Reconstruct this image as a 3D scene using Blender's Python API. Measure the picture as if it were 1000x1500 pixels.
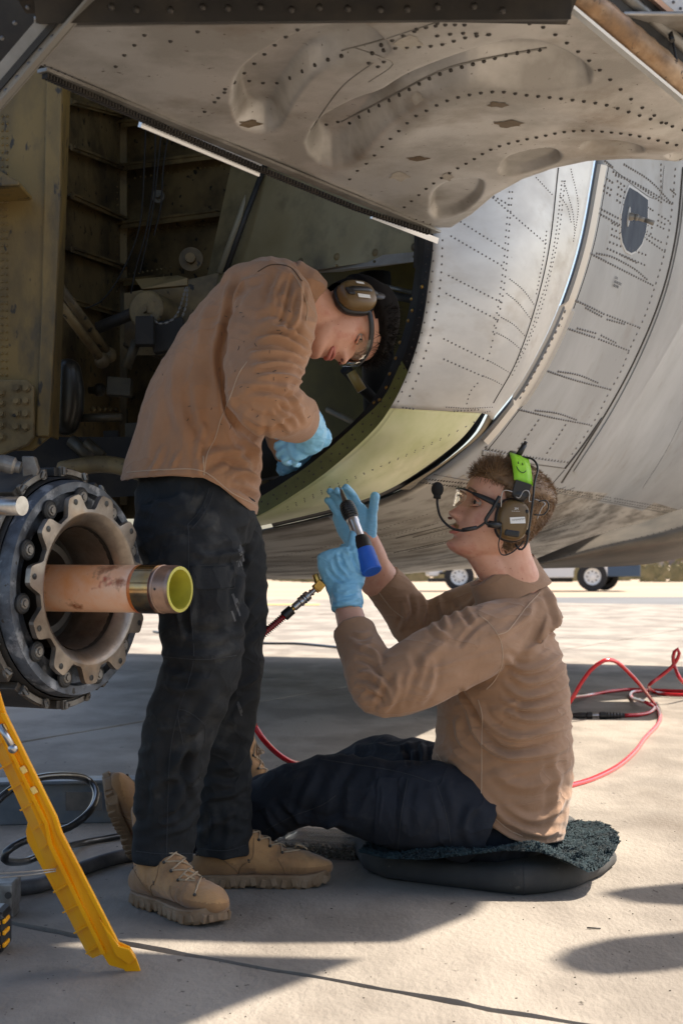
import bpy, bmesh, math, random
import numpy as np
from mathutils import Vector, Matrix, Quaternion
from mathutils.bvhtree import BVHTree
random.seed(7); np.random.seed(7)
for o in list(bpy.data.objects): bpy.data.objects.remove(o, do_unlink=True)
SC = bpy.context.scene
COL = SC.collection
R = math.radians
F, HY, HZ = 2340.0, 822.0, 0.80          # focal length in photo pixels, horizon row, eye height
# ---------------------------------------------------------------- camera
cam = bpy.data.cameras.new('camera'); cam_o = bpy.data.objects.new('camera', cam); COL.objects.link(cam_o)
cam_o.location = (0, 0, HZ); cam_o.rotation_euler = (R(90), 0, 0)
cam.sensor_fit = 'VERTICAL'; cam.sensor_height = 36; cam.sensor_width = 24; cam.lens = F/1500*36
cam.shift_y = (HY-750)/1500; cam.clip_start = 0.05; cam.clip_end = 6000
cam.dof.use_dof = True; cam.dof.focus_distance = 3.85; cam.dof.aperture_fstop = 9.0
SC.camera = cam_o
# ---------------------------------------------------------------- light
SUN = Vector((0.58, 0.27, 0.77)).normalized()
w = bpy.data.worlds.new('World'); SC.world = w; w.use_nodes = True
nt = w.node_tree; bg = nt.nodes['Background']
sky = nt.nodes.new('ShaderNodeTexSky'); sky.sky_type = 'NISHITA'; sky.sun_disc = False
sky.sun_elevation = math.asin(SUN.z); sky.sun_rotation = math.atan2(SUN.x, SUN.y)
sky.air_density = 1.0; sky.dust_density = 2.5; sky.ozone_density = 1.0
nt.links.new(sky.outputs[0], bg.inputs[0]); bg.inputs[1].default_value = 0.092
sl = bpy.data.lights.new('sun', 'SUN'); so = bpy.data.objects.new('sun', sl); COL.objects.link(so)
sl.energy = 4.2; sl.angle = R(0.55); sl.color = (1, 0.905, 0.78)
so.rotation_euler = SUN.to_track_quat('Z', 'Y').to_euler()
vs = SC.view_settings; vs.view_transform = 'Standard'; vs.look = 'None'; vs.gamma = 1; vs.use_curve_mapping = False
vs.exposure = 1.42
SC.render.engine = 'CYCLES'
SC.cycles.max_bounces = 8; SC.cycles.diffuse_bounces = 5; SC.cycles.glossy_bounces = 4; SC.cycles.transparent_max_bounces = 12
SC.cycles.sample_clamp_indirect = 6

# ---------------------------------------------------------------- geometry helpers
def Q(px, py, Y): return Vector(((px-500)/F*Y, Y, HZ+(HY-py)/F*Y))
def G(px, py, z=0.0):
    Y = (HZ-z)*F/(py-HY); return Vector(((px-500)/F*Y, Y, z))
def pix(V):
    V = np.asarray(V); return 500+F*V[:, 0]/V[:, 1], HY-F*(V[:, 2]-HZ)/V[:, 1]
def resample(pts, n):
    P = np.array([tuple(p) for p in pts], float); d = np.r_[0, np.cumsum(np.linalg.norm(np.diff(P, axis=0), axis=1))]
    t = np.linspace(0, d[-1], n)
    return np.stack([np.interp(t, d, P[:, k]) for k in range(P.shape[1])], 1)
def spline(pts, n):
    """smooth Catmull-Rom through pts, n samples, even spacing"""
    P = [np.array(tuple(p), float) for p in pts]
    if len(P) < 3: return resample(pts, n)
    P = [2*P[0]-P[1]] + P + [2*P[-1]-P[-2]]
    out = []
    for i in range(1, len(P)-2):
        for k in range(10):
            t = k/10; a, b, c, d = P[i-1:i+3]
            out.append(.5*((2*b)+(-a+c)*t+(2*a-5*b+4*c-d)*t*t+(-a+3*b-3*c+d)*t**3))
    out.append(P[-2])
    return resample(out, n)
class MB:
    def __init__(s): s.v = []; s.f = []; s.sm = []; s.mi = []; s.cm = 0
    def add(s, vs_, fs, smooth=False):
        o = len(s.v); s.v += [tuple(float(c) for c in v) for v in vs_]
        for f in fs: s.f.append(tuple(i+o for i in f)); s.sm.append(smooth); s.mi.append(s.cm)
        return s
    def box(s, c, size, rot=None):
        c = Vector(c); hx, hy, hz = [a/2 for a in size]; m = rot if rot is not None else Matrix.Identity(3)
        v = [c + m @ Vector((x*hx, y*hy, z*hz)) for x in (-1, 1) for y in (-1, 1) for z in (-1, 1)]
        return s.add(v, [(0,1,3,2),(4,6,7,5),(0,4,5,1),(2,3,7,6),(0,2,6,4),(1,5,7,3)])
    def beam(s, a, b, w_, h, up=(0,0,1), over=0):
        a = Vector(a); b = Vector(b); d = (b-a); L = d.length; d.normalize(); up = Vector(up)
        x = d; y = up.cross(x)
        if y.length < 1e-4: y = Vector((0,1,0)).cross(x)
        y.normalize(); z = x.cross(y); m = Matrix((x, y, z)).transposed()
        return s.box((a+b)/2, (L+over, w_, h), m)
    def tube(s, pts, r, n=12, cap='flat', smooth=True, sq=1.0, side=None, closed=False):
        """r: scalar | list; each entry scalar or (ra, rb): rb along 'side'"""
        P = [Vector(p) for p in pts]; N = len(P)
        rr = [r]*N if not isinstance(r, (list, tuple)) or (isinstance(r, tuple)) else list(r)
        rr = [(q, q) if not isinstance(q, (tuple, list, np.ndarray)) else tuple(q) for q in rr]
        T = []
        for i in range(N):
            a = P[i-1] if (i > 0 or closed) else P[0]; b = P[(i+1) % N] if (i < N-1 or closed) else P[-1]
            t = (b-a); T.append(t.normalized() if t.length > 1e-9 else Vector((0,0,1)))
        sd = Vector(side) if side is not None else (Vector((0,1,0)) if abs(T[0].y) < .9 else Vector((1,0,0)))
        vv = []; fr = []
        for i in range(N):
            if side is None and i: sd = fr[-1][1]
            b = sd - T[i]*sd.dot(T[i]); b.normalize(); a = b.cross(T[i]); fr.append((a, b))
            for k in range(n):
                th = 2*math.pi*k/n; c_, s_ = math.cos(th), math.sin(th)
                if sq != 1.0:
                    c_ = math.copysign(abs(c_)**sq, c_); s_ = math.copysign(abs(s_)**sq, s_)
                vv.append(P[i] + a*rr[i][0]*c_ + b*rr[i][1]*s_)
        fs = []
        for i in range(N-1 + (1 if closed else 0)):
            for k in range(n):
                k2 = (k+1) % n; j = (i+1) % N
                fs.append((i*n+k, i*n+k2, j*n+k2, j*n+k))
        s.add(vv, fs, smooth)
        if closed: return s
        if cap == 'flat':
            o = len(s.v)-len(vv)
            s.f.append(tuple(o+k for k in range(n))[::-1]); s.sm.append(False); s.mi.append(s.cm)
            s.f.append(tuple(o+(N-1)*n+k for k in range(n))); s.sm.append(False); s.mi.append(s.cm)
        elif cap == 'round':
            for e, sg in ((0, -1), (N-1, 1)):
                a, b = fr[e]; base = P[e]; rad = min(rr[e]); prev = None; o0 = len(s.v)
                rings = []
                for q in range(0, 4):
                    ph = q/4*math.pi/2; rings.append([base + T[e]*sg*rad*math.sin(ph) + (a*rr[e][0]*math.cos(2*math.pi*k/n)+b*rr[e][1]*math.sin(2*math.pi*k/n))*math.cos(ph) for k in range(n)])
                tip = base + T[e]*sg*rad
                vv2 = [p for rg in rings for p in rg] + [tip]; fs2 = []
                for q in range(3):
                    for k in range(n):
                        f = (q*n+k, q*n+(k+1)%n, (q+1)*n+(k+1)%n, (q+1)*n+k); fs2.append(f if sg > 0 else f[::-1])
                for k in range(n):
                    f = (3*n+k, 3*n+(k+1)%n, 4*n); fs2.append(f if sg > 0 else f[::-1])
                s.add(vv2, fs2, smooth)
        return s
    def ball(s, c, r, n=12, m=8, rot=None, smooth=True):
        c = Vector(c); r = (r,)*3 if not isinstance(r, (tuple, list)) else r; rot = rot if rot is not None else Matrix.Identity(3)
        v = [c+rot@Vector((0,0,r[2]))]
        for i in range(1, m):
            a = math.pi*i/m
            for k in range(n):
                t = 2*math.pi*k/n; v.append(c+rot@Vector((r[0]*math.sin(a)*math.cos(t), r[1]*math.sin(a)*math.sin(t), r[2]*math.cos(a))))
        v.append(c+rot@Vector((0,0,-r[2]))); f = []
        for k in range(n): f.append((0, 1+k, 1+(k+1)%n))
        for i in range(m-2):
            for k in range(n):
                a = 1+i*n; b = a+n; f.append((a+k, b+k, b+(k+1)%n, a+(k+1)%n))
        l = len(v)-1; a = 1+(m-2)*n
        for k in range(n): f.append((a+k, l, a+(k+1)%n))
        return s.add(v, f, smooth)
    def lathe(s, c, ax, prof, n=32, smooth=True, side=None):
        """prof: list of (along, radius); sharp turns of the profile stay sharp"""
        c = Vector(c); ax = Vector(ax).normalized(); sd = Vector(side) if side else Vector((0,0,1))
        u = (sd-ax*sd.dot(ax)).normalized(); w_ = ax.cross(u)
        runs = [[prof[0]]]
        for i in range(1, len(prof)):
            runs[-1].append(prof[i])
            if i < len(prof)-1:
                a = math.atan2(prof[i][1]-prof[i-1][1], prof[i][0]-prof[i-1][0]); b = math.atan2(prof[i+1][1]-prof[i][1], prof[i+1][0]-prof[i][0])
                if abs((b-a+math.pi) % (2*math.pi)-math.pi) > R(32): runs.append([prof[i]])
        for run in runs:
            v = []; f = []
            for (t, r) in run:
                for k in range(n):
                    a = 2*math.pi*k/n; v.append(c+ax*t+(u*math.cos(a)+w_*math.sin(a))*r)
            for i in range(len(run)-1):
                for k in range(n): f.append((i*n+k, i*n+(k+1)%n, (i+1)*n+(k+1)%n, (i+1)*n+k))
            s.add(v, f, smooth)
        return s
    def slab(s, poly, thick, dirn=None):
        """polygon of 3D points extruded by vector"""
        P = [Vector(p) for p in poly]; n = len(P)
        if dirn is None:
            nn = Vector((0,0,0))
            for i in range(n): nn += (P[i]-P[0]).cross(P[(i+1)%n]-P[0])
            dirn = nn.normalized()
        d = Vector(dirn)*thick
        v = P + [p+d for p in P]
        f = [tuple(range(n))[::-1], tuple(range(n, 2*n))] + [(i, (i+1)%n, n+(i+1)%n, n+i) for i in range(n)]
        return s.add(v, f)
    def grid(s, arr, smooth=True, flip=False):
        a, b = len(arr), len(arr[0]); f = []
        for i in range(a-1):
            for j in range(b-1):
                q = (i*b+j, i*b+j+1, (i+1)*b+j+1, (i+1)*b+j); f.append(q[::-1] if flip else q)
        return s.add([p for r_ in arr for p in r_], f, smooth)
    def mesh(s, name, loc=Vector((0,0,0))):
        me = bpy.data.meshes.new(name); loc = Vector(loc)
        me.from_pydata([tuple(Vector(v)-loc) for v in s.v], [], s.f)
        me.polygons.foreach_set('use_smooth', s.sm); me.polygons.foreach_set('material_index', s.mi); me.update()
        return me
WL = {}
def wloc(o): return WL.get(o.name, Vector((0,0,0)))
def empty(name, loc, label, cat, group=None):
    o = bpy.data.objects.new(name, None); COL.objects.link(o); o.location = loc; o.empty_display_size = .1
    WL[o.name] = Vector(loc); tag(o, label, cat, group); return o
def tag(o, label=None, cat=None, group=None, kind=None):
    if label: o['label'] = label
    if cat: o['category'] = cat
    if group: o['group'] = group
    if kind: o['kind'] = kind
    return o
def obj(name, mb, mats, parent=None, kind=None, label=None, bevel=0, fixn=True, angle=None):
    """link a mesh built in world space as one object; children keep their parent's origin"""
    pl = wloc(parent) if parent else Vector((0,0,0))
    me = mb.mesh(name, pl) if isinstance(mb, MB) else mb
    if fixn and isinstance(mb, MB):
        bm = bmesh.new(); bm.from_mesh(me); bmesh.ops.recalc_face_normals(bm, faces=bm.faces); bm.to_mesh(me); bm.free()
    for m in (mats if isinstance(mats, (list, tuple)) else [mats]): me.materials.append(m)
    o = bpy.data.objects.new(name, me); COL.objects.link(o)
    if parent: o.parent = parent; WL[o.name] = pl.copy()
    if bevel:
        b = o.modifiers.new('bevel', 'BEVEL'); b.width = bevel; b.segments = 2; b.limit_method = 'ANGLE'; b.angle_limit = R(40)
        b.harden_normals = False
    if kind: o['kind'] = kind
    if label: o['label'] = label
    return o
def thing(name, mb, mats, label, cat, loc=None, group=None, **k):
    loc = Vector(loc) if loc is not None else Vector((0,0,0))
    me = mb.mesh(name, loc)
    bm = bmesh.new(); bm.from_mesh(me); bmesh.ops.recalc_face_normals(bm, faces=bm.faces); bm.to_mesh(me); bm.free()
    for m in (mats if isinstance(mats, (list, tuple)) else [mats]): me.materials.append(m)
    o = bpy.data.objects.new(name, me); COL.objects.link(o); o.location = loc; WL[o.name] = loc
    if k.get('bevel'):
        b = o.modifiers.new('bevel', 'BEVEL'); b.width = k['bevel']; b.segments = 2; b.limit_method = 'ANGLE'
    return tag(o, label, cat, group)
def bvh_of(mb): return BVHTree.FromPolygons([Vector(v) for v in mb.v], mb.f)
EYE = Vector((0, 0, HZ))
def ray(bvh, px, py):
    d = Vector(((px-500)/F, 1, (HY-py)/F)).normalized(); h = bvh.ray_cast(EYE, d)
    if h[0] is None: return None
    n = h[1];
    if n.dot(d) > 0: n = -n
    return h[0], n
def rivet(mb, p, n, r=.003, h=.0015, k=6):
    n = Vector(n).normalized(); u = n.orthogonal().normalized(); w_ = n.cross(u); p = Vector(p)
    v = [p+(u*math.cos(2*math.pi*i/k)+w_*math.sin(2*math.pi*i/k))*r for i in range(k)]
    v += [p+n*h*.8+(u*math.cos(2*math.pi*i/k)+w_*math.sin(2*math.pi*i/k))*r*.7 for i in range(k)] + [p+n*h]
    f = [(i, (i+1)%k, k+(i+1)%k, k+i) for i in range(k)] + [(k+i, k+(i+1)%k, 2*k) for i in range(k)]
    mb.add(v, f, True)
def rivets(mb, bvh, line, step, r=.003, h=.0018, jit=0, tol=None, k=6):
    """row of rivet heads along a polyline given in photo pixels, laid onto the real surface"""
    L = sum(math.dist(line[i], line[i+1]) for i in range(len(line)-1)); n = max(2, int(round(L/step))+1)
    P = (spline(line, n) if len(line) > 2 else resample(line, n))
    for (x, y) in P:
        h_ = ray(bvh, x+random.uniform(-jit, jit), y+random.uniform(-jit, jit))
        if h_: rivet(mb, h_[0], h_[1], r, h, k)
def strip_on(mb, bvh, line, wpx, lift=.0015, n=40, th=.001):
    """thin raised ribbon lying on the surface along a pixel polyline"""
    P = spline(line, n); A = []; B = []; NN = []
    for i in range(n):
        t = P[min(i+1, n-1)]-P[max(i-1, 0)]; t = t/(np.linalg.norm(t)+1e-9); q = np.array([-t[1], t[0]])*wpx/2
        a = ray(bvh, *(P[i]+q)); b = ray(bvh, *(P[i]-q))
        if a and b: A.append(a[0]+a[1]*lift); B.append(b[0]+b[1]*lift); NN.append(a[1])
    if len(A) < 2: return
    mb.grid([A, B], True)
    mb.grid([B, [p-nn*(lift+.001) for p, nn in zip(B, NN)]], False); mb.grid([[p-nn*(lift+.001) for p, nn in zip(A, NN)], A], False)
def line_on(mb, bvh, line, rad, n=40, lift=0, k=6):
    P = spline(line, n); out = []
    for x, y in P:
        a = ray(bvh, x, y)
        if a: out.append(a[0]+a[1]*lift)
    if len(out) > 2: mb.tube(out, rad, k)

# ---------------------------------------------------------------- numpy noise
def vnoise(P, seed=0):
    P = np.asarray(P, float); I = np.floor(P).astype(np.int64); f = P-I; f = f*f*(3-2*f)
    def h(i, j, k):
        n = (i*374761393 + j*668265263 + k*2147483647 + seed*1013904223) & 0xffffffff
        n = ((n ^ (n >> 13))*1274126177) & 0xffffffff; n = (n ^ (n >> 16)) & 0xffff
        return n/32767.5-1
    r = 0
    for a in (0, 1):
        for b in (0, 1):
            for c in (0, 1):
                wt = (f[:, 0] if a else 1-f[:, 0])*(f[:, 1] if b else 1-f[:, 1])*(f[:, 2] if c else 1-f[:, 2])
                r = r+wt*h(I[:, 0]+a, I[:, 1]+b, I[:, 2]+c)
    return r
def polydist(px, py, line):
    """distance (px) of points to a polyline and param 0..1"""
    L = np.array(line, float); best = np.full(len(px), 1e9); tt = np.zeros(len(px)); m = len(L)-1
    for i in range(m):
        a, b = L[i], L[i+1]; d = b-a; q = ((px-a[0])*d[0]+(py-a[1])*d[1])/(d@d+1e-9); q = np.clip(q, 0, 1)
        dd = np.hypot(px-a[0]-q*d[0], py-a[1]-q*d[1]); k = dd < best; best[k] = dd[k]; tt[k] = (i+q[k])/m
    return best, tt
def inpoly(px, py, poly):
    c = np.zeros(len(px), bool); n = len(poly)
    for i in range(n):
        x1, y1 = poly[i]; x2, y2 = poly[(i+1) % n]
        cond = ((y1 > py) != (y2 > py)) & (px < (x2-x1)*(py-y1)/((y2-y1) if y2 != y1 else 1e-9)+x1); c ^= cond
    return c
def sdf(px, py, poly):
    """signed distance, negative inside"""
    d, _ = polydist(px, py, list(poly)+[poly[0]]); s_ = inpoly(px, py, poly); return np.where(s_, -d, d)
# ---------------------------------------------------------------- remeshed organic surfaces
def organic(mb, voxel, smooth=3, folds=(), fn=None, smooth2=1, cuts=(), hem=None, famp=1.6):
    """union of overlapping shapes into one continuous surface, then sculpted folds"""
    me = mb.mesh('tmp'); o = bpy.data.objects.new('tmp', me); COL.objects.link(o)
    m = o.modifiers.new('r', 'REMESH'); m.mode = 'VOXEL'; m.voxel_size = voxel; m.use_smooth_shade = True
    dg = bpy.context.evaluated_depsgraph_get(); ev = o.evaluated_get(dg); me2 = bpy.data.meshes.new_from_object(ev)
    bpy.data.objects.remove(o, do_unlink=True); bpy.data.meshes.remove(me)
    nv = len(me2.vertices); V = np.empty(nv*3); me2.vertices.foreach_get('co', V); V = V.reshape(-1, 3)
    E = np.empty(len(me2.edges)*2, np.int32); me2.edges.foreach_get('vertices', E); E = E.reshape(-1, 2)
    deg = np.bincount(E.ravel(), minlength=nv).astype(float)[:, None]; deg[deg == 0] = 1
    def lap(V):
        S = np.zeros_like(V)
        for c in range(3):
            S[:, c] = np.bincount(E[:, 0], V[E[:, 1], c], nv)+np.bincount(E[:, 1], V[E[:, 0], c], nv)
        return S/deg
    def taubin(V, k):
        for _ in range(k): V = V+.6*(lap(V)-V); V = V-.45*(lap(V)-V)*1.0
        return V
    V = V+0.0
    for _ in range(smooth): V = V+.5*(lap(V)-V)
    def setv(V): me2.vertices.foreach_set('co', V.ravel()); me2.update()
    setv(V); N = np.empty(nv*3); me2.vertex_normals.foreach_get('vector', N); N = N.reshape(-1, 3)
    px, py = pix(V); D = np.zeros(nv)
    view = V-np.array(EYE); view /= np.linalg.norm(view, axis=1)[:, None]; fac = np.clip(-(N*view).sum(1)*2.2+.35, 0, 1)
    for fo in folds:
        line, wpx, h = fo[:3]; L = spline(line, 14) if len(line) > 2 else line
        d, t = polydist(px, py, L); k = d < wpx*4
        taper = np.sin(np.clip(t, 0, 1)*math.pi)**.6 if len(fo) < 4 else np.ones(nv)
        x = d/wpx; D += np.where(k, famp*h*taper*fac*(np.exp(-(x/.85)**1.5)-.45*np.exp(-((x-1.7)/.75)**2)), 0)
    if fn is not None: D += fn(V, N, px, py, fac)
    V = V+N*D[:, None]
    for _ in range(smooth2): V = V+.35*(lap(V)-V)
    setv(V)
    if hem is not None:
        px, py = pix(V); lim = np.interp(px, [q[0] for q in hem], [q[1] for q in hem]); below = py-lim; Ez = V[:, 1]/F
        bm = bmesh.new(); bm.from_mesh(me2); bm.verts.ensure_lookup_table(); bl = below > 0
        kill = [f for f in bm.faces if all(bl[v.index] for v in f.verts)]
        kf = set(kill)
        for v in bm.verts:
            if bl[v.index] and any(f not in kf for f in v.link_faces): v.co.z += below[v.index]*Ez[v.index]
        bmesh.ops.delete(bm, geom=kill, context='FACES')
        bm.to_mesh(me2); bm.free()
    for c in cuts:
        bm = bmesh.new(); bm.from_mesh(me2); co, no = c[:2]
        bmesh.ops.bisect_plane(bm, geom=bm.verts[:]+bm.edges[:]+bm.faces[:], plane_co=co, plane_no=no, clear_outer=True)
        bm.to_mesh(me2); bm.free()
    me2.polygons.foreach_set('use_smooth', [True]*len(me2.polygons)); me2.update()
    me2.materials.clear()
    return me2
def solid(o, th):
    """thickness added on the far side of the face that is seen"""
    me = o.data; off = wloc(o); t = 0
    for p in list(me.polygons)[::max(1, len(me.polygons)//200)]: t += p.normal.dot((EYE-(p.center+off)).normalized())
    m = o.modifiers.new('thickness', 'SOLIDIFY'); m.thickness = th; m.offset = -1 if t > 0 else 1
def shift_mesh(me, loc):
    me.transform(Matrix.Translation(-Vector(loc))); return me
def bvh_me(me, off=Vector((0,0,0))):
    return BVHTree.FromPolygons([v.co+off for v in me.vertices], [tuple(p.vertices) for p in me.polygons])

# ---------------------------------------------------------------- materials
def mat(name, col, rough=.6, metal=0.0, col2=None, scale=8, stretch=(1,1,1), mixlo=.35, mixhi=.65, detail=6, spots=None, spot_scale=40, spot_amt=.12,
        bump=0.0, bscale=60, bstretch=None, rough2=None, sheen=0, col3=None, scale3=2.0, lo3=.45, hi3=.65, alpha=None, trans=0, spec=None, coat=0, weave=0, emis=None, bdist=.002, ior=None, sss=0, crease=None):
    m = bpy.data.materials.new(name); m.use_nodes = True; n = m.node_tree; b = n.nodes['Principled BSDF']
    def N(t, **k):
        q = n.nodes.new(t)
        for a, v in k.items(): setattr(q, a, v)
        return q
    L = n.links.new
    b.inputs['Roughness'].default_value = rough; b.inputs['Metallic'].default_value = metal
    b.inputs['Base Color'].default_value = (*col, 1)
    if trans: b.inputs['Transmission Weight'].default_value = trans
    if ior: b.inputs['IOR'].default_value = ior
    if alpha is not None: b.inputs['Alpha'].default_value = alpha
    if spec is not None: b.inputs['Specular IOR Level'].default_value = spec
    if sheen: b.inputs['Sheen Weight'].default_value = sheen; b.inputs['Sheen Roughness'].default_value = .5
    if coat: b.inputs['Coat Weight'].default_value = coat; b.inputs['Coat Roughness'].default_value = .15
    if sss: b.inputs['Subsurface Weight'].default_value = sss; b.inputs['Subsurface Radius'].default_value = (.012, .004, .002); b.inputs['Subsurface Scale'].default_value = 1.0
    tc = N('ShaderNodeTexCoord'); mp = N('ShaderNodeMapping'); mp.inputs['Scale'].default_value = stretch; L(tc.outputs['Object'], mp.inputs['Vector'])
    def noise(sc, det=6, vec=mp, ro=.6):
        q = N('ShaderNodeTexNoise'); q.inputs['Scale'].default_value = sc; q.inputs['Detail'].default_value = det; q.inputs['Roughness'].default_value = ro; L(vec.outputs[0], q.inputs['Vector']); return q
    def ramp(src, lo, hi):
        q = N('ShaderNodeMapRange'); q.inputs['From Min'].default_value = lo; q.inputs['From Max'].default_value = hi; L(src, q.inputs['Value']); return q.outputs[0]
    def mix(fac, a, c):
        q = N('ShaderNodeMix', data_type='RGBA')
        if isinstance(fac, float): q.inputs[0].default_value = fac
        else: L(fac, q.inputs[0])
        for s_, v in ((6, a), (7, c)):
            if isinstance(v, tuple): q.inputs[s_].default_value = (*v, 1)
            else: L(v, q.inputs[s_])
        return q.outputs[2]
    cur = col
    if col2:
        n1 = noise(scale, detail); f1 = ramp(n1.outputs[0], mixlo, mixhi); cur = mix(f1, cur, col2)
        if rough2 is not None:
            q = N('ShaderNodeMapRange'); q.inputs['To Min'].default_value = rough; q.inputs['To Max'].default_value = rough2; L(f1, q.inputs['Value']); L(q.outputs[0], b.inputs['Roughness'])
    if col3:
        n3 = noise(scale3, 5); f3 = ramp(n3.outputs[0], lo3, hi3); cur = mix(f3, cur, col3)
    if spots:
        n2 = noise(spot_scale, 3); f2 = ramp(n2.outputs[0], .5+spot_amt, .5+spot_amt+.05); cur = mix(f2, cur, spots)
    if not isinstance(cur, tuple): L(cur, b.inputs['Base Color'])
    if bump:
        mp2 = mp
        if bstretch: mp2 = N('ShaderNodeMapping'); mp2.inputs['Scale'].default_value = bstretch; L(tc.outputs['Object'], mp2.inputs['Vector'])
        nb = noise(bscale, 5, mp2); bp = N('ShaderNodeBump'); bp.inputs['Strength'].default_value = bump; bp.inputs['Distance'].default_value = bdist
        L(nb.outputs[0], bp.inputs['Height']); L(bp.outputs[0], b.inputs['Normal'])
        last = bp
        if weave:
            wn = noise(weave, 2, mp2, .5); b2 = N('ShaderNodeBump'); b2.inputs['Strength'].default_value = .5; b2.inputs['Distance'].default_value = .0008
            L(wn.outputs[0], b2.inputs['Height']); L(bp.outputs[0], b2.inputs['Normal']); L(b2.outputs[0], b.inputs['Normal'])
    if crease:
        sc_, st_, ds_, amt_ = crease; mp3 = N('ShaderNodeMapping'); mp3.inputs['Scale'].default_value = st_; mp3.inputs['Rotation'].default_value = (0, .35, 0); L(tc.outputs['Object'], mp3.inputs['Vector'])
        nc = noise(sc_, 2.5, mp3, .45); nc.inputs['Distortion'].default_value = .6
        a1 = N('ShaderNodeMath', operation='SUBTRACT'); a1.inputs[1].default_value = .5; L(nc.outputs[0], a1.inputs[0]); a2 = N('ShaderNodeMath', operation='ABSOLUTE'); L(a1.outputs[0], a2.inputs[0])
        a3 = N('ShaderNodeMath', operation='POWER'); a3.inputs[1].default_value = .6; L(a2.outputs[0], a3.inputs[0])
        bc = N('ShaderNodeBump'); bc.invert = True; bc.inputs['Strength'].default_value = amt_; bc.inputs['Distance'].default_value = ds_; L(a3.outputs[0], bc.inputs['Height'])
        prev = b.inputs['Normal'].links[0].from_socket if b.inputs['Normal'].links else None
        if prev: L(prev, bc.inputs['Normal'])
        L(bc.outputs[0], b.inputs['Normal'])
    if emis: b.inputs['Emission Color'].default_value = (*emis[0], 1); b.inputs['Emission Strength'].default_value = emis[1]
    return m
M = {}
M['door'] = mat('door_paint', (.53,.515,.49), .36, .4, (.35,.335,.31), 4.5, mixlo=.40, mixhi=.60, spots=(.10,.08,.055), spot_scale=70, spot_amt=.18, col3=(.22,.18,.135), scale3=3.4, lo3=.56, hi3=.74, bump=.4, bscale=200, rough2=.5, bdist=.0012)
M['metal_grey'] = mat('worn_grey_metal', (.30,.29,.27), .45, .5, (.18,.17,.15), 10, bump=.2, bscale=80)
M['rubber'] = mat('black_rubber', (.018,.018,.018), .6, 0, (.035,.033,.03), 12, bump=.2, bscale=120)
M['dark'] = mat('dark_grime_and_shade', (.014,.012,.010), .7, 0, (.04,.032,.022), 9, mixlo=.45, mixhi=.7, bump=.4, bscale=40)  # near black, for grimy parts and for shade painted into gaps
M['olive'] = mat('olive_primer_grimy', (.19,.135,.055), .6, 0, (.08,.058,.026), 6, mixlo=.42, mixhi=.58, col3=(.28,.205,.09), scale3=4, lo3=.52, hi3=.72, spots=(.012,.01,.008), spot_scale=30, spot_amt=.13, bump=.4, bscale=90)
M['pillar'] = mat('khaki_painted_frame', (.22,.145,.042), .5, 0, (.13,.088,.03), 7, stretch=(1,1,.45), mixlo=.42, mixhi=.58, col3=(.07,.055,.03), scale3=9, lo3=.54, hi3=.70, spots=(.035,.028,.018), spot_scale=26, spot_amt=.12, bump=.35, bscale=150)
M['well'] = mat('wheel_well_grimy_skin', (.165,.115,.048), .6, .1, (.06,.043,.02), 5, mixlo=.42, mixhi=.58, col3=(.26,.19,.085), scale3=3.6, lo3=.52, hi3=.72, spots=(.010,.008,.006), spot_scale=34, spot_amt=.12, bump=.4, bscale=70)
M['skin'] = mat('bare_aluminium_skin', (.62,.62,.61), .42, .45, (.48,.48,.475), 2.0, stretch=(1,1,2.2), mixlo=.4, mixhi=.62, col3=(.46,.44,.41), scale3=6, lo3=.52, hi3=.72, spots=(.30,.29,.27), spot_scale=60, spot_amt=.22, bump=.10, bscale=7, bdist=.006, rough2=.55)
M['chromate'] = mat('green_primer_fresh', (.50,.54,.24), .34, .3, (.68,.68,.44), 4, stretch=(1.4,1,1), col3=(.36,.40,.13), scale3=5, lo3=.52, hi3=.8, bump=.05, bscale=20)
M['rimgreen'] = mat('green_frame', (.135,.15,.05), .5, 0, (.08,.09,.03), 14, bump=.2, bscale=90)
M['grey'] = mat('grey_aircraft_paint', (.31,.325,.34), .45, .1, (.265,.275,.285), 1.4, stretch=(1,1,1.3), mixlo=.38, mixhi=.62, col3=(.22,.215,.205), scale3=5, lo3=.56, hi3=.78, spots=(.16,.15,.14), spot_scale=22, spot_amt=.21, bump=.08, bscale=6, rough2=.55, bdist=.004)
M['belly'] = mat('bare_belly_metal', (.30,.275,.235), .36, .5, (.17,.15,.12), 6, stretch=(.5,.5,3), mixlo=.42, mixhi=.62, col3=(.10,.085,.065), scale3=12, lo3=.56, hi3=.72, bump=.12, bscale=12, rough2=.5)
M['rivet'] = mat('rivet_head', (.17,.165,.16), .45, .4)
M['rivet_dark'] = mat('rivet_dark', (.045,.04,.035), .5, .3)
M['rivet_lit'] = mat('rivet_bright', (.40,.40,.40), .4, .4)
M['shirt'] = mat('coyote_knit', (.37,.195,.102), .85, 0, (.315,.165,.086), 12, sheen=.2, bump=.3, bscale=30, bdist=.005, weave=900, spots=(.16,.085,.045), spot_scale=42, spot_amt=.24, crease=(6, (1,1,1.6), .016, .55))
M['shirt2'] = mat('coyote_knit_worn', (.33,.19,.108), .85, 0, (.285,.162,.09), 12, sheen=.2, bump=.3, bscale=30, bdist=.005, weave=900, spots=(.17,.095,.055), spot_scale=42, spot_amt=.26, crease=(6.5, (.6,1,1.9), .016, .6))
M['stitch'] = mat('pale_stitching', (.46,.33,.235), .9)
M['pants'] = mat('black_work_cloth', (.013,.0145,.0165), .85, 0, (.022,.0235,.025), 7, col3=(.085,.083,.077), scale3=8, lo3=.56, hi3=.80, bump=.45, bscale=34, weave=700, bdist=.005, spec=.3, crease=(7, (1,1,1.2), .018, .7))
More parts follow.
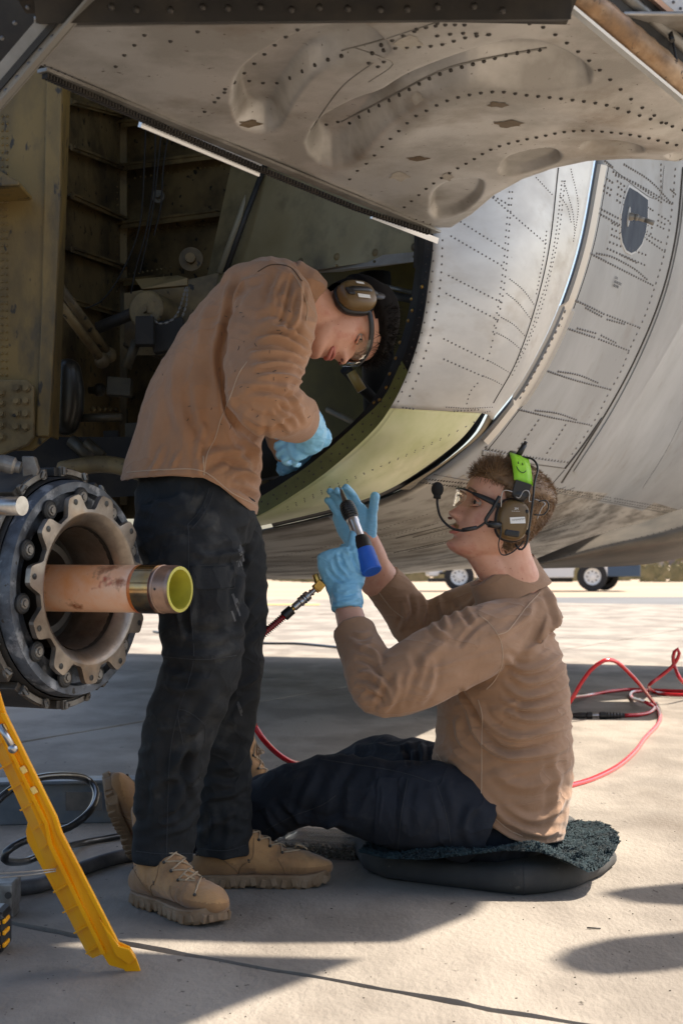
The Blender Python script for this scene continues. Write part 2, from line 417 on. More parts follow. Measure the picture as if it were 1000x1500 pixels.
M['navy'] = mat('navy_work_cloth', (.011,.014,.021), .85, 0, (.018,.021,.029), 7, col3=(.066,.064,.060), scale3=8, lo3=.60, hi3=.85, bump=.45, bscale=34, weave=700, bdist=.005, spec=.3, crease=(7, (1.3,1,1), .018, .7))
M['seamdark'] = mat('dark_seam', (.03,.032,.036), .85)
M['skinp'] = mat('skin', (.60,.305,.205), .46, 0, (.66,.37,.265), 22, col3=(.54,.22,.15), scale3=24, lo3=.52, hi3=.72, spots=(.38,.12,.08), spot_scale=150, spot_amt=.165, sss=.08, bump=.35, bscale=300, bdist=.0008)
M['glove'] = mat('blue_nitrile', (.20,.50,.74), .38, 0, (.25,.56,.78), 20, bump=.4, bscale=110, bdist=.0012, bstretch=(1,1,2.2), crease=(26, (1,1,2.2), .0035, .7))
M['suede'] = mat('tan_suede', (.45,.245,.10), .9, 0, (.34,.18,.075), 14, mixlo=.42, mixhi=.58, col3=(.19,.105,.05), scale3=15, lo3=.55, hi3=.74, sheen=.2, bump=.6, bscale=220, spots=(.05,.03,.018), spot_scale=45, spot_amt=.21)
M['suede2'] = mat('tan_suede_overlay', (.33,.175,.07), .9, 0, (.25,.13,.055), 14, sheen=.2, bump=.5, bscale=220)
M['sole'] = mat('brown_rubber_sole', (.20,.118,.058), .7, 0, (.28,.19,.115), 20, bump=.25, bscale=110)
M['lace'] = mat('tan_lace', (.42,.31,.2), .9, bump=.5, bscale=500)
M['concrete'] = mat('apron_concrete', (.30,.262,.215), .85, 0, (.20,.172,.14), 2.2, stretch=(1,.5,1), mixlo=.42, mixhi=.58, col3=(.135,.108,.082), scale3=1.3, lo3=.54, hi3=.72, spots=(.075,.06,.045), spot_scale=26, spot_amt=.18, bump=1.0, bscale=70, bdist=.004)
M['joint'] = mat('joint_filler', (.11,.085,.06), .9, 0, (.045,.035,.025), 30, bump=.8, bscale=120, bdist=.004)
M['asphalt'] = mat('asphalt', (.15,.15,.15), .9, 0, (.12,.118,.115), .4, bump=.2, bscale=8)
M['dirt'] = mat('desert_dirt', (.40,.31,.22), .95, 0, (.34,.255,.175), .25, stretch=(.3,1,1), col3=(.22,.19,.12), scale3=.5, lo3=.6, hi3=.75, bump=.5, bscale=1.5, bdist=.1)
M['yellow'] = mat('yellow_orange_plastic', (1.0,.46,.004), .33, 0, (.95,.38,.003), 9, spots=(.35,.19,.03), spot_scale=28, spot_amt=.22, bump=.1, bscale=120, sss=.0)
M['brass'] = mat('brass', (.62,.37,.09), .3, .95, (.35,.20,.06), 40)
M['steel'] = mat('steel', (.52,.51,.50), .28, .95, (.36,.35,.34), 30, bump=.05, bscale=200)
M['flange'] = mat('drum_flange_cast', (.36,.31,.26), .33, .85, (.15,.12,.095), 9, col3=(.40,.25,.13), scale3=6, lo3=.55, hi3=.8, spots=(.07,.05,.04), spot_scale=24, spot_amt=.2, bump=.25, bscale=90, rough2=.5)
M['galv'] = mat('blue_grey_plate', (.13,.145,.17), .5, .4, (.065,.07,.08), 14, mixlo=.42, mixhi=.58, col3=(.34,.35,.37), scale3=22, lo3=.54, hi3=.66, spots=(.05,.045,.04), spot_scale=34, spot_amt=.14, bump=.5, bscale=60)
M['block'] = mat('brown_black_block', (.06,.05,.042), .55, .3, (.10,.08,.06), 12, col3=(.03,.03,.03), scale3=8, bump=.3, bscale=60)
M['cleat'] = mat('dirty_bracket', (.30,.285,.26), .5, .6, (.14,.12,.10), 18, bump=.2, bscale=80)
M['blue'] = mat('blue_sleeve', (.015,.10,.52), .5, 0, (.02,.13,.60), 20, bump=.1, bscale=200)
M['black'] = mat('black_plastic', (.012,.012,.013), .35)
M['blackmat'] = mat('black_foam', (.010,.010,.010), .9, bump=.5, bscale=300)
M['coyote'] = mat('coyote_plastic', (.155,.098,.038), .38, 0, (.13,.08,.03), 12, bump=.05, bscale=200)
M['green'] = mat('lime_tape', (.34,.72,.03), .4, 0, (.27,.62,.03), 30, bump=.4, bscale=90)
M['white'] = mat('white_label', (.78,.78,.76), .5)
M['ink'] = mat('ink', (.03,.03,.035), .6)
M['stencil'] = mat('stencil_paint', (.13,.14,.15), .6)
M['hose_red'] = mat('red_air_hose', (.60,.012,.02), .25, 0, (.50,.01,.02), 20, coat=.4)
M['hose_black'] = mat('black_hose', (.014,.014,.015), .28, 0, (.03,.03,.03), 30, coat=.3)
M['hair'] = mat('brown_hair', (.29,.175,.088), .45, 0, (.14,.08,.04), 30)
M['hair_dark'] = mat('dark_hair', (.007,.005,.004), .9, spec=.15)
M['fleece'] = mat('dark_teal_fleece', (.006,.022,.028), .95, 0, (.012,.036,.044), 60, sheen=.12)
M['pad'] = mat('charcoal_cushion_cloth', (.035,.034,.033), .9, 0, (.055,.053,.048), 9, spots=(.09,.085,.075), spot_scale=30, spot_amt=.18, bump=.4, bscale=130)
M['glass'] = mat('tinted_lens', (.85,.78,.55), .04, 0, trans=.9, ior=1.3, alpha=.55)
M['clear'] = mat('clear_plastic', (.75,.72,.66), .18, 0, (.6,.55,.5), 14, trans=.72, ior=1.15, alpha=.75)
M['bits'] = mat('small_fasteners', (.30,.27,.23), .4, .7, (.12,.10,.08), 90)
M['truck'] = mat('white_truck_paint', (.72,.72,.71), .3, 0, coat=.4)
M['truckblue'] = mat('blue_steel', (.05,.085,.14), .5, .2)
M['tyre'] = mat('tyre_rubber', (.02,.02,.021), .8)
M['bush'] = mat('dry_bush', (.16,.15,.07), .9, 0, (.24,.20,.11), 3)
M['redlamp'] = mat('red_lamp', (.5,.01,.01), .3)
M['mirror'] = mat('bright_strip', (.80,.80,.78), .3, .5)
M['wellpipe'] = mat('well_pipe', (.07, .056, .032), .5, .2, (.03, .025, .016), 12, bump=.3, bscale=50)
M['axle'] = mat('axle_orange_primer', (.95,.58,.38), .33, 0, (.92,.38,.15), 6, mixlo=.45, mixhi=.62, stretch=(1,1,1), col3=(.34,.11,.04), scale3=15, lo3=.56, hi3=.66, spots=(.45,.015,.01), spot_scale=13, spot_amt=.13, coat=.3)
M['fleece_base'] = mat('fleece_backing', (.004,.012,.015), .95)
M['joint_strip'] = mat('riveted_lap_strip', (.22,.21,.20), .6, .2, (.40,.39,.37), 60, mixlo=.45, mixhi=.6, bump=.5, bscale=120)
# ================================================================ setting: ground
def struct(name, mb, m, **k):
    o = obj(name, mb, m, **k); o['kind'] = 'structure'; return o
g = MB(); g.grid([[(-1500, y, -.03), (1500, y, -.03)] for y in (-40, 24.0)], False)
struct('apron_base', g, M['joint'])
U = Vector((.83, -.557, 0)).normalized(); V_ = Vector((.42, .907, 0)).normalized()
O = None
# joint crossing: line 1 through P1 along U, line 2 through P2 along V_
P1 = Vector((-.757, 3.545, 0)); P2 = Vector((.044, 10.2, 0))
# solve P1 + a U = P2 + b V_
A_ = np.array([[U.x, -V_.x], [U.y, -V_.y]]); a_, b_ = np.linalg.solve(A_, np.array([P2.x-P1.x, P2.y-P1.y])); X0 = P1+U*a_
apron = empty('apron', (0, 0, 0), None, None); del WL[apron.name]; apron['kind'] = 'structure'; WL[apron.name] = Vector((0, 0, 0))
SW, SL, GAP = 6.2, 6.4, .028
def edgejit(a, b, n, amp, seed):
    out = []
    for i in range(n+1):
        t = i/n; p = a.lerp(b, t); j = float(vnoise([[t*n*.8, seed, .3]], 3)[0])*amp + float(vnoise([[t*n*.23, seed, 7.3]], 5)[0])*amp*1.2
        d = (b-a).normalized(); q = Vector((-d.y, d.x, 0)); out.append(p+q*j*(0 if i in (0, n) else 1))
    return out
for iu in range(-2, 4):
    for iv in range(-1, 4):
        c0 = X0+U*(iu*SW)+V_*(iv*SL)
        if c0.y > 28: continue
        e = GAP/2; a = c0+U*e+V_*e; b = c0+U*(SW-e)+V_*e; c = c0+U*(SW-e)+V_*(SL-e); d = c0+U*e+V_*(SL-e)
        near = iv in (-1, 0) and iu in (-1, 0, 1, 2)
        n = 160 if near else 12; amp = .006 if near else .004
        loop = edgejit(a, b, n, amp, iu*3+iv)[:-1]+edgejit(b, c, n, amp, iu*5+iv+40)[:-1]+edgejit(c, d, n, amp, iu+iv*7+80)[:-1]+edgejit(d, a, n, amp, iu+iv+120)[:-1]
        m_ = MB(); k = len(loop); m_.v = [tuple(p) for p in loop]+[(p.x, p.y, -.028) for p in loop]
        m_.f = [tuple(range(k))]+[(i, (i+1) % k, k+(i+1) % k, k+i) for i in range(k)]; m_.sm = [False]*(k+1); m_.mi = [0]*(k+1)
        obj('concrete_slab', m_, M['concrete'], apron)
g = MB()
P = [X0+U*(-2*SW-.02)+V_*(-1*SL), X0+U*(4*SW)+V_*(-SL)]
# far concrete beyond the slabs, one plain sheet
g.grid([[(-1500, 20.2, -.008), (1500, 20.2, -.008)], [(-1500, 34, -.008), (1500, 34, -.008)]], False)
struct('far_apron', g, M['concrete'])
g = MB(); g.add([(-1500, 34, -.012), (1500, 34, -.012), (1500, 5000, -.012), (-1500, 5000, -.012)], [(0, 1, 2, 3)]); struct('desert_ground', g, M['dirt'])
g = MB(); g.add([(2.6, 27.5, -.002), (90, 24.5, -.002), (120, 49, -.002), (4.6, 35.5, -.002)], [(0, 1, 2, 3)]); struct('asphalt_road', g, M['asphalt'])
g = MB(); g.add([(-1.9, 30, -.001), (-1.9, 29.2, -.001), (-.4, 29.2, -.001), (-.4, 30, -.001)], [(0, 1, 2, 3)]); struct('yellow_line', g, mat('faded_yellow_paint', (.55, .40, .12), .8))
# hills of scrub far away
for (px, Y, wd, h) in ((430, 75, 5.0, .75), (980, 130, 16, 1.1), (1060, 150, 20, 1.4)):
    mb = MB(); c = Q(px, 822, Y)
    for i in range(260):
        a = random.uniform(-1, 1); r = math.sqrt(max(0, 1-a*a)); p = Vector((c.x+a*wd/2, Y+random.uniform(-1, 1), random.uniform(0, h*r)))
        s_ = random.uniform(.12, .3)*wd/5; q = Vector((random.uniform(-1, 1), random.uniform(-.4, .4), random.uniform(-.2, 1)))*s_; q2 = Vector((random.uniform(-1, 1), random.uniform(-.5, .5), random.uniform(-.6, .6)))*s_*.6
        mb.add([p, p+q, p+q2], [(0, 1, 2)])
    lab = {430: 'low dry olive bush on the desert beyond the tool hose', 980: 'low scrub strip at the far right behind the truck', 1060: 'scrub clump just outside the right edge'}[px]
    if px < 1000: thing('desert_bush', mb, M['bush'], lab, 'bush', loc=(c.x, Y, 0))
# distant buildings
def shed(px, Y, w_, h, label, colr):
    c = Q(px, 822, Y); e = empty('distant_building', (c.x, Y, 0), label, 'building')
    mb = MB(); mb.box((c.x, Y, h/2), (w_, 8, h)); obj('wall', mb, mat('far_wall', colr, .9), e)
    mb = MB(); mb.slab([(c.x-w_/2-.3, Y-4.3, h+.003), (c.x+w_/2+.3, Y-4.3, h+.003), (c.x+w_/2+.3, Y+4.3, h+.003), (c.x-w_/2-.3, Y+4.3, h+.003)], .5, (0, 0, 1)); obj('roof', mb, mat('far_roof', (.35, .33, .31), .8), e)
    for k in (-.25, .25):
        mb = MB(); mb.box((c.x+k*w_, Y-4.06, h*.5), (w_*.16, .1, h*.35)); obj('window', mb, mat('far_window', (.06, .07, .09), .2), e)
shed(968, 330, 5.5, 4.2, 'small pale building far off, left one past the truck bumper', (.50, .40, .32))
shed(1000, 300, 4.4, 5.6, 'small brown building at the right photo edge far behind', (.36, .24, .18))

# ================================================================ parked truck (far)
def truck():
    Y0 = 42.5; W = lambda px, py, dy=0: Q(px, py, Y0+dy)
    base = Vector((W(780, 822).x, Y0, 0)); t = empty('utility_truck', base, 'white pickup truck with blue rear frame parked far behind the seated man', 'truck')
    X = lambda px: (px-500)/F*Y0
    z0 = .55
    # body: long white side with wheel arches
    x0, x1 = X(628), X(892)
    prof = [(x0, .40), (x0, 1.0), (X(640), 1.12), (X(700), 1.22), (X(735), 1.78), (X(800), 1.80), (X(826), 1.2), (x1-.05, 1.2), (x1-.05, .38)]
    def arch(cx, r=.44, zc=.40): return [(cx+r*math.cos(a), zc+r*math.sin(a)) for a in [i/10*math.pi for i in range(1, 10)] if zc+r*math.sin(a) > .40]
    low = [(x1-.05, .38)]+arch(X(863))+[(X(840), .36), (X(700), .34)]+arch(X(672))+[(X(640), .40)]
    outline = prof[:-1]+low
    mb = MB(); mb.slab([(x, Y0-.0, z) for x, z in outline], 1.8, (0, 1, 0)); obj('body', mb, M['truck'], t, bevel=.04)
    mb = MB(); mb.slab([(X(738), Y0-.01, 1.28), (X(732), Y0-.01, 1.24), (X(742), Y0-.01, 1.70), (X(798), Y0-.01, 1.70), (X(812), Y0-.01, 1.24)], .02, (0, -1, 0)); obj('window', mb, M['black'], t)
    for cx, n_ in ((X(672), 0), (X(867), 1), (X(897), 2)):
        yy = Y0+.02 if n_ < 2 else Y0+1.4
        wh = MB(); wh.lathe((cx, yy-.02, .39), (0, -1, 0), [(-.2, .30), (-.22, .38), (0, .395), (.03, .37), (.03, .24), (0, .23)], 28); w_ = obj('wheel', wh, M['tyre'], t)
        rm = MB(); rm.lathe((cx, yy-.02, .39), (0, -1, 0), [(.0, .235), (.02, .225), (-.05, .19), (-.03, .07), (.01, .06), (.01, .0001)], 28); obj('rim', rm, M['white'] if n_ < 2 else M['tyre'], w_)
        for k in range(8):
            a = k*math.pi/4; q = MB(); q.ball((cx+.14*math.cos(a), yy+.0, .39+.14*math.sin(a)), (.022, .012, .022), 6, 4); obj('rim_hole', q, M['black'], w_)
    mb = MB(); mb.box((X(908), Y0+.9, .56), (X(938)-X(878), 1.7, .34)); mb.box((X(930), Y0+.8, .86), (.16, 1.6, .36)); mb.box((X(905), Y0+.9, .45), (.5, 1.0, .14)); obj('rear_frame', mb, M['truckblue'], t, bevel=.02)
    mb = MB(); mb.box((X(648), Y0-.02, .48), (.18, .05, .06)); mb.box((X(640), Y0-.02, .30), (.5, .12, .10)); obj('step_bar', mb, M['black'], t)
    mb = MB(); mb.box((X(623), Y0-.03, .66), (.12, .06, .18)); obj('side_lamp', mb, M['redlamp'], t)
    mb = MB(); mb.box((X(770), Y0+.5, .30), (X(840)-X(700), .5, .12)); obj('chassis', mb, M['rubber'], t)
    for px in (700, 745, 826):
        mb = MB(); mb.box((X(px), Y0-.004, .95), (.012, .006, .68)); obj('door_seam', mb, M['black'], t)
truck()

random.seed(77)
gm = MB()
for k in range(170):
    px_ = random.uniform(-20, 1020); py_ = random.uniform(1200, 1500); p = G(px_, py_, .001); s_ = random.choice([.001, .0012, .0015, .002]); gm.box(p, (s_*random.uniform(.7, 2), s_, s_*.7), Matrix.Rotation(random.uniform(0, 3), 3, 'Z'))
o = obj('grit', gm, M['joint'], None); o['kind'] = 'stuff'; tag(o, 'loose dark grit scattered on the apron concrete', 'grit')

sb = MB(); random.seed(41)
for k in range(520):
    Y = random.uniform(60, 210); X = random.uniform(-.14, .26)*Y; h = random.uniform(.15, .6)*(1+Y/300); w_ = random.uniform(.4, 1.8)
    for q in range(5):
        a = random.uniform(-w_, w_)*.5; p = Vector((X+a, Y+random.uniform(-.4, .4), 0)); sb.add([p+Vector((-w_*.3, 0, 0)), p+Vector((w_*.3, .1, 0)), p+Vector((random.uniform(-.2, .2), 0, h*random.uniform(.5, 1)))], [(0, 1, 2)])
o = obj('desert_scrub', sb, M['bush']); tag(o, 'sparse dry scrub dotted over the desert beyond the apron', 'scrub', kind='stuff')
# ================================================================ aircraft
ac = empty('aircraft', (0, 4.5, 0), 'grey and bare metal military aircraft overhead with open wheel well and riveted skin', 'aircraft')
def C2Y(px, C): return C/(1+.35*(px-500)/F)
def station(line, C, n):
    return [Q(x, y, C2Y(x, C)) for x, y in spline(line, n)]
def loft(stations, n, sub, jit=0):
    S = [station(l, C, n) for l, C in stations]; rows = []
    for j in range(n):
        rows.append(spline([S[k][j] for k in range(len(S))], (len(S)-1)*sub+1) if len(S) > 2 else resample([S[0][j], S[1][j]], sub+1))
    return rows
S0a = [(648, 60), (640, 200), (634, 345), (629, 400), (617, 480), (597, 545), (571, 598)]
S1a = [(762, 60), (756, 200), (750, 300), (742, 400), (722, 490), (690, 560), (652, 602)]
S2a = [(838, 60), (824, 180), (815, 260), (804, 360), (783, 450), (755, 530), (708, 606)]
S3a = [(890, 20), (880, 150), (869, 237), (846, 360), (811, 465), (765, 556), (720, 615)]
mb = MB(); rows = loft([(S0a, 4.02), (S1a, 4.2), (S2a, 4.42), (S3a, 4.68)], 60, 10); mb.grid(rows); skinb = bvh_of(mb)
skin1 = obj('side_skin_panel', mb, M['skin'], ac, label='bright bare metal skin panel above the green primer')
solid(skin1, .003)
# primer-coloured panel under it
P0 = [(573, 594), (540, 637), (480, 690), (430, 725), (385, 752), (330, 776), (280, 795)]
P1_ = [(640, 600), (606, 644), (550, 690), (496, 722), (450, 744), (392, 762), (300, 790)]
P2_ = [(706, 604), (676, 642), (630, 679), (575, 714), (520, 736), (440, 757), (330, 782)]
mb = MB(); rows = loft([(P0, 4.03), (P1_, 4.175), (P2_, 4.40)], 50, 9); mb.grid(rows); chb = bvh_of(mb)
ch = obj('primer_skin_panel', mb, M['chromate'], ac, label='yellow-green primed skin panel'); solid(ch, .003)
# doubler strip along the joint
mb = MB(); strip_on(mb, skinb, [(577, 591), (610, 597), (650, 599), (706, 600)], 15, .003); obj('joint_strip', mb, M['joint_strip'], ac)
jb = MB(); strip_on(jb, skinb, [(638, 345), (634, 400), (621, 480), (601, 545), (578, 590)], 15, .0022); obj('edge_strip', jb, mat('edge_strip_paint', (.42, .43, .43), .5, .4, (.25, .24, .22), 40), ac)
# inner sheet between primer panel and belly, coloured near black for the gap's shade
g0 = [(715, 598), (690, 640), (640, 683), (575, 722), (500, 748), (400, 772)]
g1 = [(690, 600), (668, 636), (622, 676), (562, 712), (495, 738), (395, 762)]
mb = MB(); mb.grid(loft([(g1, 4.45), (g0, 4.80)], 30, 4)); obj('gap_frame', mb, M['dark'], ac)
mb = MB(); mb.grid(loft([([(722, 590), (697, 636), (650, 676), (585, 717)], 4.64), ([(735, 585), (712, 630), (662, 672), (600, 717)], 4.78)], 30, 4)); obj('gap_bracket', mb, M['olive'], ac)
# rim of the opening
R0 = [(634, 200), (634, 345), (629, 400), (617, 480), (597, 545), (571, 598), (540, 637), (480, 690), (430, 725), (385, 752), (330, 776), (280, 795)]
R1 = [(622, 200), (622, 345), (617, 400), (605, 476), (585, 538), (560, 588), (529, 626), (471, 677), (420, 711), (375, 734), (322, 752), (274, 765)]
R2 = [(611, 200), (611, 345), (607, 400), (594, 474), (574, 532), (549, 580), (518, 617), (462, 664), (413, 696), (368, 716), (316, 732), (270, 742)]
mb = MB(); mb.grid(loft([(R0, 4.012), (R1, 4.03)], 90, 3)); mb.grid(loft([(R1, 4.03), (R2, 4.12)], 90, 3)); rimb = bvh_of(mb)
def colmesh(): pass
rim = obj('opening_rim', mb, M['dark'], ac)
lowR0 = [(597, 545), (571, 598), (540, 637), (480, 690), (430, 725), (385, 752), (330, 776), (280, 795)]
lowR1 = [(590, 540), (563, 591), (531, 628), (471, 680), (421, 714), (376, 738), (322, 757), (274, 770)]
mb = MB(); mb.grid(loft([([(x, y) for x, y in lowR0], 4.000), ([(x-17+(x > 560)*8, y-17) for x, y in lowR0], 4.01)], 80, 3)); rgb_ = bvh_of(mb); obj('rim_flange', mb, M['rimgreen'], ac, label='green riveted flange along the lower rim')
mb = MB()
for off, st in ((6, 16), (12, 21)):
    rivets(mb, rgb_, [(x-off, y-off) for x, y in lowR0], st, .0028, .0012, jit=1)
rivets(mb, rimb, [(x-6, y-2) for x, y in R0[1:7]], 11, .0032, .002, jit=.8)
obj('rivet', mb, M['rivet_dark'], ac, kind='stuff')
mb = MB()
for k, (x, y) in enumerate([(603, 438), (598, 470), (586, 502), (580, 525), (571, 548), (618, 420), (556, 586), (543, 612), (548, 590), (566, 568), (604, 455)]):
    h_ = ray(rimb, x, y)
    if h_: mb.ball(h_[0], .0055, 8, 5)
obj('fastener', mb, M['brass'], ac, kind='stuff')
# main body behind: flange, grey access panel, outer belly
S3b = [(640, -230), (820, -200), (905, -60), (893, 110), (871, 237), (848, 360), (813, 465), (767, 556), (722, 615), (692, 644), (640, 686), (575, 722), (500, 748), (400, 772), (300, 790), (180, 800)]
S4b = [(650, -235), (835, -205), (920, -60), (904, 110), (882, 237), (859, 362), (824, 468), (778, 560), (733, 620), (703, 650), (650, 692), (583, 728), (505, 755), (402, 778), (300, 795), (180, 806)]
S5b = [(660, -250), (880, -220), (1010, -90), (1020, 80), (998, 241), (988, 342), (967, 430), (932, 517), (888, 600), (832, 686), (780, 735), (700, 775), (600, 800), (480, 812), (350, 820), (180, 822)]
S6b = [(700, -330), (980, -290), (1200, -130), (1270, 100), (1230, 300), (1170, 420), (1110, 520), (1050, 610), (1000, 680), (930, 745), (860, 782), (760, 808), (640, 829), (500, 844), (350, 847), (180, 847)]
S7b = [(800, -260), (1150, -230), (1450, -60), (1600, 180), (1620, 400), (1530, 560), (1420, 660), (1290, 730), (1180, 780), (1080, 802), (960, 815), (820, 824), (660, 835), (500, 847), (350, 848), (180, 848)]
mb = MB(); rows = loft([(S3b, 4.78), (S4b, 4.85), (S5b, 7.0), (S6b, 10.4), (S7b, 13.6)], 110, 12)
full = rows; cut = 60
# split at the long seam: rows above index = grey paint, below = bare belly
def seam_y(x): return np.interp(x, [500, 610, 700, 815, 1000, 1200], [760, 706, 697, 716, 752, 790])
mb.grid(rows); bodyb = bvh_of(mb)
# assign material per face by seam height in space
vv = np.array(mb.v); pxx, pyy = pix(vv); fi = np.array([f for f in mb.f]); fx = pxx[fi].mean(1); fy = pyy[fi].mean(1)
mb.mi = [int(v) for v in (fy > seam_y(fx)).astype(int)]
body = obj('fuselage_skin', mb, [M['grey'], M['belly']], ac); solid(body, .004)
# closed top and back so light does not leak in from above
top = MB(); zt = 3.4
top.add([Q(640, -230, 4.7), Q(180, -230, 4.7), Q(180, -300, 9), Q(700, -330, 9.6)], [(0, 1, 2, 3)])
obj('fuselage_top', top, M['grey'], ac)
# lower dark gear pod behind the right belly
pod = MB(); A0 = spline([(740, 838), (800, 812), (870, 785), (940, 765), (1010, 742), (1120, 720)], 30); B0 = spline([(720, 836), (790, 833), (870, 831), (940, 827), (1010, 815), (1120, 790)], 30)
rows = []
for i in range(30):
    a = Q(A0[i][0], A0[i][1], 8.6); b = Q(B0[i][0], B0[i][1], 9.4); r_ = []
    for k in range(9):
        t = k/8; p = a.lerp(b, t); p.y -= .55*math.sin(t*math.pi); r_.append(p)
    rows.append(r_)
pod.grid(rows); podb = bvh_of(pod); obj('belly_fairing', pod, mat('dark_fairing_paint', (.17, .15, .125), .5, .2, (.09, .085, .075), 4, bump=.1, bscale=20), ac)
# raised edges and seams
E = MB()
strip_on(E, bodyb, [(879, 241), (856, 362), (821, 467), (775, 558), (731, 618), (708, 645)], 9, .010)
obj('panel_edge_strip', E, mat('pale_edge', (.62, .58, .52), .45, .3), ac)  # cream colour carries the sunlit look of this edge
seams = MB()
line_on(seams, skinb, [(817, 246), (804, 360), (783, 450), (755, 530), (722, 590)], .0022, 60)
line_on(seams, bodyb, [(891, 241), (868, 362), (833, 467), (787, 560), (743, 622), (707, 667)], .0022, 60)
line_on(seams, bodyb, [(999, 245), (989, 342), (968, 430), (933, 517), (889, 600), (832, 690), (822, 706)], .0065, 60)
line_on(seams, bodyb, [(705, 667), (760, 677), (826, 686)], .0022, 30)
line_on(seams, bodyb, [(826, 686), (850, 655), (880, 612)], .007, 20)
line_on(seams, bodyb, [(805, 712), (826, 688)], .003, 8)
line_on(seams, bodyb, [(940, 716), (975, 660), (1000, 610)], .001, 20)
line_on(seams, bodyb, [(620, 692), (700, 706), (815, 722), (1000, 756)], .0018, 50)
line_on(seams, bodyb, [(1000, 745), (940, 768), (870, 790), (800, 815)], .004, 30)
line_on(seams, bodyb, [(880, 243), (895, 246), (960, 292), (972, 243)], .0015, 20)
for k in range(26):     # longitudinal laps on the belly
    x0 = random.uniform(395, 700); y0 = random.uniform(752, 838)
    L_ = random.uniform(90, 240); sl_ = -.34*(1-(y0-745)/170)-.03
    if y0 < seam_y(x0)+55: continue
    line_on(seams, bodyb, [(x0, y0), (x0+L_/2, y0+sl_*L_/2*.9), (x0+L_, y0+sl_*L_)], .0022, 20)
obj('skin_seam', seams, M['rivet_dark'], ac, kind='stuff')
E = MB(); strip_on(E, bodyb, [(1007, 245), (997, 342), (976, 432), (941, 521), (897, 606), (842, 692)], 8, .006); obj('panel_edge_strip', E, M['grey'], ac)
E = MB(); strip_on(E, bodyb, [(706, 662), (760, 671), (822, 681)], 6, .003); obj('panel_lower_lip', E, M['grey'], ac)
# rivets: coordinates measured from an enlargement
z5 = lambda L: [(650+.35*x, 220+.35*y) for x, y in L]
RV = MB()
for L_, st in [([(70,300),(245,410)],6.6), ([(30,360),(240,482)],6.6), ([(205,200),(425,390)],5.6), ([(385,115),(450,185)],4), ([(20,525),(235,635)],6.4), ([(10,600),(225,710)],6.4),
              ([(0,790),(180,880)],6.2), ([(0,875),(160,945)],6.2), ([(275,540),(330,585),(380,652)],3.5), ([(262,600),(310,640),(360,705)],3.5), ([(240,700),(290,730),(335,775)],3.5), ([(220,765),(270,792),(318,832)],3.5),
              ([(185,880),(230,905),(275,932)],3.5), ([(165,945),(205,962),(248,985)],3.5), ([(285,175),(272,330),(262,470),(240,640),(190,850)],9.5), ([(273,175),(260,330),(250,470),(228,640),(205,760)],9.5),
              ([(428,340),(415,450),(385,600)],6), ([(492,130),(470,330),(440,500),(400,640),(350,790),(270,950)],6), ([(505,130),(482,330),(452,480),(412,640),(362,780),(285,940)],7), ([(530,80),(560,230),(540,380)],4), ([(500,130),(535,250),(545,330)],3.6), ([(484,190),(515,240),(530,300)],4),
              ([(10,1075),(100,1080),(200,1075)],3.5), ([(0,1100),(100,1110),(190,1092)],3.5), ([(140,975),(110,1010),(95,1060)],7)]:
    rivets(RV, skinb, z5(L_), st, .0027 if st > 4 else .0021, .002)
rivets(RV, skinb, [(634, 352), (634, 390), (629, 430), (622, 470), (605, 530), (590, 570), (583, 588)], 15, .003, .002)
rivets(RV, skinb, [(648, 352), (646, 400), (640, 450), (628, 500), (612, 550), (600, 580)], 12, .003, .002)
rivets(RV, skinb, [(590, 597), (640, 603), (700, 600)], 5, .0028, .002)
for a, b in (([(657, 300), (700, 262), (740, 240)], 7), ([(690, 270), (745, 300)], 6)): rivets(RV, skinb, a, b, .003, .002)
for k in range(46):
    rivets(RV, chb, [(700-k*6.2, 615+k*2.9+math.sin(k*.12)*4), (701-k*6.2, 616+k*2.9)], 3, .0024, .001) if k % 2 else None
obj('rivet', RV, M['rivet'], ac, kind='stuff')
PV = MB(); PB = MB()
cols = [([(650,70),(620,230),(590,380),(545,530),(500,680),(440,810),(380,920),(300,1060),(210,1190),(175,1240)],10.5), ([(965,80),(955,210),(940,330),(915,450),(880,570),(835,700),(780,820),(735,930),(690,1010),(640,1110),(590,1190),(535,1270)],9.5),
        ([(392,1130),(350,1190),(310,1245)],8), ([(505,1150),(470,1205),(430,1265)],8), ([(175,1248),(350,1282),(515,1305)],4.4), ([(905,60),(905,130),(908,200)],8)]
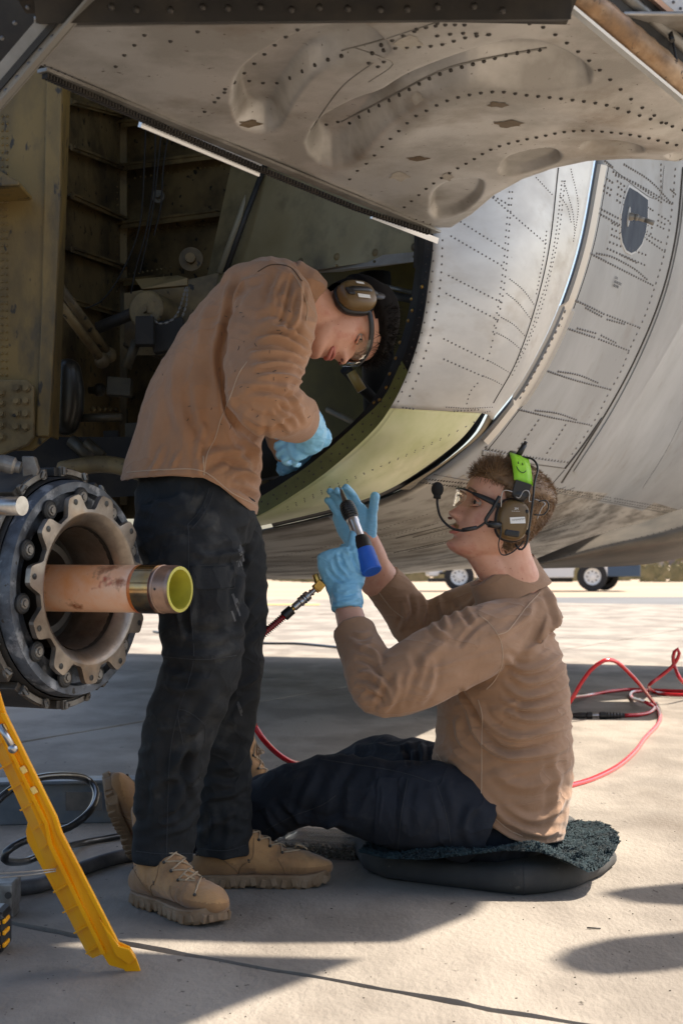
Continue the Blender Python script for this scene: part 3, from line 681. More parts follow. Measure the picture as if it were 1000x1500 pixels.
rows_ = [([(595,425),(730,495),(870,565)],3.1), ([(635,432),(700,447),(790,495),(845,540)],3.1), ([(527,620),(595,650),(665,685)],3.1), ([(680,690),(808,740)],3.1), ([(590,660),(655,695)],3.1), ([(680,708),(750,727)],3.1), ([(483,735),(625,783)],3.1), ([(645,790),(770,838)],3.1),
         ([(555,745),(630,765)],3.1), ([(655,775),(715,805)],3.1), ([(397,912),(540,960),(690,1000)],2.8), ([(475,925),(560,940),(640,972)],2.8), ([(303,1082),(450,1118),(605,1148)],2.8), ([(380,1088),(470,1100),(550,1127)],2.8),
         ([(705,90),(810,150),(905,218)],3.6), ([(715,105),(800,140),(940,222)],3.6), ([(655,105),(700,135)],4), ([(668,150),(695,165)],4), ([(665,170),(690,188)],4), ([(645,243),(735,290)],3.6), ([(620,252),(730,312)],3.6), ([(722,130),(750,150)],4), ([(726,155),(752,175)],4), ([(722,185),(748,200)],4), ([(720,210),(745,228)],4), ([(700,305),(735,322)],4),
         ([(700,330),(732,345)],4), ([(697,355),(730,370)],4), ([(690,385),(735,402)],4), ([(680,412),(835,480)],4), ([(770,412),(840,438)],4), ([(850,240),(870,252)],4), ([(850,290),(868,300)],4), ([(848,315),(866,325)],4), ([(845,340),(862,350)],4), ([(835,365),(920,425)],3.8), ([(830,345),(905,385)],3.8), ([(895,270),(935,295)],4), ([(893,295),(920,310)],4), ([(890,315),(915,328)],4), ([(740,440),(800,470)],4), ([(945,165),(965,185)],3), ([(670,45),(700,70)],3), ([(750,60),(860,130),(950,225)],3)]
for L_, st in cols: rivets(PV, bodyb, z5(L_), st*1.05, .0062, .005)
for L_, st in rows_: rivets(PV, bodyb, z5(L_), st*1.25, .0044, .006)
obj('rivet', PV, M['rivet'], ac, kind='stuff')
BV = MB()
for dy in (0, 6): rivets(BV, bodyb, [(612, 700+dy), (700, 710+dy)], 4.2, .0048, .003)
for a, b in ((812, 838), (845, 866), (873, 893), (900, 940), (944, 966), (972, 1000)):
    for dy in (0, 4): rivets(BV, bodyb, [(a, 713+(a-805)*.18+dy), (b, 713+(b-805)*.18+dy)], 3.6, .0050, .003)
for k in range(46):
    y0 = random.uniform(770, 842); x0 = random.uniform(395, 940); L_ = random.uniform(40, 130); sl_ = -.34*(1-(y0-745)/140)-.04
    if y0 < seam_y(x0)+30: continue
    rivets(BV, bodyb, [(x0, y0), (x0+L_, y0+sl_*L_)], 6, .0030, .0015)
rivets(BV, podb, [(800, 822), (870, 803), (940, 786), (1000, 770)], 9, .004, .002)
obj('rivet', BV, M['rivet_dark'], ac, kind='stuff')
# recessed handle in the grey panel
hp = [ray(bodyb, 650+.35*x, 220+.35*y) for x, y in [(770,155),(806,176),(848,208),(846,290),(838,345),(822,392),(800,420),(778,430),(757,418),(742,385),(735,340),(738,270),(750,210),(760,180)]]
pts = [h_[0] for h_ in hp]; nn = sum((h_[1] for h_ in hp), Vector()).normalized()
mb = MB(); mid = sum(pts, Vector())/len(pts); n_ = len(pts)
ring0 = [p+nn*.0035 for p in pts]; ring1 = [p+nn*.0035+(p-mid)*.07 for p in pts]; ring1b = [p+(p-mid)*.09-nn*.002 for p in pts]
mb.add(ring1b+ring1+ring0, [(i, (i+1) % n_, n_+(i+1) % n_, n_+i) for i in range(n_)]+[(n_+i, n_+(i+1) % n_, 2*n_+(i+1) % n_, 2*n_+i) for i in range(n_)])
obj('recess_lip', mb, mat('recess_lip_paint', (.45, .46, .47), .4, .2), ac)
mb = MB(); bowl = []
for t, dp in ((1, .0045), (.97, .0044), (.9, .0043), (.5, .0042), (.02, .0041)): bowl += [mid+(p-mid)*t+nn*dp for p in pts]
k = 5; mb.add(bowl, [(a*n_+i, a*n_+(i+1) % n_, (a+1)*n_+(i+1) % n_, (a+1)*n_+i) for a in range(k-1) for i in range(n_)], True)
obj('handle_recess', mb, mat('recess_shade_blue', (.035, .05, .08), .75, 0, (.06, .08, .11), 9, spec=.15), ac)  # flat patch, its dark colour stands in for shade inside the pocket
hc = ray(bodyb, 917, 317); c = hc[0]; n5 = hc[1]
mb = MB(); mb.lathe(c+n5*.006, n5, [(0, .034), (.003, .033), (.0035, .0001)], 24); obj('recess_plate', mb, M['grey'], ac)
mb = MB(); p0 = c+n5*.008; dr = (Q(946, 322, c.y)-Q(918, 312, c.y)).normalized()
mb.lathe(p0, n5, [(0, .014), (.012, .013), (.02, .008), (.02, .0001)], 16); mb.tube([p0+n5*.02-dr*.004, p0+n5*.024+dr*.03], .0085, 12); mb.ball(p0+n5*.021+dr*.004, .012, 10, 8); mb.tube([p0+n5*.024+dr*.028, p0+n5*.026+dr*.062], [.007, .0095], 12)
obj('latch_handle', mb, M['metal_grey'], ac)
# stencil
def text_on(txt, size, origin, xdir, ydir, mat_, parent, name='stencil_text', lift=.001, thick=.0002, label=None):
    cu = bpy.data.curves.new('txt', 'FONT'); cu.body = txt; cu.size = size; cu.extrude = thick; cu.space_line = .95
    o = bpy.data.objects.new('txt', cu); COL.objects.link(o); dg = bpy.context.evaluated_depsgraph_get()
    me = bpy.data.meshes.new_from_object(o.evaluated_get(dg)); bpy.data.objects.remove(o, do_unlink=True); me.name = name
    x = Vector(xdir).normalized(); y = Vector(ydir); y = (y-x*y.dot(x)).normalized(); z = x.cross(y)
    mt = Matrix((x, y, z)).transposed().to_4x4(); mt.translation = Vector(origin)+z*lift - wloc(parent)
    me.transform(mt); me.materials.append(mat_); o = bpy.data.objects.new(name, me); COL.objects.link(o); o.parent = parent; WL[o.name] = wloc(parent)
    if label: o['label'] = label
    return o
a = ray(bodyb, 898, 408); b = ray(bodyb, 925, 421); d = ray(bodyb, 893, 424)
text_on('TO OPEN\nROTATE HANDLE TO UNLOCK\nPUSH DOOR UPWARD', .0135, a[0]+a[1]*.004, b[0]-a[0], a[0]-d[0], M['stencil'], ac)

# ---------------------------------------------------------------- gear door overhead
def zdoor(Y): return 1.68-.0675*(Y-2.6)
def DP(px, py):
    # intersection of the sight line with the door's inclined sheet
    s_ = (HY-py)/F; Y = (1.68+.0675*2.6-HZ)/(s_+.0675); return Vector(((px-500)/F*Y, Y, HZ+s_*Y))
door_poly = [(100, 30), (60, 97), (200, 160), (380, 238), (520, 296), (640, 337), (660, 336), (690, 318), (724, 288), (765, 264), (810, 248), (860, 238), (920, 236), (1010, 240), (1080, 262), (1080, 60), (1080, -90), (700, -60), (400, -10)]
DD = 1.35
dishes = [ # polygon, depth (negative = pressed up, away), edge softness px
 ([(342,150),(350,112),(385,78),(440,50),(520,36),(560,60),(560,78),(470,98),(430,140),(405,185),(380,192),(352,180)], .034, 20),
 ([(452,212),(470,180),(520,150),(560,136),(600,112),(680,84),(760,66),(820,80),(862,108),(846,120),(760,120),(690,118),(620,140),(560,180),(520,225),(490,238),(462,232)], .040, 22),
 ([(630,310),(634,285),(655,268),(690,262),(706,266),(700,290),(672,312),(640,318)], .014, 7),
 ([(732,246),(742,230),(770,220),(806,216),(820,226),(806,240),(770,251),(740,253)], .014, 7),
 ([(850,214),(862,206),(900,204),(935,210),(940,220),(910,225),(870,222)], .014, 6),
 ([(974,226),(990,218),(1030,222),(1050,236),(1010,240),(985,236)], .012, 6)]
mb = MB(); NXg, NYg = 330, 130
gx = np.linspace(50, 1080, NXg); rowsP = []
def edge_low(x): return np.interp(x, [50, 60, 200, 380, 520, 640, 660, 690, 724, 765, 810, 860, 920, 1010, 1080], [92, 97, 160, 238, 296, 337.5, 336, 318, 288, 264, 248, 238, 236, 240, 262])
def edge_top(x): return np.interp(x, [50, 120, 780, 1080], [30, 30, 24, 20])
PX, PY = [], []
for i in range(NYg):
    t = i/(NYg-1); PY.append(edge_top(gx)*(1-t)+edge_low(gx)*t); PX.append(gx)
PX = np.array(PX).ravel(); PY = np.array(PY).ravel()
D = np.zeros(len(PX))
for poly, dp, sf in dishes:
    q_ = spline(list(poly)+[poly[0]], 60); poly = [tuple(a) for a in q_[:-1]]; d = sdf(PX, PY, poly); s_ = np.clip((-d+sf*.35)/sf, 0, 1); s_ = s_*s_*(3-2*s_); D += DD*dp*s_
d_, t_ = polydist(PX, PY, spline([(500, 238), (560, 205), (620, 168), (700, 140), (800, 145), (900, 170), (1000, 215)], 30)); D -= .012*np.exp(-(d_/26)**2)
d_, t_ = polydist(PX, PY, [(640, 337), (690, 318), (724, 288), (765, 264), (810, 248), (860, 238), (920, 236), (1010, 240)]); D += .018*np.clip(1-d_/60, 0, 1)**2*0+.006*np.exp(-(d_/9)**2)
vv = []
for k in range(len(PX)):
    p = DP(PX[k], PY[k]); p.z += D[k]+.004*float(np.sin(PX[k]*.01)*np.sin(PY[k]*.02)); vv.append(tuple(p))
grid = [vv[i*NXg:(i+1)*NXg] for i in range(NYg)]
mb.grid(grid); doorb = bvh_of(mb)
door = obj('gear_door', mb, M['door'], ac, label='large open gear door overhead with pressed hollows'); solid(door, .006)
RV = MB()
for L_, st in [([(170,97),(178,85),(196,67),(212,51)],20), ([(300,163),(306,157),(322,142),(334,130),(350,114),(367,98),(384,82),(401,67),(418,54),(436,43)],20), ([(365,118),(385,121),(412,120),(436,108),(460,96),(484,86),(500,82)],21),
              ([(478,182),(495,178),(512,180)],14), ([(512,180),(545,160),(580,142),(615,122),(650,106),(700,92),(745,80),(790,73)],17), ([(512,262),(525,248),(540,236),(562,212),(590,186),(605,172),(622,163),(655,147),(690,138),(730,134),(770,139),(820,144),(880,152),(915,162),(955,175),(1000,190)],17),
              ([(592,303),(610,288),(628,273),(650,258),(670,246),(690,235),(720,218),(755,207),(790,200),(825,193),(860,191),(900,194),(940,200),(990,212)],14), ([(558,66),(600,48),(640,34)],17), ([(545,78),(580,70),(640,66),(680,55),(715,50)],18), ([(540,92),(558,98),(562,90)],14), ([(610,42),(650,36),(680,36)],15),
              ([(775,34),(800,42),(850,78),(895,118),(930,150),(975,180)],20), ([(640,52),(676,48),(716,50)],18), ([(330,130),(320,143)],12), ([(250,60),(290,46)],40)]:
    rivets(RV, doorb, L_, st, .0042, .0034, k=8)
L_ = [(66, 100), (200, 160), (380, 238), (520, 296), (630, 333)]
for off, st in ((3, 9), ): rivets(RV, doorb, [(x, y-off-2) for x, y in L_], 11, .0026, .0018)
obj('rivet', RV, M['rivet_dark'], ac, kind='stuff')
# stains and chipped paint patches (they stay put)
STm = mat('oil_stain', (.10, .065, .03), .5); PTm = mat('chipped_primer', (.38, .36, .32), .6, 0, (.30, .27, .23), 60)
for (x, y, a, b, m_) in [(729, 153, 14, 4, STm), (745, 181, 20, 5, STm), (612, 232, 16, 3, STm), (366, 181, 16, 5, STm), (597, 62, 20, 9, PTm), (610, 144, 10, 8, PTm), (585, 258, 14, 6, PTm), (655, 259, 8, 5, PTm)]:
    P = [(x+a*math.cos(q)*(1+.25*math.sin(5*q+x)), y+b*math.sin(q)*(1+.3*math.cos(4*q+y))) for q in [i/18*2*math.pi for i in range(18)]]
    h_ = [ray(doorb, *p) for p in P]
    if all(h_): ST = MB(); ST.add([q[0]+q[1]*.0009 for q in h_], [tuple(range(18))]); obj('oil_stain' if m_ is STm else 'paint_chip', ST, m_, ac)
# lap joint stripes pressed in the door
LP = MB(); line_on(LP, doorb, [(546, 92), (500, 128), (455, 190)], .0016, 20); line_on(LP, doorb, [(520, 70), (560, 84), (575, 95), (540, 120)], .0012, 20); line_on(LP, doorb, [(500, 178), (570, 142), (640, 106), (700, 88), (800, 70)], .0022, 40)
line_on(LP, doorb, [(500, 74), (560, 58), (640, 32)], .0015, 20)
obj('door_lap', LP, M['metal_grey'], ac)
# hinge edge: toothed dark strip, and pale strips whose colour paints in a light gleam
HE = MB(); nseg = 130
P = resample(L_, nseg)
for i in range(nseg-1):
    a = DP(P[i][0], P[i][1]+1); b = DP(P[i+1][0], P[i+1][1]+1); a.z -= .012; b.z -= .012
    m_ = a.lerp(b, .5); d = (b-a)
    HE.beam(a, a+d*.6, .014, .009)
obj('hinge_knuckle', HE, M['dark'], ac, kind='stuff')
HE = MB(); a = DP(60, 96); b = DP(640, 336); HE.beam(a+Vector((0, .012, -.004)), b+Vector((0, .012, -.004)), .024, .006); obj('door_edge_channel', HE, M['metal_grey'], ac)
a = DP(204, 163); b = DP(379, 238)
HE = MB(); HE.beam(a+Vector((.0, .03, -.008)), b+Vector((.0, .03, -.008)), .008, .028, up=(0, -.5, 1)); obj('edge_gleam_strip', HE, M['mirror'], ac, label='edge strip of the well painted bright as a light gleam')
a = DP(545, 305); b = DP(642, 343)
HE = MB(); HE.beam(a+Vector((.0, .05, -.006)), b+Vector((.0, .05, -.006)), .006, .014, up=(0, -.5, 1)); obj('edge_gleam_strip', HE, M['mirror'], ac)
# beams over the door: top spar, right seal bar, left diagonal angle
TB = MB(); TB.beam(Q(60, 8, 2.45), Q(830, 2, 2.45), .10, .055, up=(0, -.3, 1)); obj('top_spar', TB, M['dark'], ac)
TB = MB(); TB.beam(Q(95, 34, 2.5), Q(800, 24, 2.5), .02, .006); obj('spar_lip', TB, M['metal_grey'], ac)
RB = MB()
for k in range(14):
    p = Q(160+k*44+random.uniform(-6, 6), 12+random.uniform(-4, 4), 2.39); RB.ball(p, .006, 6, 4)
obj('fastener', RB, M['rivet_dark'], ac, kind='stuff')
TB = MB(); TB.beam(Q(-60, -180, 2.1), Q(900, -160, 2.1), .9, .05); obj('wing_root_skin', TB, M['dark'], ac)
def bar(name, pa, pb, r, m, k=14, **kw):
    b_ = MB(); b_.tube([pa, pb], r, k); return obj(name, b_, m, ac, **kw)
ra, rb = Vector(Q(745, -60, 2.45)), Vector(Q(1060, 202, 2.75))
dd = (rb-ra).normalized(); up_ = Vector((dd.z, 0, -dd.x)).normalized()*-1
if up_.z < 0: up_ = -up_
up_ = (up_ - dd*up_.dot(dd)).normalized()
RUST = mat('rusty_oily_seal', (.36, .21, .10), .5, .2, (.16, .10, .06), 18, col3=(.50, .35, .22), scale3=11, bump=.5, bscale=60, spots=(.05, .035, .025), spot_scale=40, spot_amt=.12)
for (o0, wd, m_, nm, dy) in [(.014, .005, M['mirror'], 'seal_lip', -.004), (.040, .046, RUST, 'door_seal', 0), (.070, .016, M['rubber'], 'seal_gap', .01), (.088, .020, M['metal_grey'], 'seal_rail', -.012), (.104, .010, M['rubber'], 'seal_gap', .01), (.112, .008, mat('copper_edge', (.55, .34, .24), .4, .4), 'seal_trim', -.004)]:
    b_ = MB()
    if nm in ('door_seal', 'seal_rail'):
        n_ = 60; b_.tube([ra.lerp(rb, i/n_)+up_*(o0-.012) for i in range(n_+1)], [(wd/2*(1+.04*math.sin(i*1.7)), wd/2) for i in range(n_+1)], 14)
    else: b_.beam(ra+up_*(o0-.012)+Vector((0, dy, 0)), rb+up_*(o0-.012)+Vector((0, dy, 0)), .02, wd, up=up_)
    obj(nm, b_, m_, ac)
# skin beyond the seal, upper right corner; sun glare is put into its white
SK = MB(); n0 = 16; rows = []
for i in range(n0):
    t = i/(n0-1); a = ra.lerp(rb, t)+up_*.112; rows.append([a+up_*q*.28+Vector((.02*q, .16*q*q, 0)) for q in (0, .3, .6, 1)])
SK.grid(rows); skb = bvh_of(SK)
obj('outer_door_skin', SK, mat('skin_sunlight_white', (.62, .61, .59), .5, 0, (.55, .54, .52), 6), ac, label='pale skin strip along the upper right seal')
RB = MB()
for i in range(30): rivet(RB, ra.lerp(rb, i/29)+up_*.122, Vector((0, -1, 0)), .003, .002)
obj('rivet', RB, M['rivet'], ac, kind='stuff')
W_ = MB(); W_.tube(spline([Q(930, -30, 2.7), Q(965, 12, 2.66), Q(982, 50, 2.64), Q(992, 100, 2.64)], 20), [.0022]*20, 8); W_.tube(spline([Q(975, 25, 2.65), Q(984, 60, 2.62)], 6), .0045, 8); obj('bonding_wire', W_, M['black'], ac)
# left diagonal angle section
la, lb = Q(205, -110, 2.35), Q(-70, 210, 2.55); d_ = (lb-la).normalized(); u_ = Vector((0, 1, 0)).cross(d_).normalized()
if u_.x < 0: u_ = -u_
LB = MB(); LB.beam(la, lb, .004, .050, up=u_); obj('strut_web', LB, M['metal_grey'], ac)
LB = MB(); LB.beam(la+u_*.022+Vector((0, -.012, 0)), lb+u_*.022+Vector((0, -.012, 0)), .028, .004, up=u_); obj('strut_flange', LB, mat('strut_grey', (.22, .215, .2), .45, .4), ac)
LB = MB(); LB.beam(la-u_*.0+Vector((0, -.004, 0)), lb-u_*.0+Vector((0, -.004, 0)), .004, .010, up=u_); obj('strut_step', LB, M['rubber'], ac)
RB = MB()
for i in range(16): rivet(RB, la.lerp(lb, (i+.5)/16)+u_*.012+Vector((0, -.0035, 0)), Vector((0, -1, 0)), .0042, .003, 8)
for i in range(14): rivet(RB, la.lerp(lb, (i+.5)/14)-u_*.055+Vector((0, .018, 0)), Vector((0, -1, 0)), .004, .003, 8)
obj('rivet', RB, M['rivet'], ac, kind='stuff')
LB = MB(); LB.slab([Q(-120, -200, 2.6), Q(330, -200, 2.6), Q(-120, 195, 2.7)], .01); obj('corner_skin', LB, M['dark'], ac)

# ---------------------------------------------------------------- wheel well interior
well = MB()
def quad(mb, a, b, c, d, n=10):
    a, b, c, d = map(Vector, (a, b, c, d)); mb.grid([[a.lerp(b, j/n).lerp(d.lerp(c, j/n), i/n) for j in range(n+1)] for i in range(n+1)], False)
# left side wall: from the pillar (near) to the corner (far)
WLt, WRt, WRb, WLb = Q(60, 60, 4.3), Q(180, 60, 5.1), Q(180, 760, 5.1), Q(60, 800, 4.3)
quad(well, WLt, WRt, WRb, WLb); wlb = bvh_of(well); obj('well_side_wall', well, M['well'], ac)
well = MB(); quad(well, Q(180, 60, 5.1), Q(400, 60, 4.75), Q(400, 760, 4.75), Q(180, 760, 5.1)); wbb = bvh_of(well); obj('well_back_wall', well, M['well'], ac)
well = MB(); quad(well, Q(378, 60, 4.7), Q(618, 60, 4.2), Q(618, 372, 4.2), Q(300, 420, 4.72)); wsb = bvh_of(well); obj('well_smooth_panel', well, mat('smooth_olive_panel', (.22, .175, .085), .45, .2, (.30, .25, .14), 4, col3=(.10, .08, .045), scale3=5, spots=(.03, .03, .02), spot_scale=18, spot_amt=.2, bump=.15, bscale=50), ac)
# ceiling
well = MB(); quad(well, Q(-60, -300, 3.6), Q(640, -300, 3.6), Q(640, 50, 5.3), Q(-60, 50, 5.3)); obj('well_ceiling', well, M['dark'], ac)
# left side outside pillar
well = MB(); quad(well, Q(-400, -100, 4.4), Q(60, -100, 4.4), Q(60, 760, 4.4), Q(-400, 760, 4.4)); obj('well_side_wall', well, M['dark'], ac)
# ribs on the left wall
for y0, y1 in ((152, 172), (218, 247), (288, 322), (366, 392), (440, 462)):
    a = ray(wlb, 90, y0)[0]; b = ray(wlb, 179, y1)[0]; r_ = MB(); r_.beam(a+Vector((.02, -.02, 0)), b+Vector((.0, -.02, 0)), .05, .006); r_.beam(a+Vector((.035, -.045, -.006)), b+Vector((.012, -.045, -.006)), .004, .018); obj('rib', r_, M['well'], ac)
for pts_, nm in (([(182, 248), (345, 227)], 0), ([(182, 332), (352, 310)], 0), ([(182, 185), (345, 172)], 0), ([(185, 415), (250, 408)], 0)):
    a = ray(wbb, *pts_[0])[0]; b = ray(wbb, *pts_[1])[0]; r_ = MB(); r_.beam(a+Vector((0, -.03, 0)), b+Vector((0, -.03, 0)), .06, .008); r_.beam(a+Vector((0, -.058, -.008)), b+Vector((0, -.058, -.008)), .004, .022); obj('rib', r_, M['olive'], ac)
r_ = MB(); a = ray(wbb, 181, 80)[0]; b = ray(wbb, 181, 740)[0]; r_.beam(a+Vector((0, -.015, 0)), b+Vector((0, -.015, 0)), .03, .03); obj('corner_angle', r_, M['olive'], ac)
r_ = MB(); a = Q(383, 232, 4.66); b = Q(352, 318, 4.66); c = Q(322, 400, 4.68); r_.tube([a, b, c], .011, 8); obj('well_divider', r_, mat('divider', (.30, .27, .19), .5), ac)
r_ = MB(); r_.tube([Q(389, 240, 4.6), Q(358, 322, 4.6), Q(330, 400, 4.62)], .008, 8); obj('divider_seal', r_, M['rubber'], ac)
# flange under the smooth panel
r_ = MB(); P_ = [Q(430, 386, 4.56), Q(613, 369, 4.19), Q(613, 383, 4.17), Q(500, 398, 4.4), Q(430, 402, 4.54)]; r_.slab(P_, .004, (0, -1, 0)); obj('lower_flange', r_, mat('pale_flange', (.36, .33, .29), .5, .2, (.25, .22, .18), 12), ac)
r_ = MB()
for x, y in ((493, 389), (548, 383), (606, 376), (455, 392)): rivet(r_, Q(x, y, 4.15+(613-x)*.0019-.01), Vector((0, -1, 0)), .004, .003, 8)
for x, y in ((440, 383), (493, 376), (549, 370), (606, 362)):
    h_ = ray(wsb, x, y)
    if h_: rivet(r_, h_[0], h_[1], .011, .004, 12)
obj('fastener', r_, M['olive'], ac, kind='stuff')
# frame beside the rim (upright left of the rim)
r_ = MB(); r_.beam(Q(619, 180, 4.06), Q(614, 392, 4.06), .02, .03, up=(1, 0, 0)); obj('rim_post', r_, M['dark'], ac)
# cavity the man works in
cav = MB(); quad(cav, Q(300, 360, 5.5), Q(640, 340, 5.0), Q(640, 600, 5.0), Q(300, 765, 5.5)); obj('cavity_wall', cav, mat('cavity_olive', (.19, .15, .025), .5, 0, (.10, .08, .016), 5, bump=.3, bscale=30), ac)
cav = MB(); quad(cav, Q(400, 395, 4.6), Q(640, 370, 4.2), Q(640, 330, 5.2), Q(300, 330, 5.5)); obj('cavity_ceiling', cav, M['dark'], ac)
for (a, b, r0, m_) in [(Q(548, 400, 4.9), Q(556, 600, 4.9), .05, 'dark'), (Q(560, 430, 4.6), Q(612, 440, 4.3), .012, 'dark'), (Q(560, 418, 4.7), Q(612, 430, 4.4), .006, 'metal_grey'), (Q(505, 540, 4.5), Q(560, 600, 4.6), .016, 'dark'), (Q(480, 600, 4.9), Q(560, 640, 4.7), .01, 'olive'),
                       (Q(400, 660, 4.5), Q(470, 655, 4.3), .008, 'metal_grey'), (Q(405, 610, 4.6), Q(450, 700, 4.4), .03, 'dark'), (Q(390, 640, 4.5), Q(400, 700, 4.5), .06, 'dark')]:
    c = MB(); c.tube([a, b], r0, 12); obj('pipe', c, M[m_], ac)
c = MB(); c.tube([Q(514, 545, 4.42), Q(530, 572, 4.42)], .014, 12); obj('pipe_band', c, mat('amber_band', (.42, .28, .08), .4), ac)
# pillar
pl = MB(); P_ = [(-60, 90), (62, 100), (92, 118), (90, 300), (82, 480), (74, 640), (48, 660), (-60, 660)]
pl.slab([Q(x, y, 3.95) for x, y in P_], .012, (0, 1, 0)); pl.slab([Q(x, y, 3.948) for x, y in ((70, 106), (92, 119), (90, 300), (82, 480), (74, 640), (54, 640), (62, 480), (66, 300))], .014, (0, -1, 0)); pl.beam(Q(92, 110, 4.05), Q(74, 640, 4.05), .2, .008, up=(1, 0, 0)); plb = bvh_of(pl)
obj('well_pillar', pl, M['pillar'], ac, label='khaki painted upright at the front of the well', bevel=.003)
pv = MB()
for dx in (0, 7): rivets(pv, plb, [(4+dx, 170), (3+dx, 560)], 10.5, .0042, .003, k=8)
obj('rivet', pv, M['pillar'], ac, kind='stuff')
# bracket shelf
br = MB(); br.slab([Q(-40, 262, 3.93), Q(0, 262, 3.93), Q(48, 288, 3.93), Q(48, 294, 3.93), Q(-40, 298, 3.93)], .16, (0, -1, 0)); obj('shelf_bracket', br, M['pillar'], ac, bevel=.004)
# bolted plate
bp_ = MB(); P_ = [(-60, 556), (40, 556), (50, 566), (50, 640), (40, 652), (0, 668), (-60, 690)]
bp_.slab([Q(x, y, 3.90) for x, y in P_], .02, (0, 1, 0)); bpb = bvh_of(bp_); obj('bolted_plate', bp_, M['olive'], ac, bevel=.004)
for x in (25, 39):
    for y in (568, 587, 606, 625):
        b_ = MB(); p = Q(x-(y-568)*.02, y, 3.898); b_.lathe(p, (0, -1, 0), [(0, .0115), (.003, .0115), (.003, .008), (.010, .008), (.010, .0001)], 6, False); obj('bolt', b_, M['olive'], ac)
for y in (575, 590, 606, 622, 640):
    b_ = MB(); b_.lathe(Q(2, y, 3.898), (0, -1, 0), [(0, .0115), (.003, .0115), (.003, .008), (.010, .008), (.010, .0001)], 6, False); obj('bolt', b_, M['olive'], ac)
# struts
for a, b in ((Q(80, 408, 4.2), Q(160, 520, 4.4)), (Q(78, 432, 4.15), Q(150, 528, 4.35))):
    c = MB(); c.tube([a, b], .0125, 12); c.ball(b, .022, 10, 8); obj('strut', c, M['well'], ac)
# canister with cap
cc = Q(213, 453, 4.35); ax = Vector((-.35, -.93, .05)); 
c = MB(); c.lathe(cc-ax*.10, ax, [(0, .052), (.095, .052), (.10, .047), (.10, .0001)], 32); obj('canister', c, M['olive'], ac, label='round capped canister in the wheel well')
c = MB(); c.lathe(cc, ax, [(0, .012), (.012, .012), (.012, .0001)], 6, False); c.box(cc+ax*.005+Vector((.018, 0, .004)), (.02, .012, .03)); obj('canister_nut', c, M['olive'], ac)
for pts_ in ([Q(222, 462, 4.3), Q(232, 474, 4.28), Q(250, 470, 4.28), Q(262, 455, 4.3), Q(273, 420, 4.35)], [Q(275, 420, 4.36), Q(272, 450, 4.34), Q(258, 480, 4.34), Q(236, 500, 4.35)]):
    P_ = spline(pts_, 26); c = MB()
    for i in range(25):
        a = Vector(P_[i]); b = Vector(P_[i+1]); c.tube([a.lerp(b, -.1), a.lerp(b, 1.1)], (.0032, .0012) if i % 2 else (.0012, .0032), 6)
    obj('chain', c, M['metal_grey'], ac, kind='stuff')
c = MB(); c.lathe(Q(280, 380, 4.55), (0, -1, 0), [(0, .035), (.006, .034), (.006, .015), (.03, .014), (.03, .0001)], 24); obj('round_port', c, M['well'], ac)
c = MB(); c.lathe(Q(232, 288, 4.7), (0, -1, 0), [(0, .02), (.004, .019), (.004, .008), (.02, .007), (.02, .0001)], 20); obj('round_port', c, M['wellpipe'], ac)
c = MB(); c.slab([Q(200, 412, 4.45), Q(262, 406, 4.45), Q(276, 410, 4.4), Q(276, 420, 4.4), Q(210, 426, 4.4)], .03, (0, -1, 0)); obj('ledge_bracket', c, M['olive'], ac)
c = MB(); c.slab([Q(182, 430, 4.52), Q(320, 400, 4.52), Q(300, 520, 4.5), Q(200, 520, 4.5), Q(182, 500, 4.5)], .01, (0, 1, 0)); obj('mount_plate', c, M['olive'], ac)
# tank
c = MB(); P_ = [Q(100, 545, 4.2), Q(101, 570, 4.2), Q(100, 600, 4.2), Q(97, 618, 4.2)]; c.tube(P_, [(.036, .04), (.042, .045), (.042, .045), (.036, .04)], 20, cap='round', side=(0, 1, 0)); obj('oval_reservoir', c, mat('black_metal_tank', (.045, .042, .035), .3, .5, (.03, .027, .02), 9, bump=.2, bscale=30), ac)
# hanging wires
for pts_ in ([(214, 165), (212, 230), (205, 330), (178, 400), (150, 440), (125, 452)], [(228, 172), (226, 260), (214, 340), (200, 390), (192, 430)], [(238, 178), (232, 240), (222, 320), (205, 400)], [(250, 182), (240, 240), (236, 300), (226, 345)]):
    c = MB(); c.tube(spline([Q(x, y, 4.4) for x, y in pts_], 26), .0022, 6); obj('wire', c, M['blackmat'], ac)
# rivets & bolt rows on the back wall
RV = MB(); random.seed(3)
for L_, st in [([(190,262),(340,240)],8), ([(190,340),(340,325)],7), ([(345,235),(335,300),(318,380)],9), ([(355,235),(345,300),(328,380)],9), ([(186,100),(186,430)],9), ([(340,480),(300,500)],8), ([(190,402),(250,392)],7), ([(356,262),(350,290)],6)]:
    rivets(RV, wbb, L_, st, .0038, .003, jit=.6)
rivets(RV, wlb, [(172, 110), (172, 500)], 9, .0035, .003)
for x in range(135, 168, 8):
    for y in (604, 614): 
        h_ = ray(wlb, x, y)
        if h_: RV.ball(h_[0]+Vector((.02, -.1, 0)), .008, 6, 4)
obj('rivet', RV, M['olive'], ac, kind='stuff')
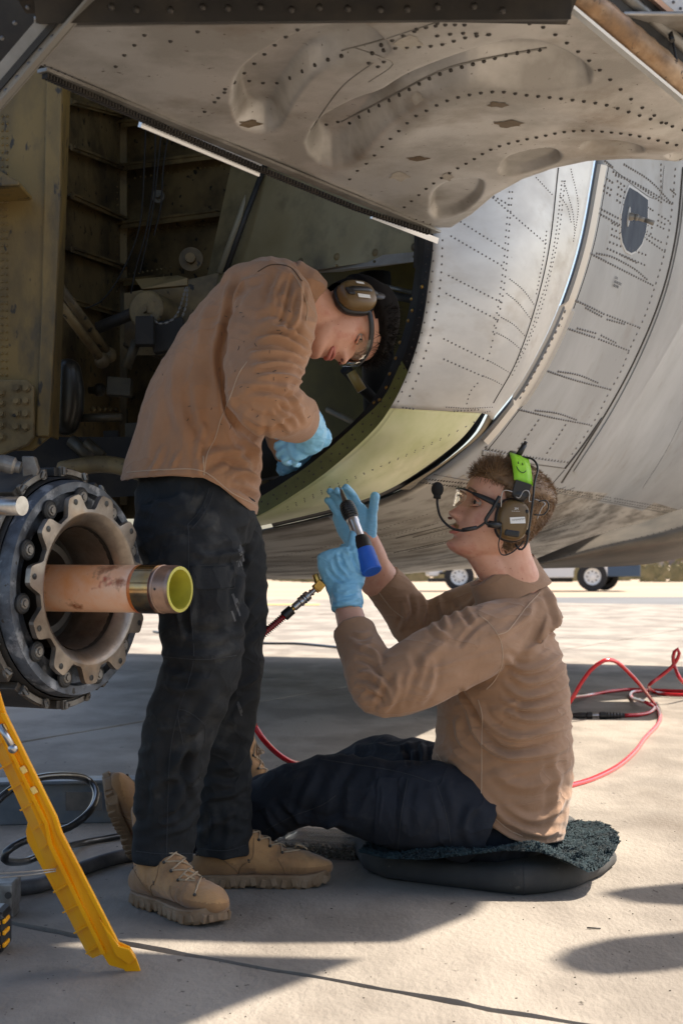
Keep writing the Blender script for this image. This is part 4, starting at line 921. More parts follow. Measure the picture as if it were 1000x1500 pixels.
# clutter in the dark lower well
random.seed(12)
for k in range(22):
    x = random.uniform(85, 340); y = random.uniform(480, 720); Yd = random.uniform(4.15, 4.6); L_ = random.uniform(.04, .16); an = random.choice([0, 0, .35, -.5, 1.57, 1.2, -.7])
    a = Q(x, y, Yd); d_ = Vector((math.cos(an), random.uniform(-.3, .3), math.sin(an)))*L_; c = MB()
    if k % 3: 
        c.tube([a, a+d_], random.uniform(.005, .018), 10); nm = 'pipe'
        if k % 2: c.ball(a+d_*.7, random.uniform(.016, .026), 8, 6)
    else:
        c.box(a, (random.uniform(.04, .12), .05, random.uniform(.03, .09)), Matrix.Rotation(random.uniform(-.4, .4), 3, 'Y')); nm = 'junction_box'
    obj(nm, c, random.choice([M['dark'], M['dark'], M['wellpipe']]), ac, bevel=.003 if nm == 'junction_box' else 0)
c = MB(); c.tube(spline([Q(90, 688, 4.1), Q(150, 680, 4.05), Q(200, 690, 4.0), Q(260, 715, 4.0)], 16), .022, 10); obj('pipe', c, M['olive'], ac)
c = MB(); quad(c, Q(-60, 640, 4.25), Q(330, 640, 4.4), Q(330, 720, 4.3), Q(-60, 740, 4.2)); obj('well_sill', c, M['dark'], ac)
# unseen overhead slabs, added and shaped to throw the big shade over the work area
SH = lambda x, y, z: (x+SUN.x/SUN.z*z, y+SUN.y/SUN.z*z, z)
def shade_slab(name, poly, z, th=.025, m=M['grey']):
    mb = MB(); P_ = [Vector(SH(x, y, z)) for x, y in poly]; mb.slab(P_, th, (0, 0, 1)); return obj(name, mb, m, ac)
shade_slab('overhead_blocker_rear', [(.13, 3.36), (.30, 3.62), (.50, 4.3), (.55, 6.6), (-.6, 7.0), (-2.4, 6.9), (-3.2, 4.4), (-3.2, 3.36), (-.58, 3.34), (-.42, 3.385), (-.15, 3.35)], 3.3)
shade_slab('overhead_blocker_front', [(-.34, 2.64), (.04, 3.215), (-.15, 3.235), (-.42, 3.27), (-.60, 3.335), (-3.2, 3.355), (-3.2, 1.2), (-1.2, .2)], 3.3)
# two more unseen slabs, added only to drop the soft shades at lower right
for nm_, P_ in (('soft_shade_blocker_far', [(.66, 3.86), (.72, 3.92), (.84, 3.97), (1.05, 4.02), (1.7, 4.05), (1.7, 3.78), (1.1, 3.70), (.85, 3.72), (.72, 3.76)]), ('soft_shade_blocker_near', [(.46, 3.22), (.50, 3.31), (.60, 3.40), (.76, 3.46), (1.6, 3.62), (1.6, 3.30), (.80, 3.22), (.66, 3.13), (.54, 3.10), (.48, 3.14)])):
    shade_slab(nm_, P_, 3.6, .05)
# ================================================================ landing gear: brake drum and axle
gear = empty('landing_gear', (-.55, 3.4, 0), 'bare landing gear brake drum with scalloped flange and orange axle stub at left', 'landing gear')
AX = Vector((.88, -.475, .0)).normalized(); GC = Q(134, 862, 3.35)
GU = Vector((0, 0, 1)); GW = AX.cross(GU).normalized()
def GP(r, a, al): return GC+AX*al+(GU*math.cos(a)+GW*math.sin(a))*r
# scalloped flange: lobed rim and trumpet throat in one mesh
nl, nn_ = 11, 220; prof = [(-.012, None), (0, None), (.001, .160), (-.003, .152), (-.011, .143), (-.025, .134), (-.045, .128), (-.08, .124), (-.17, .121)]
mb = MB(); rings = []
for al, r in prof:
    rg = []
    for k in range(nn_):
        a = 2*math.pi*k/nn_+.1; ph = (a*nl/(2*math.pi)) % 1; d = abs(ph-.5)*2   # 0 tip centre
        lobe = 1 if d < .26 else (max(0, 1-(d-.26)/.5)); lobe = lobe*lobe*(3-2*lobe)
        rr = (.166+.034*lobe) if r is None else r
        rg.append(GP(rr, a, al))
    rings.append(rg)
mb.v = [tuple(p) for rg in rings for p in rg]
for i in range(len(rings)-1):
    for k in range(nn_): mb.f.append((i*nn_+k, i*nn_+(k+1) % nn_, (i+1)*nn_+(k+1) % nn_, (i+1)*nn_+k)); mb.sm.append(i > 1); mb.mi.append(0)
fl = obj('scalloped_flange', mb, M['flange'], gear, label='worn bronze-grey scalloped flange')
for k in range(nl):
    a = 2*math.pi*(k+.5)/nl-.1; b_ = MB(); b_.lathe(GP(.187, 2*math.pi*((k+.5)/nl)-.0+.0, .0012), AX, [(0, .0065), (.0006, .0001)], 12, False); obj('bolt_hole', b_, M['black'], fl)
b_ = MB(); b_.lathe(GP(0, 0, 0), AX, [(-.03, .130), (-.175, .124), (-.175, .04)], 40); obj('drum_bore', b_, M['dark'], gear)
b_ = MB(); b_.lathe(GP(0, 0, 0), AX, [(-.17, .11), (-.12, .10), (-.12, .085), (-.17, .08)], 40); b_.lathe(GP(0, 0, 0), AX, [(-.14, .122), (-.13, .118), (-.14, .112)], 40); obj('bearing_ring', b_, mat('inner_ring', (.10, .095, .085), .4, .5, (.05, .045, .04), 10), gear)
b_ = MB(); b_.lathe(GP(0, 0, 0), AX, [(-.16, .15), (-.052, .165), (-.045, .20), (-.03, .205), (-.03, .224), (-.045, .229), (-.06, .229), (-.06, .20)], 64); obj('backing_plate', b_, M['galv'], gear)
for k in range(nl):
    a = 2*math.pi*(k)/nl; h_ = MB(); c = GP(.192, a, -.03); h_.lathe(c, AX, [(0, .021), (.006, .021), (.009, .017), (.009, .0001)], 20); o_ = obj('piston_housing', h_, M['rubber'], gear)
    h_ = MB(); h_.lathe(c+AX*.009, AX, [(0, .007), (.005, .007), (.005, .0001)], 6, False); h_.lathe(c+AX*.0093, AX, [(0, .012), (.002, .011), (.002, .007)], 12); obj('bolt', h_, M['cleat'], o_)
b_ = MB(); b_.lathe(GP(0, 0, 0), AX, [(-.06, .232), (-.07, .236), (-.10, .236), (-.11, .228), (-.34, .225), (-.36, .1), (-.36, .0001)], 64); obj('drum_body', b_, M['rubber'], gear)
nb = 11
for k in range(nb):
    a0 = 2*math.pi*(k+.08)/nb+.16; a1 = a0+2*math.pi/nb*.84; seg = MB(); R_in, R_out = .237, .256; n_ = 10; cs = []
    for i in range(n_+1):
        a = a0+(a1-a0)*i/n_; cs.append([GP(R_in, a, -.075), GP(R_out, a, -.075), GP(R_out, a, -.30), GP(R_in, a, -.30)])
    seg.v = [tuple(p) for c_ in cs for p in c_]
    for i in range(n_):
        for q in range(4): seg.f.append((i*4+q, i*4+(q+1) % 4, (i+1)*4+(q+1) % 4, (i+1)*4+q))
    seg.f += [(0, 1, 2, 3), tuple(n_*4+q for q in (3, 2, 1, 0))]; seg.sm = [False]*len(seg.f); seg.mi = [0]*len(seg.f)
    s_ = obj('brake_segment', seg, M['block'] , gear, bevel=.002)
    br = MB(); cs = []
    for i in range(n_+1):
        t = i/n_; a = a0+(a1-a0)*(.12+.76*t); w_ = .006 if .18 < t < .82 else .0105
        cs.append([GP(.247-w_, a, -.068), GP(.247+w_, a, -.068), GP(.247+w_, a, -.076), GP(.247-w_, a, -.076)])
    br.v = [tuple(p) for c_ in cs for p in c_]
    for i in range(n_):
        for q in range(4): br.f.append((i*4+q, i*4+(q+1) % 4, (i+1)*4+(q+1) % 4, (i+1)*4+q))
    br.f += [(0, 1, 2, 3), tuple(n_*4+q for q in (3, 2, 1, 0))]; br.sm = [False]*len(br.f); br.mi = [0]*len(br.f)
    for t in (.2, .8):
        a = a0+(a1-a0)*t; br.box(GP(.2475, a, -.066), (.006, .016, .016), Matrix.Rotation(a, 3, 'Y'))
    obj('segment_clip', br, M['cleat'], s_, bevel=.001)
    for t in (.2, .8):
        q = MB(); q.lathe(GP(.2475, a0+(a1-a0)*t, -.062), AX, [(0, .0035), (.002, .003), (.002, .0001)], 8); obj('rivet', q, M['rivet_dark'], s_)
# axle
T0, T1 = GP(0, 0, -.20), GP(0, 0, .118); T0.z -= .0; T1 += Vector((0, 0, .003))
AXR = .0492
b_ = MB(); b_.lathe(T0, AX, [(0, .050), (.10, .050), (.333, AXR)], 48); obj('axle_tube', b_, M['axle'], gear, label='peach-orange primed axle tube with red grease smears')
b_ = MB(); e_ = T0+AX*.325; b_.lathe(e_, AX, [(0, .0495), (.001, .0502), (.008, .0502), (.010, .0498)], 48); obj('grease_ring', b_, mat('orange_grease', (.62, .17, .02), .3, 0, (.40, .08, .01), 30, bump=.6, bscale=80, coat=.5), gear)
b_ = MB(); b_.lathe(T0+AX*.333, AX, [(0, .0495), (.001, .0508), (.045, .0508), (.046, .049)], 48); obj('axle_collar', b_, mat('greasy_steel', (.42, .31, .17), .16, .95, (.55, .25, .05), 14, stretch=(1, 1, 1), col3=(.16, .13, .10), scale3=12), gear)
b_ = MB(); b_.lathe(T0+AX*.379, AX, [(0, .0485), (.002, .0485), (.003, .0500), (.006, .0500), (.007, .0482)]+[(.008+.0011*i, .0482+.0008*(i % 2)) for i in range(28)]+[(.040, .0482), (.044, .047), (.044, .0405), (.042, .040), (-.03, .039), (-.05, .030), (-.05, .0001)], 48); obj('threaded_end', b_, [mat('pinkish_thread', (.44, .29, .22), .35, .7, (.30, .20, .15), 30), M['black']], gear)
b_ = MB(); b_.lathe(T0+AX*.379, AX, [(.0415, .0470), (.0448, .0468), (.0452, .0405), (.0425, .0395), (-.03, .0385), (-.045, .028), (-.045, .0001)], 48); obj('primed_bore', b_, mat('yellow_green_primer', (.50, .47, .06), .3, 0, (.42, .38, .05), 18), gear)
b_ = MB(); b_.lathe(T0+AX*.36+GW*-.0+Vector((0, 0, 0)), AX, [(.018, .0512), (.0205, .0512)], 48); obj('snap_ring', b_, mat('dark_red_ring', (.16, .05, .035), .35, .3), gear)
p = T0+AX*.395; b_ = MB(); dirn = (EYE-p).normalized(); dirn = (dirn-AX*dirn.dot(AX)).normalized(); b_.lathe(p+dirn*.0488, dirn, [(0, .003), (.0006, .0001)], 10); obj('set_hole', b_, M['black'], gear)
# side rod and top bolt of the gear
b_ = MB(); b_.tube([Q(-120, 741, 3.15), Q(33, 741, 3.02)], .0185, 24); obj('brake_rod', b_, M['steel'], gear)
b_ = MB(); pa, pb = Q(-60, 662, 3.25), Q(34, 686, 3.25); d_ = (pb-pa).normalized(); b_.lathe(pa, d_, [(0, .014)]+[(.01+.006*i, .014+.003*(i % 2)) for i in range(14)]+[(.10, .018), (.115, .018), (.12, .012), (.13, .012)], 20, False); obj('hose_fitting', b_, M['cleat'], gear)
b_ = MB(); b_.slab([Q(32, 668, 3.3), Q(50, 668, 3.3), Q(57, 690, 3.3), Q(52, 706, 3.3), Q(34, 706, 3.3)], .03, (0, 1, 0)); obj('fitting_lug', b_, M['cleat'], gear, bevel=.003)
# leg that carries the axle, behind the drum
b_ = MB(); b_.tube([GP(0, 0, -.34), GP(0, 0, -.34)+Vector((-.12, .1, .5)), GP(0, 0, -.34)+Vector((-.15, .2, 1.1))], .07, 20); b_.tube([GP(0, 0, -.32), GP(0, 0, -.62)], .09, 24); obj('gear_leg', b_, M['dark'], gear)

# ================================================================ yellow stand leg
def Yd(px, py): # depth along the slanting plane of the leg
    t = (py-1030)/400; return 2.90+.22*t
st = empty('yellow_stand', (-.45, 3.12, 0), 'bright yellow-orange plastic stand leg slanting down to the concrete at lower left', 'stand')
A_o = [(-14, 985), (-2, 1008), (9, 1044), (84, 1196), (91, 1218), (174, 1380), (190, 1387), (198, 1400), (206, 1422), (190, 1431), (181, 1420), (160, 1414), (150, 1398), (72, 1238), (65, 1206), (-20, 1034)]
mb = MB(); mb.slab([Q(x, y, Yd(x, y)) for x, y in A_o], .007, (0, 1, 0)); obj('outer_channel', mb, M['yellow'], st, bevel=.0015)
Bo = [(-20, 1034), (65, 1206), (72, 1238), (150, 1398), (136, 1404), (128, 1398), (96, 1335), (40, 1232), (38, 1218), (41, 1205), (2, 1120), (-24, 1080)]
def YB(x, y): # recessed sloping flank
    cx = np.interp(y, [1034, 1206, 1238, 1398], [-20, 65, 72, 150]); return Yd(x, y)+.004+max(0, (cx-x))*.0016
mb = MB(); mb.slab([Q(x, y, YB(x, y)) for x, y in Bo], .005, (0, 1, 0)); obj('inner_flank', mb, M['yellow'], st, bevel=.001)
for i in range(11):
    y = 1085+i*30; x1 = float(np.interp(y, [1034, 1206, 1238, 1398], [-20, 65, 72, 150])); x0 = x1-(21+3*math.sin(i))
    m_ = MB(); m_.beam(Q(x0+2, y+12, YB(x0, y)-.003), Q(x1-1, y+1, Yd(x1, y)-.001), .003, .0025, up=(0, -1, 0)); obj('rib', m_, M['yellow'], st)
m_ = MB(); m_.slab([Q(x, y, Yd(x, y)) for x, y in [(2, 1044), (9, 1044), (84, 1196), (91, 1218), (174, 1380), (168, 1381), (84, 1218), (78, 1197)]], .009, (0, -1, 0)); obj('edge_bead', m_, M['yellow'], st, bevel=.001)
m_ = MB(); m_.slab([Q(x, y, Yd(x, y)) for x, y in [(-18, 1034), (-12, 1034), (72, 1206), (78, 1236), (156, 1396), (150, 1398), (72, 1238), (66, 1207)]], .007, (0, -1, 0)); obj('edge_bead', m_, M['yellow'], st, bevel=.001)
for x, y in ((21, 1096), (36, 1127), (51, 1157), (6, 1066)):
    m_ = MB(); m_.box(Q(x, y, Yd(x, y)-.004), (.011, .014, .014), Matrix.Rotation(R(-30), 3, 'Y')); obj('peg', m_, mat('pale_yellow_peg', (.95, .62, .16), .4) if x == 21 else bpy.data.materials['pale_yellow_peg'], st, bevel=.002)
m_ = MB(); m_.slab([Q(x, y, Yd(x, y)) for x, y in [(146, 1342), (176, 1384), (192, 1389), (200, 1402), (190, 1412), (170, 1398)]], .012, (0, -1, 0)); obj('foot', m_, M['yellow'], st, bevel=.003)

# ================================================================ left edge tool, battery, bracket
tl = empty('grey_cylinder_tool', Q(2, 1190, 2.85), 'grey cylindrical tool cut off by the left edge before the yellow leg', 'tool'); tl.location.z = 0; WL[tl.name] = Vector(tl.location)
m_ = MB(); c0 = Q(-8, 1070, 2.85); m_.lathe(c0, (0, 0, -1), [(-.10, .0001), (-.10, .016), (-.02, .017), (.0, .022), (.02, .022), (.025, .018), (.045, .018), (.047, .020), (.15, .020), (.152, .0185), (.165, .0185), (.175, .016), (.19, .006), (.195, .0001)], 28); obj('barrel', m_, mat('brushed_grey', (.27, .275, .29), .45, .6, (.2, .2, .21), 30), tl)
m_ = MB(); m_.tube([c0+Vector((.01, -.002, .01)), c0+Vector((.034, -.004, -.03))], .006, 10); m_.ball(c0+Vector((.034, -.004, -.032)), .009, 8, 6); obj('lever', m_, M['steel'], tl)
m_ = MB(); m_.tube([c0+Vector((0, 0, -.19)), Vector((c0.x, c0.y, .0))], .008, 10); obj('stem', m_, M['black'], tl)
bt = empty('battery_pack', G(-20, 1392), 'black and yellow cordless pack at the left photo edge on the slab', 'battery'); bl = wloc(bt)
m_ = MB(); m_.box(bl+Vector((0, 0, .045)), (.09, .10, .088)); obj('shell', m_, M['black'], bt, bevel=.014)
for z in (.02, .045, .068):
    m_ = MB(); m_.box(bl+Vector((.0455, -.02, z)), (.006, .05, .009)); obj('yellow_bar', m_, M['yellow'], bt, bevel=.002)
    m_ = MB(); m_.box(bl+Vector((.01, -.0515, z)), (.06, .005, .009)); obj('yellow_bar', m_, M['yellow'], bt, bevel=.002)
bk = empty('steel_bracket', G(-14, 1340), 'small bare metal bracket box at left edge above the black and yellow pack', 'bracket'); bl = wloc(bk)
m_ = MB(); m_.box(bl+Vector((0, 0, .05)), (.12, .10, .06)); m_.box(bl+Vector((.02, 0, .012)), (.08, .07, .024)); obj('housing', m_, M['cleat'], bk, bevel=.004)
m_ = MB(); m_.lathe(bl+Vector((.052, -.052, .055)), (0, -1, 0), [(0, .008), (.003, .008), (.003, .0001)], 8); obj('screw', m_, M['rivet_dark'], bk)

# ================================================================ steel beam on the ground
bm_ = MB(); a, b = G(-180, 1212), G(338, 1200); up = .125
bm_.beam(Vector((a.x, a.y+.06, up/2)), Vector((b.x, b.y+.06, up/2)), .16, up)
bm_.beam(Vector((a.x, a.y-.025, up+.003)), Vector((b.x, b.y-.025, up+.003)), .03, .012)
sbm = empty('steel_beam', ((a.x+b.x)/2, a.y+.06, 0), 'long blue-grey steel beam lying on the concrete behind the black hose', 'beam')
obj('beam_body', bm_, mat('blue_grey_steel', (.10, .115, .13), .45, .3, (.17, .18, .19), 7, col3=(.20, .17, .13), scale3=5, bump=.3, bscale=40), sbm, bevel=.004)
m_ = MB(); m_.slab([Q(97, 1160, 4.81), Q(150, 1160, 4.81), Q(150, 1187, 4.81), Q(97, 1187, 4.81)], .006, (0, -1, 0)); obj('worn_plate', m_, mat('worn_brown_plate', (.15, .12, .095), .6, .3, (.08, .07, .06), 18), sbm)

# ================================================================ hoses
def hose(name, pts, r, m, label, cat='hose', k=10, n=80, smooth=True):
    P_ = spline(pts, n); mb = MB(); mb.tube(P_, r, k); return thing(name, mb, m, label, cat, loc=(P_[0][0], P_[0][1], 0))
g_ = lambda x, y, z=.012: Q(x, y, (HZ-z)*F/(y-HY))
def H(x, y, Y): return Q(x, y, Y)
hose('black_hose', [H(-30, 1200, 3.75), H(12, 1160, 3.8), H(50, 1141, 3.9), H(95, 1136, 4.05), H(128, 1142, 4.2), H(141, 1162, 4.15), H(132, 1188, 4.0), H(105, 1210, 3.95), H(70, 1222, 3.85), H(35, 1232, 3.8), H(8, 1250, 3.75), H(12, 1262, 3.8), H(40, 1261, 4.0), H(75, 1247, 4.1), g_(120, 1235), g_(190, 1222)], .0095, M['hose_black'], 'glossy black hose curling up in a loop behind the yellow leg')
hose('black_hose', [g_(-60, 1318, .018), g_(20, 1302, .018), g_(60, 1296, .018), g_(100, 1280, .018), g_(150, 1262, .018), g_(196, 1252, .018), g_(280, 1246, .018)], .019, mat('dusty_hose', (.05, .05, .05), .6, 0, (.11, .10, .095), 20), 'thick dusty black hose lying on the concrete toward the tan boots')
hose('thin_black_hose', [g_(225, 925), g_(300, 936), g_(380, 942), g_(440, 943), g_(520, 950), g_(600, 952)], .012, M['hose_black'], 'thin black line lying across the bright apron behind the men')
for k, (ya, yb) in enumerate(((1281, 1273), (1288, 1276))):
    mb = MB(); mb.tube(spline([Q(-30, ya, 2.9), Q(40, (ya+yb)/2, 2.95), Q(82, yb, 3.0)], 20), .0016, 6); thing('thin_wire', mb, M['cleat'], ['upper thin wire stretched from the left edge to the yellow leg', 'lower thin wire stretched from the left edge to the yellow leg'][k], 'wire', loc=Q(0, ya, 2.9))
YR = 5.6
hose('red_air_hose', [g_(780, 1165, .007), g_(835, 1151, .007), g_(870, 1140, .007), g_(905, 1122, .007), g_(930, 1100, .007), g_(945, 1080, .007), g_(962, 1062, .007), g_(966, 1048, .007), g_(958, 1032, .010), H(938, 1005, 8.3), H(920, 985, 8.2), H(903, 970, 8.1), H(886, 967, 8.0), H(868, 978, 8.0), H(852, 998, 8.0), H(838, 1022, 8.0), g_(820, 1050, .01)], .0105, M['hose_red'], 'red air hose arching up in a loop behind the seated man toward the cushion', n=110)
hose('red_air_hose', [H(838, 1022, 8.3), g_(860, 1019), g_(890, 1013), g_(920, 1010), g_(948, 1011), g_(980, 1012), g_(1060, 1014)], .0105, M['hose_red'], 'red air hose lying straight across the shaded apron to the right edge')
hose('red_air_hose', [g_(1080, 1018), g_(1010, 1018), g_(975, 1017), g_(955, 1013), H(950, 1004, 9.0), H(965, 992, 9.0), H(982, 978, 9.0), H(992, 964, 9.0), H(994, 953, 9.0), H(989, 951, 9.0), H(985, 962, 9.0), H(988, 978, 9.0), H(1000, 1000, 9.0), g_(1030, 1016)], .0105, M['hose_red'], 'red air hose twisted into a small upright loop at the right edge', n=90)
hose('red_air_hose', [g_(914, 1048), g_(935, 1047), g_(952, 1043), g_(957, 1036), H(945, 1029, 8.6), g_(925, 1022), g_(926, 1014), g_(948, 1011)], .0105, M['hose_red'], 'short red air hose ending at the black coupling on the ground')
cpl = empty('hose_coupling', g_(880, 1048, 0), 'black hose coupling with bright metal neck lying beside the seated man', 'coupling')
pa, pb = g_(832, 1048, .018), g_(914, 1048, .018); d_ = (pb-pa); Lc = d_.length; d_.normalize()
m_ = MB(); m_.lathe(pa, d_, [(0, .010), (.06, .016), (Lc*.30, .016), (Lc*.31, .012), (Lc*.33, .018), (Lc*.42, .018), (Lc*.42, .012)], 14, False); obj('socket', m_, M['black'], cpl)
m_ = MB(); m_.lathe(pa, d_, [(Lc*.42, .011), (Lc*.5, .012), (Lc*.56, .009)], 14); obj('metal_neck', m_, M['steel'], cpl)
m_ = MB(); m_.lathe(pa, d_, [(Lc*.54, .01), (Lc*.56, .020), (Lc*.66, .019)]+[(Lc*(.67+.028*i), .0165-.0004*i+.003*(i % 2)) for i in range(11)]+[(Lc, .012)], 14, False); obj('ribbed_sleeve', m_, M['black'], cpl)
hose('red_air_hose', [H(372, 1062, 4.35), H(385, 1082, 4.35), H(402, 1100, 4.4), H(422, 1114, 4.45), H(450, 1124, 4.6)], .0082, M['hose_red'], 'red air hose dropping behind the raised knee of the seated man', n=30)

# ================================================================ clear parts box
pb_ = empty('parts_box', G(460, 1262), 'clear plastic box of small metal fasteners under the raised knee', 'box')
c = G(462, 1258); rot = Matrix.Rotation(R(-16), 3, 'Z')
def bx(cx, cy, cz, sx, sy, sz): m = MB(); m.box(c+rot@Vector((cx, cy+.07, cz)), (sx, sy, sz), rot); return m
obj('tray', bx(0, 0, .022, .225, .13, .044), M['clear'], pb_, bevel=.006)
obj('lid', bx(0.012, 0, .053, .205, .115, .015), M['clear'], pb_, bevel=.004)
obj('lid_rim', bx(0, 0, .0455, .235, .14, .004), M['clear'], pb_, bevel=.0015)
for k in range(5): obj('divider', bx(-.09+.045*k, -.0655, .02, .003, .004, .036), M['clear'], pb_)
m_ = MB(); random.seed(5)
for k in range(700):
    p = c+rot@Vector((random.uniform(-.108, .108), random.choice([-.0655, -.0655, random.uniform(-.06, .06)])+.07-.0025, random.uniform(.004, .034))); m_.box(p, (.006, .0028, .0028), Matrix.Rotation(random.uniform(0, 3), 3, (random.random(), random.random(), random.random()+.1)))
obj('fastener', m_, M['bits'], pb_, kind='stuff')

# ================================================================ cushion with fleece
cu = empty('seat_cushion', G(715, 1290), 'charcoal cloth seat cushion topped with dark teal fleece under the seated man', 'cushion')
CP = [(522, 1262), (530, 1278), (560, 1290), (640, 1300), (766, 1315), (810, 1311), (850, 1303), (884, 1286), (903, 1270)]
front = [G(x, y) for x, y in CP]; back = [G(903, 1270)+Vector((-.02, .22, 0)), G(840, 1240)+Vector((0, .28, 0)), G(720, 1230)+Vector((0, .2, 0)), G(560, 1235)+Vector((-.04, .12, 0)), G(522, 1262)+Vector((-.04, .14, 0))]
loop = resample([tuple(p) for p in front+back+[front[0]]], 97)[:-1]; cen = loop.mean(0)
def hz(p): # cushion height varies
    px_ = 500+F*p[0]/p[1]; return float(np.interp(px_, [520, 560, 640, 720, 780, 850, 905], [.065, .058, .052, .058, .070, .062, .045]))
rings = []
for t, zf in ((.955, 0.0), (.985, .12), (1.0, .35), (1.0, .62), (.985, .85), (.955, 1.0), (.7, 1.08), (.35, 1.0), (.02, .95)):
    rg = []
    for p in loop:
        q = cen+(p-cen)*t; h_ = hz(p)*zf; rg.append(Vector((q[0], q[1], max(h_, 0)+.002+.003*float(vnoise([[q[0]*14, q[1]*14, h_*9]], 2)[0])*(zf > 0))))
    rings.append(rg)
m_ = MB(); m_.v = [tuple(p) for rg in rings for p in rg]; nL = len(loop)
for i in range(len(rings)-1):
    for k in range(nL): m_.f.append((i*nL+k, i*nL+(k+1) % nL, (i+1)*nL+(k+1) % nL, (i+1)*nL+k)); m_.sm.append(True); m_.mi.append(0)
cub = bvh_of(m_); obj('cushion_body', m_, M['pad'], cu)
m_ = MB(); line_on(m_, cub, [(766, 1262), (767, 1290), (767, 1313)], .0012, 14); line_on(m_, cub, [(530, 1276), (640, 1296), (766, 1310), (830, 1302), (884, 1284)], .0012, 40); obj('cushion_seam', m_, M['seamdark'], cu)
# fleece: undulating sheet plus tufts
fl_ = MB(); outl = resample([tuple(p) for p in [Q(524, 1243, 3.93), Q(560, 1252, 3.87), Q(620, 1254, 3.83), Q(680, 1247, 3.80), Q(740, 1240, 3.80), Q(790, 1242, 3.79), Q(830, 1255, 3.78), Q(866, 1274, 3.78), Q(888, 1262, 3.83), Q(905, 1238, 3.93), Q(909, 1222, 4.05), Q(890, 1204, 4.18), Q(850, 1198, 4.25), Q(800, 1200, 4.26), Q(700, 1206, 4.24), Q(600, 1215, 4.2), Q(540, 1228, 4.12), Q(524, 1243, 3.93)]], 91)[:-1]
cf = outl.mean(0); cf[2] = .09; rg_ = []
for t in (.985, .92, .75, .5, .25, .02):
    rg_.append([Vector(cf+(p-cf)*t)+Vector((0, 0, (.010*math.sin(p[0]*22+t*4) if t < .98 else -.010))) for p in outl])
fl_.v = [tuple(p) for rg in rg_ for p in rg]; nL = len(outl)
for i in range(len(rg_)-1):
    for k in range(nL): fl_.f.append((i*nL+k, i*nL+(k+1) % nL, (i+1)*nL+(k+1) % nL, (i+1)*nL+k)); fl_.sm.append(True); fl_.mi.append(0)
obj('fleece_top', fl_, M['fleece_base'], cu)
tf = MB(); random.seed(8)
V_f = [Vector(v) for v in fl_.v]; tris = [(f[0], f[1], f[2]) for f in fl_.f]+[(f[0], f[2], f[3]) for f in fl_.f]
ar = [((V_f[b]-V_f[a]).cross(V_f[c_]-V_f[a])).length for a, b, c_ in tris]; tot = np.cumsum(ar)
for k in range(24000):
    i = int(np.searchsorted(tot, random.random()*tot[-1])); a, b, c_ = tris[min(i, len(tris)-1)]; u, v = random.random(), random.random()
    if u+v > 1: u, v = 1-u, 1-v
    p = V_f[a]+(V_f[b]-V_f[a])*u+(V_f[c_]-V_f[a])*v; n = (V_f[b]-V_f[a]).cross(V_f[c_]-V_f[a]).normalized()
    if n.z < 0: n = -n
    cl = Vector((float(vnoise([[p.x*45, p.y*45, 0]], 4)[0]), float(vnoise([[p.x*45, p.y*45, 5]], 6)[0]), .0)) if k % 1 == 0 else 0
    d = (n*.8+cl*1.1+Vector((random.gauss(0, .25), random.gauss(0, .25), random.gauss(0, .15)))).normalized()
    L_ = random.uniform(.007, .013); s_ = d.orthogonal().normalized()*.0016; m2 = p+d*L_*.6; e = p+d*L_+Vector((random.gauss(0, .003), random.gauss(0, .003), -.002))
    tf.add([p-s_, p+s_, m2+s_*1.1, m2-s_*1.1, e], [(0, 1, 2, 3), (3, 2, 4)])
obj('fleece_tuft', tf, M['fleece'], cu, kind='stuff', fixn=False)
# small twig on the concrete
m_ = MB(); m_.tube([g_(859, 1359, .003), g_(879, 1360, .003)], .0018, 6); thing('twig', m_, M['rivet_dark'], 'tiny dark twig on the sunlit concrete in front of the cushion', 'twig', loc=g_(868, 1360, 0))
# ================================================================ people: builders
def TT(mb, pts, n=24, cap='round', side=(0, 1, 0), m=28, sq=1.0):
    """pts: (px,py,Y,r_inplane,r_depth)"""
    arr = [tuple(Q(p[0], p[1], p[2]))+(p[3], p[4] if len(p) > 4 else p[3]) for p in pts]
    S = spline(arr, m) if len(arr) > 2 else resample(arr, m)
    mb.tube([s[:3] for s in S], [(max(s[3], .002), max(s[4], .002)) for s in S], n, cap=cap, side=side, sq=sq); return mb
HF = [(-.118,.052,.020,.012),(-.112,.080,.002,.030),(-.100,.090,-.012,.043),(-.086,.088,-.036,.052),(-.072,.083,-.052,.0585),(-.055,.086,-.062,.062),(-.036,.085,-.072,.066),(-.014,.079,-.084,.070),
      (.008,.076,-.094,.0735),(.026,.087,-.100,.075),(.045,.090,-.103,.077),(.066,.083,-.099,.076),(.086,.066,-.086,.069),(.101,.042,-.064,.055),(.112,.012,-.034,.033),(.117,-.008,-.012,.006)]
def gs(x, c, w): return math.exp(-((x-c)/w)**2)
class Frame:
    def __init__(s, o, f, u, sc=1.0):
        s.o = Vector(o); s.f = Vector(f).normalized(); u = Vector(u); s.u = (u-s.f*u.dot(s.f)).normalized(); s.r = s.f.cross(s.u); s.sc = sc   # r = person's right
    def __call__(s, f, r, u): return s.o+(s.f*f+s.r*r+s.u*u)*s.sc
    def vec(s, f, r, u): return (s.f*f+s.r*r+s.u*u)
    def rot(s): return Matrix((s.f, s.r, s.u)).transposed()
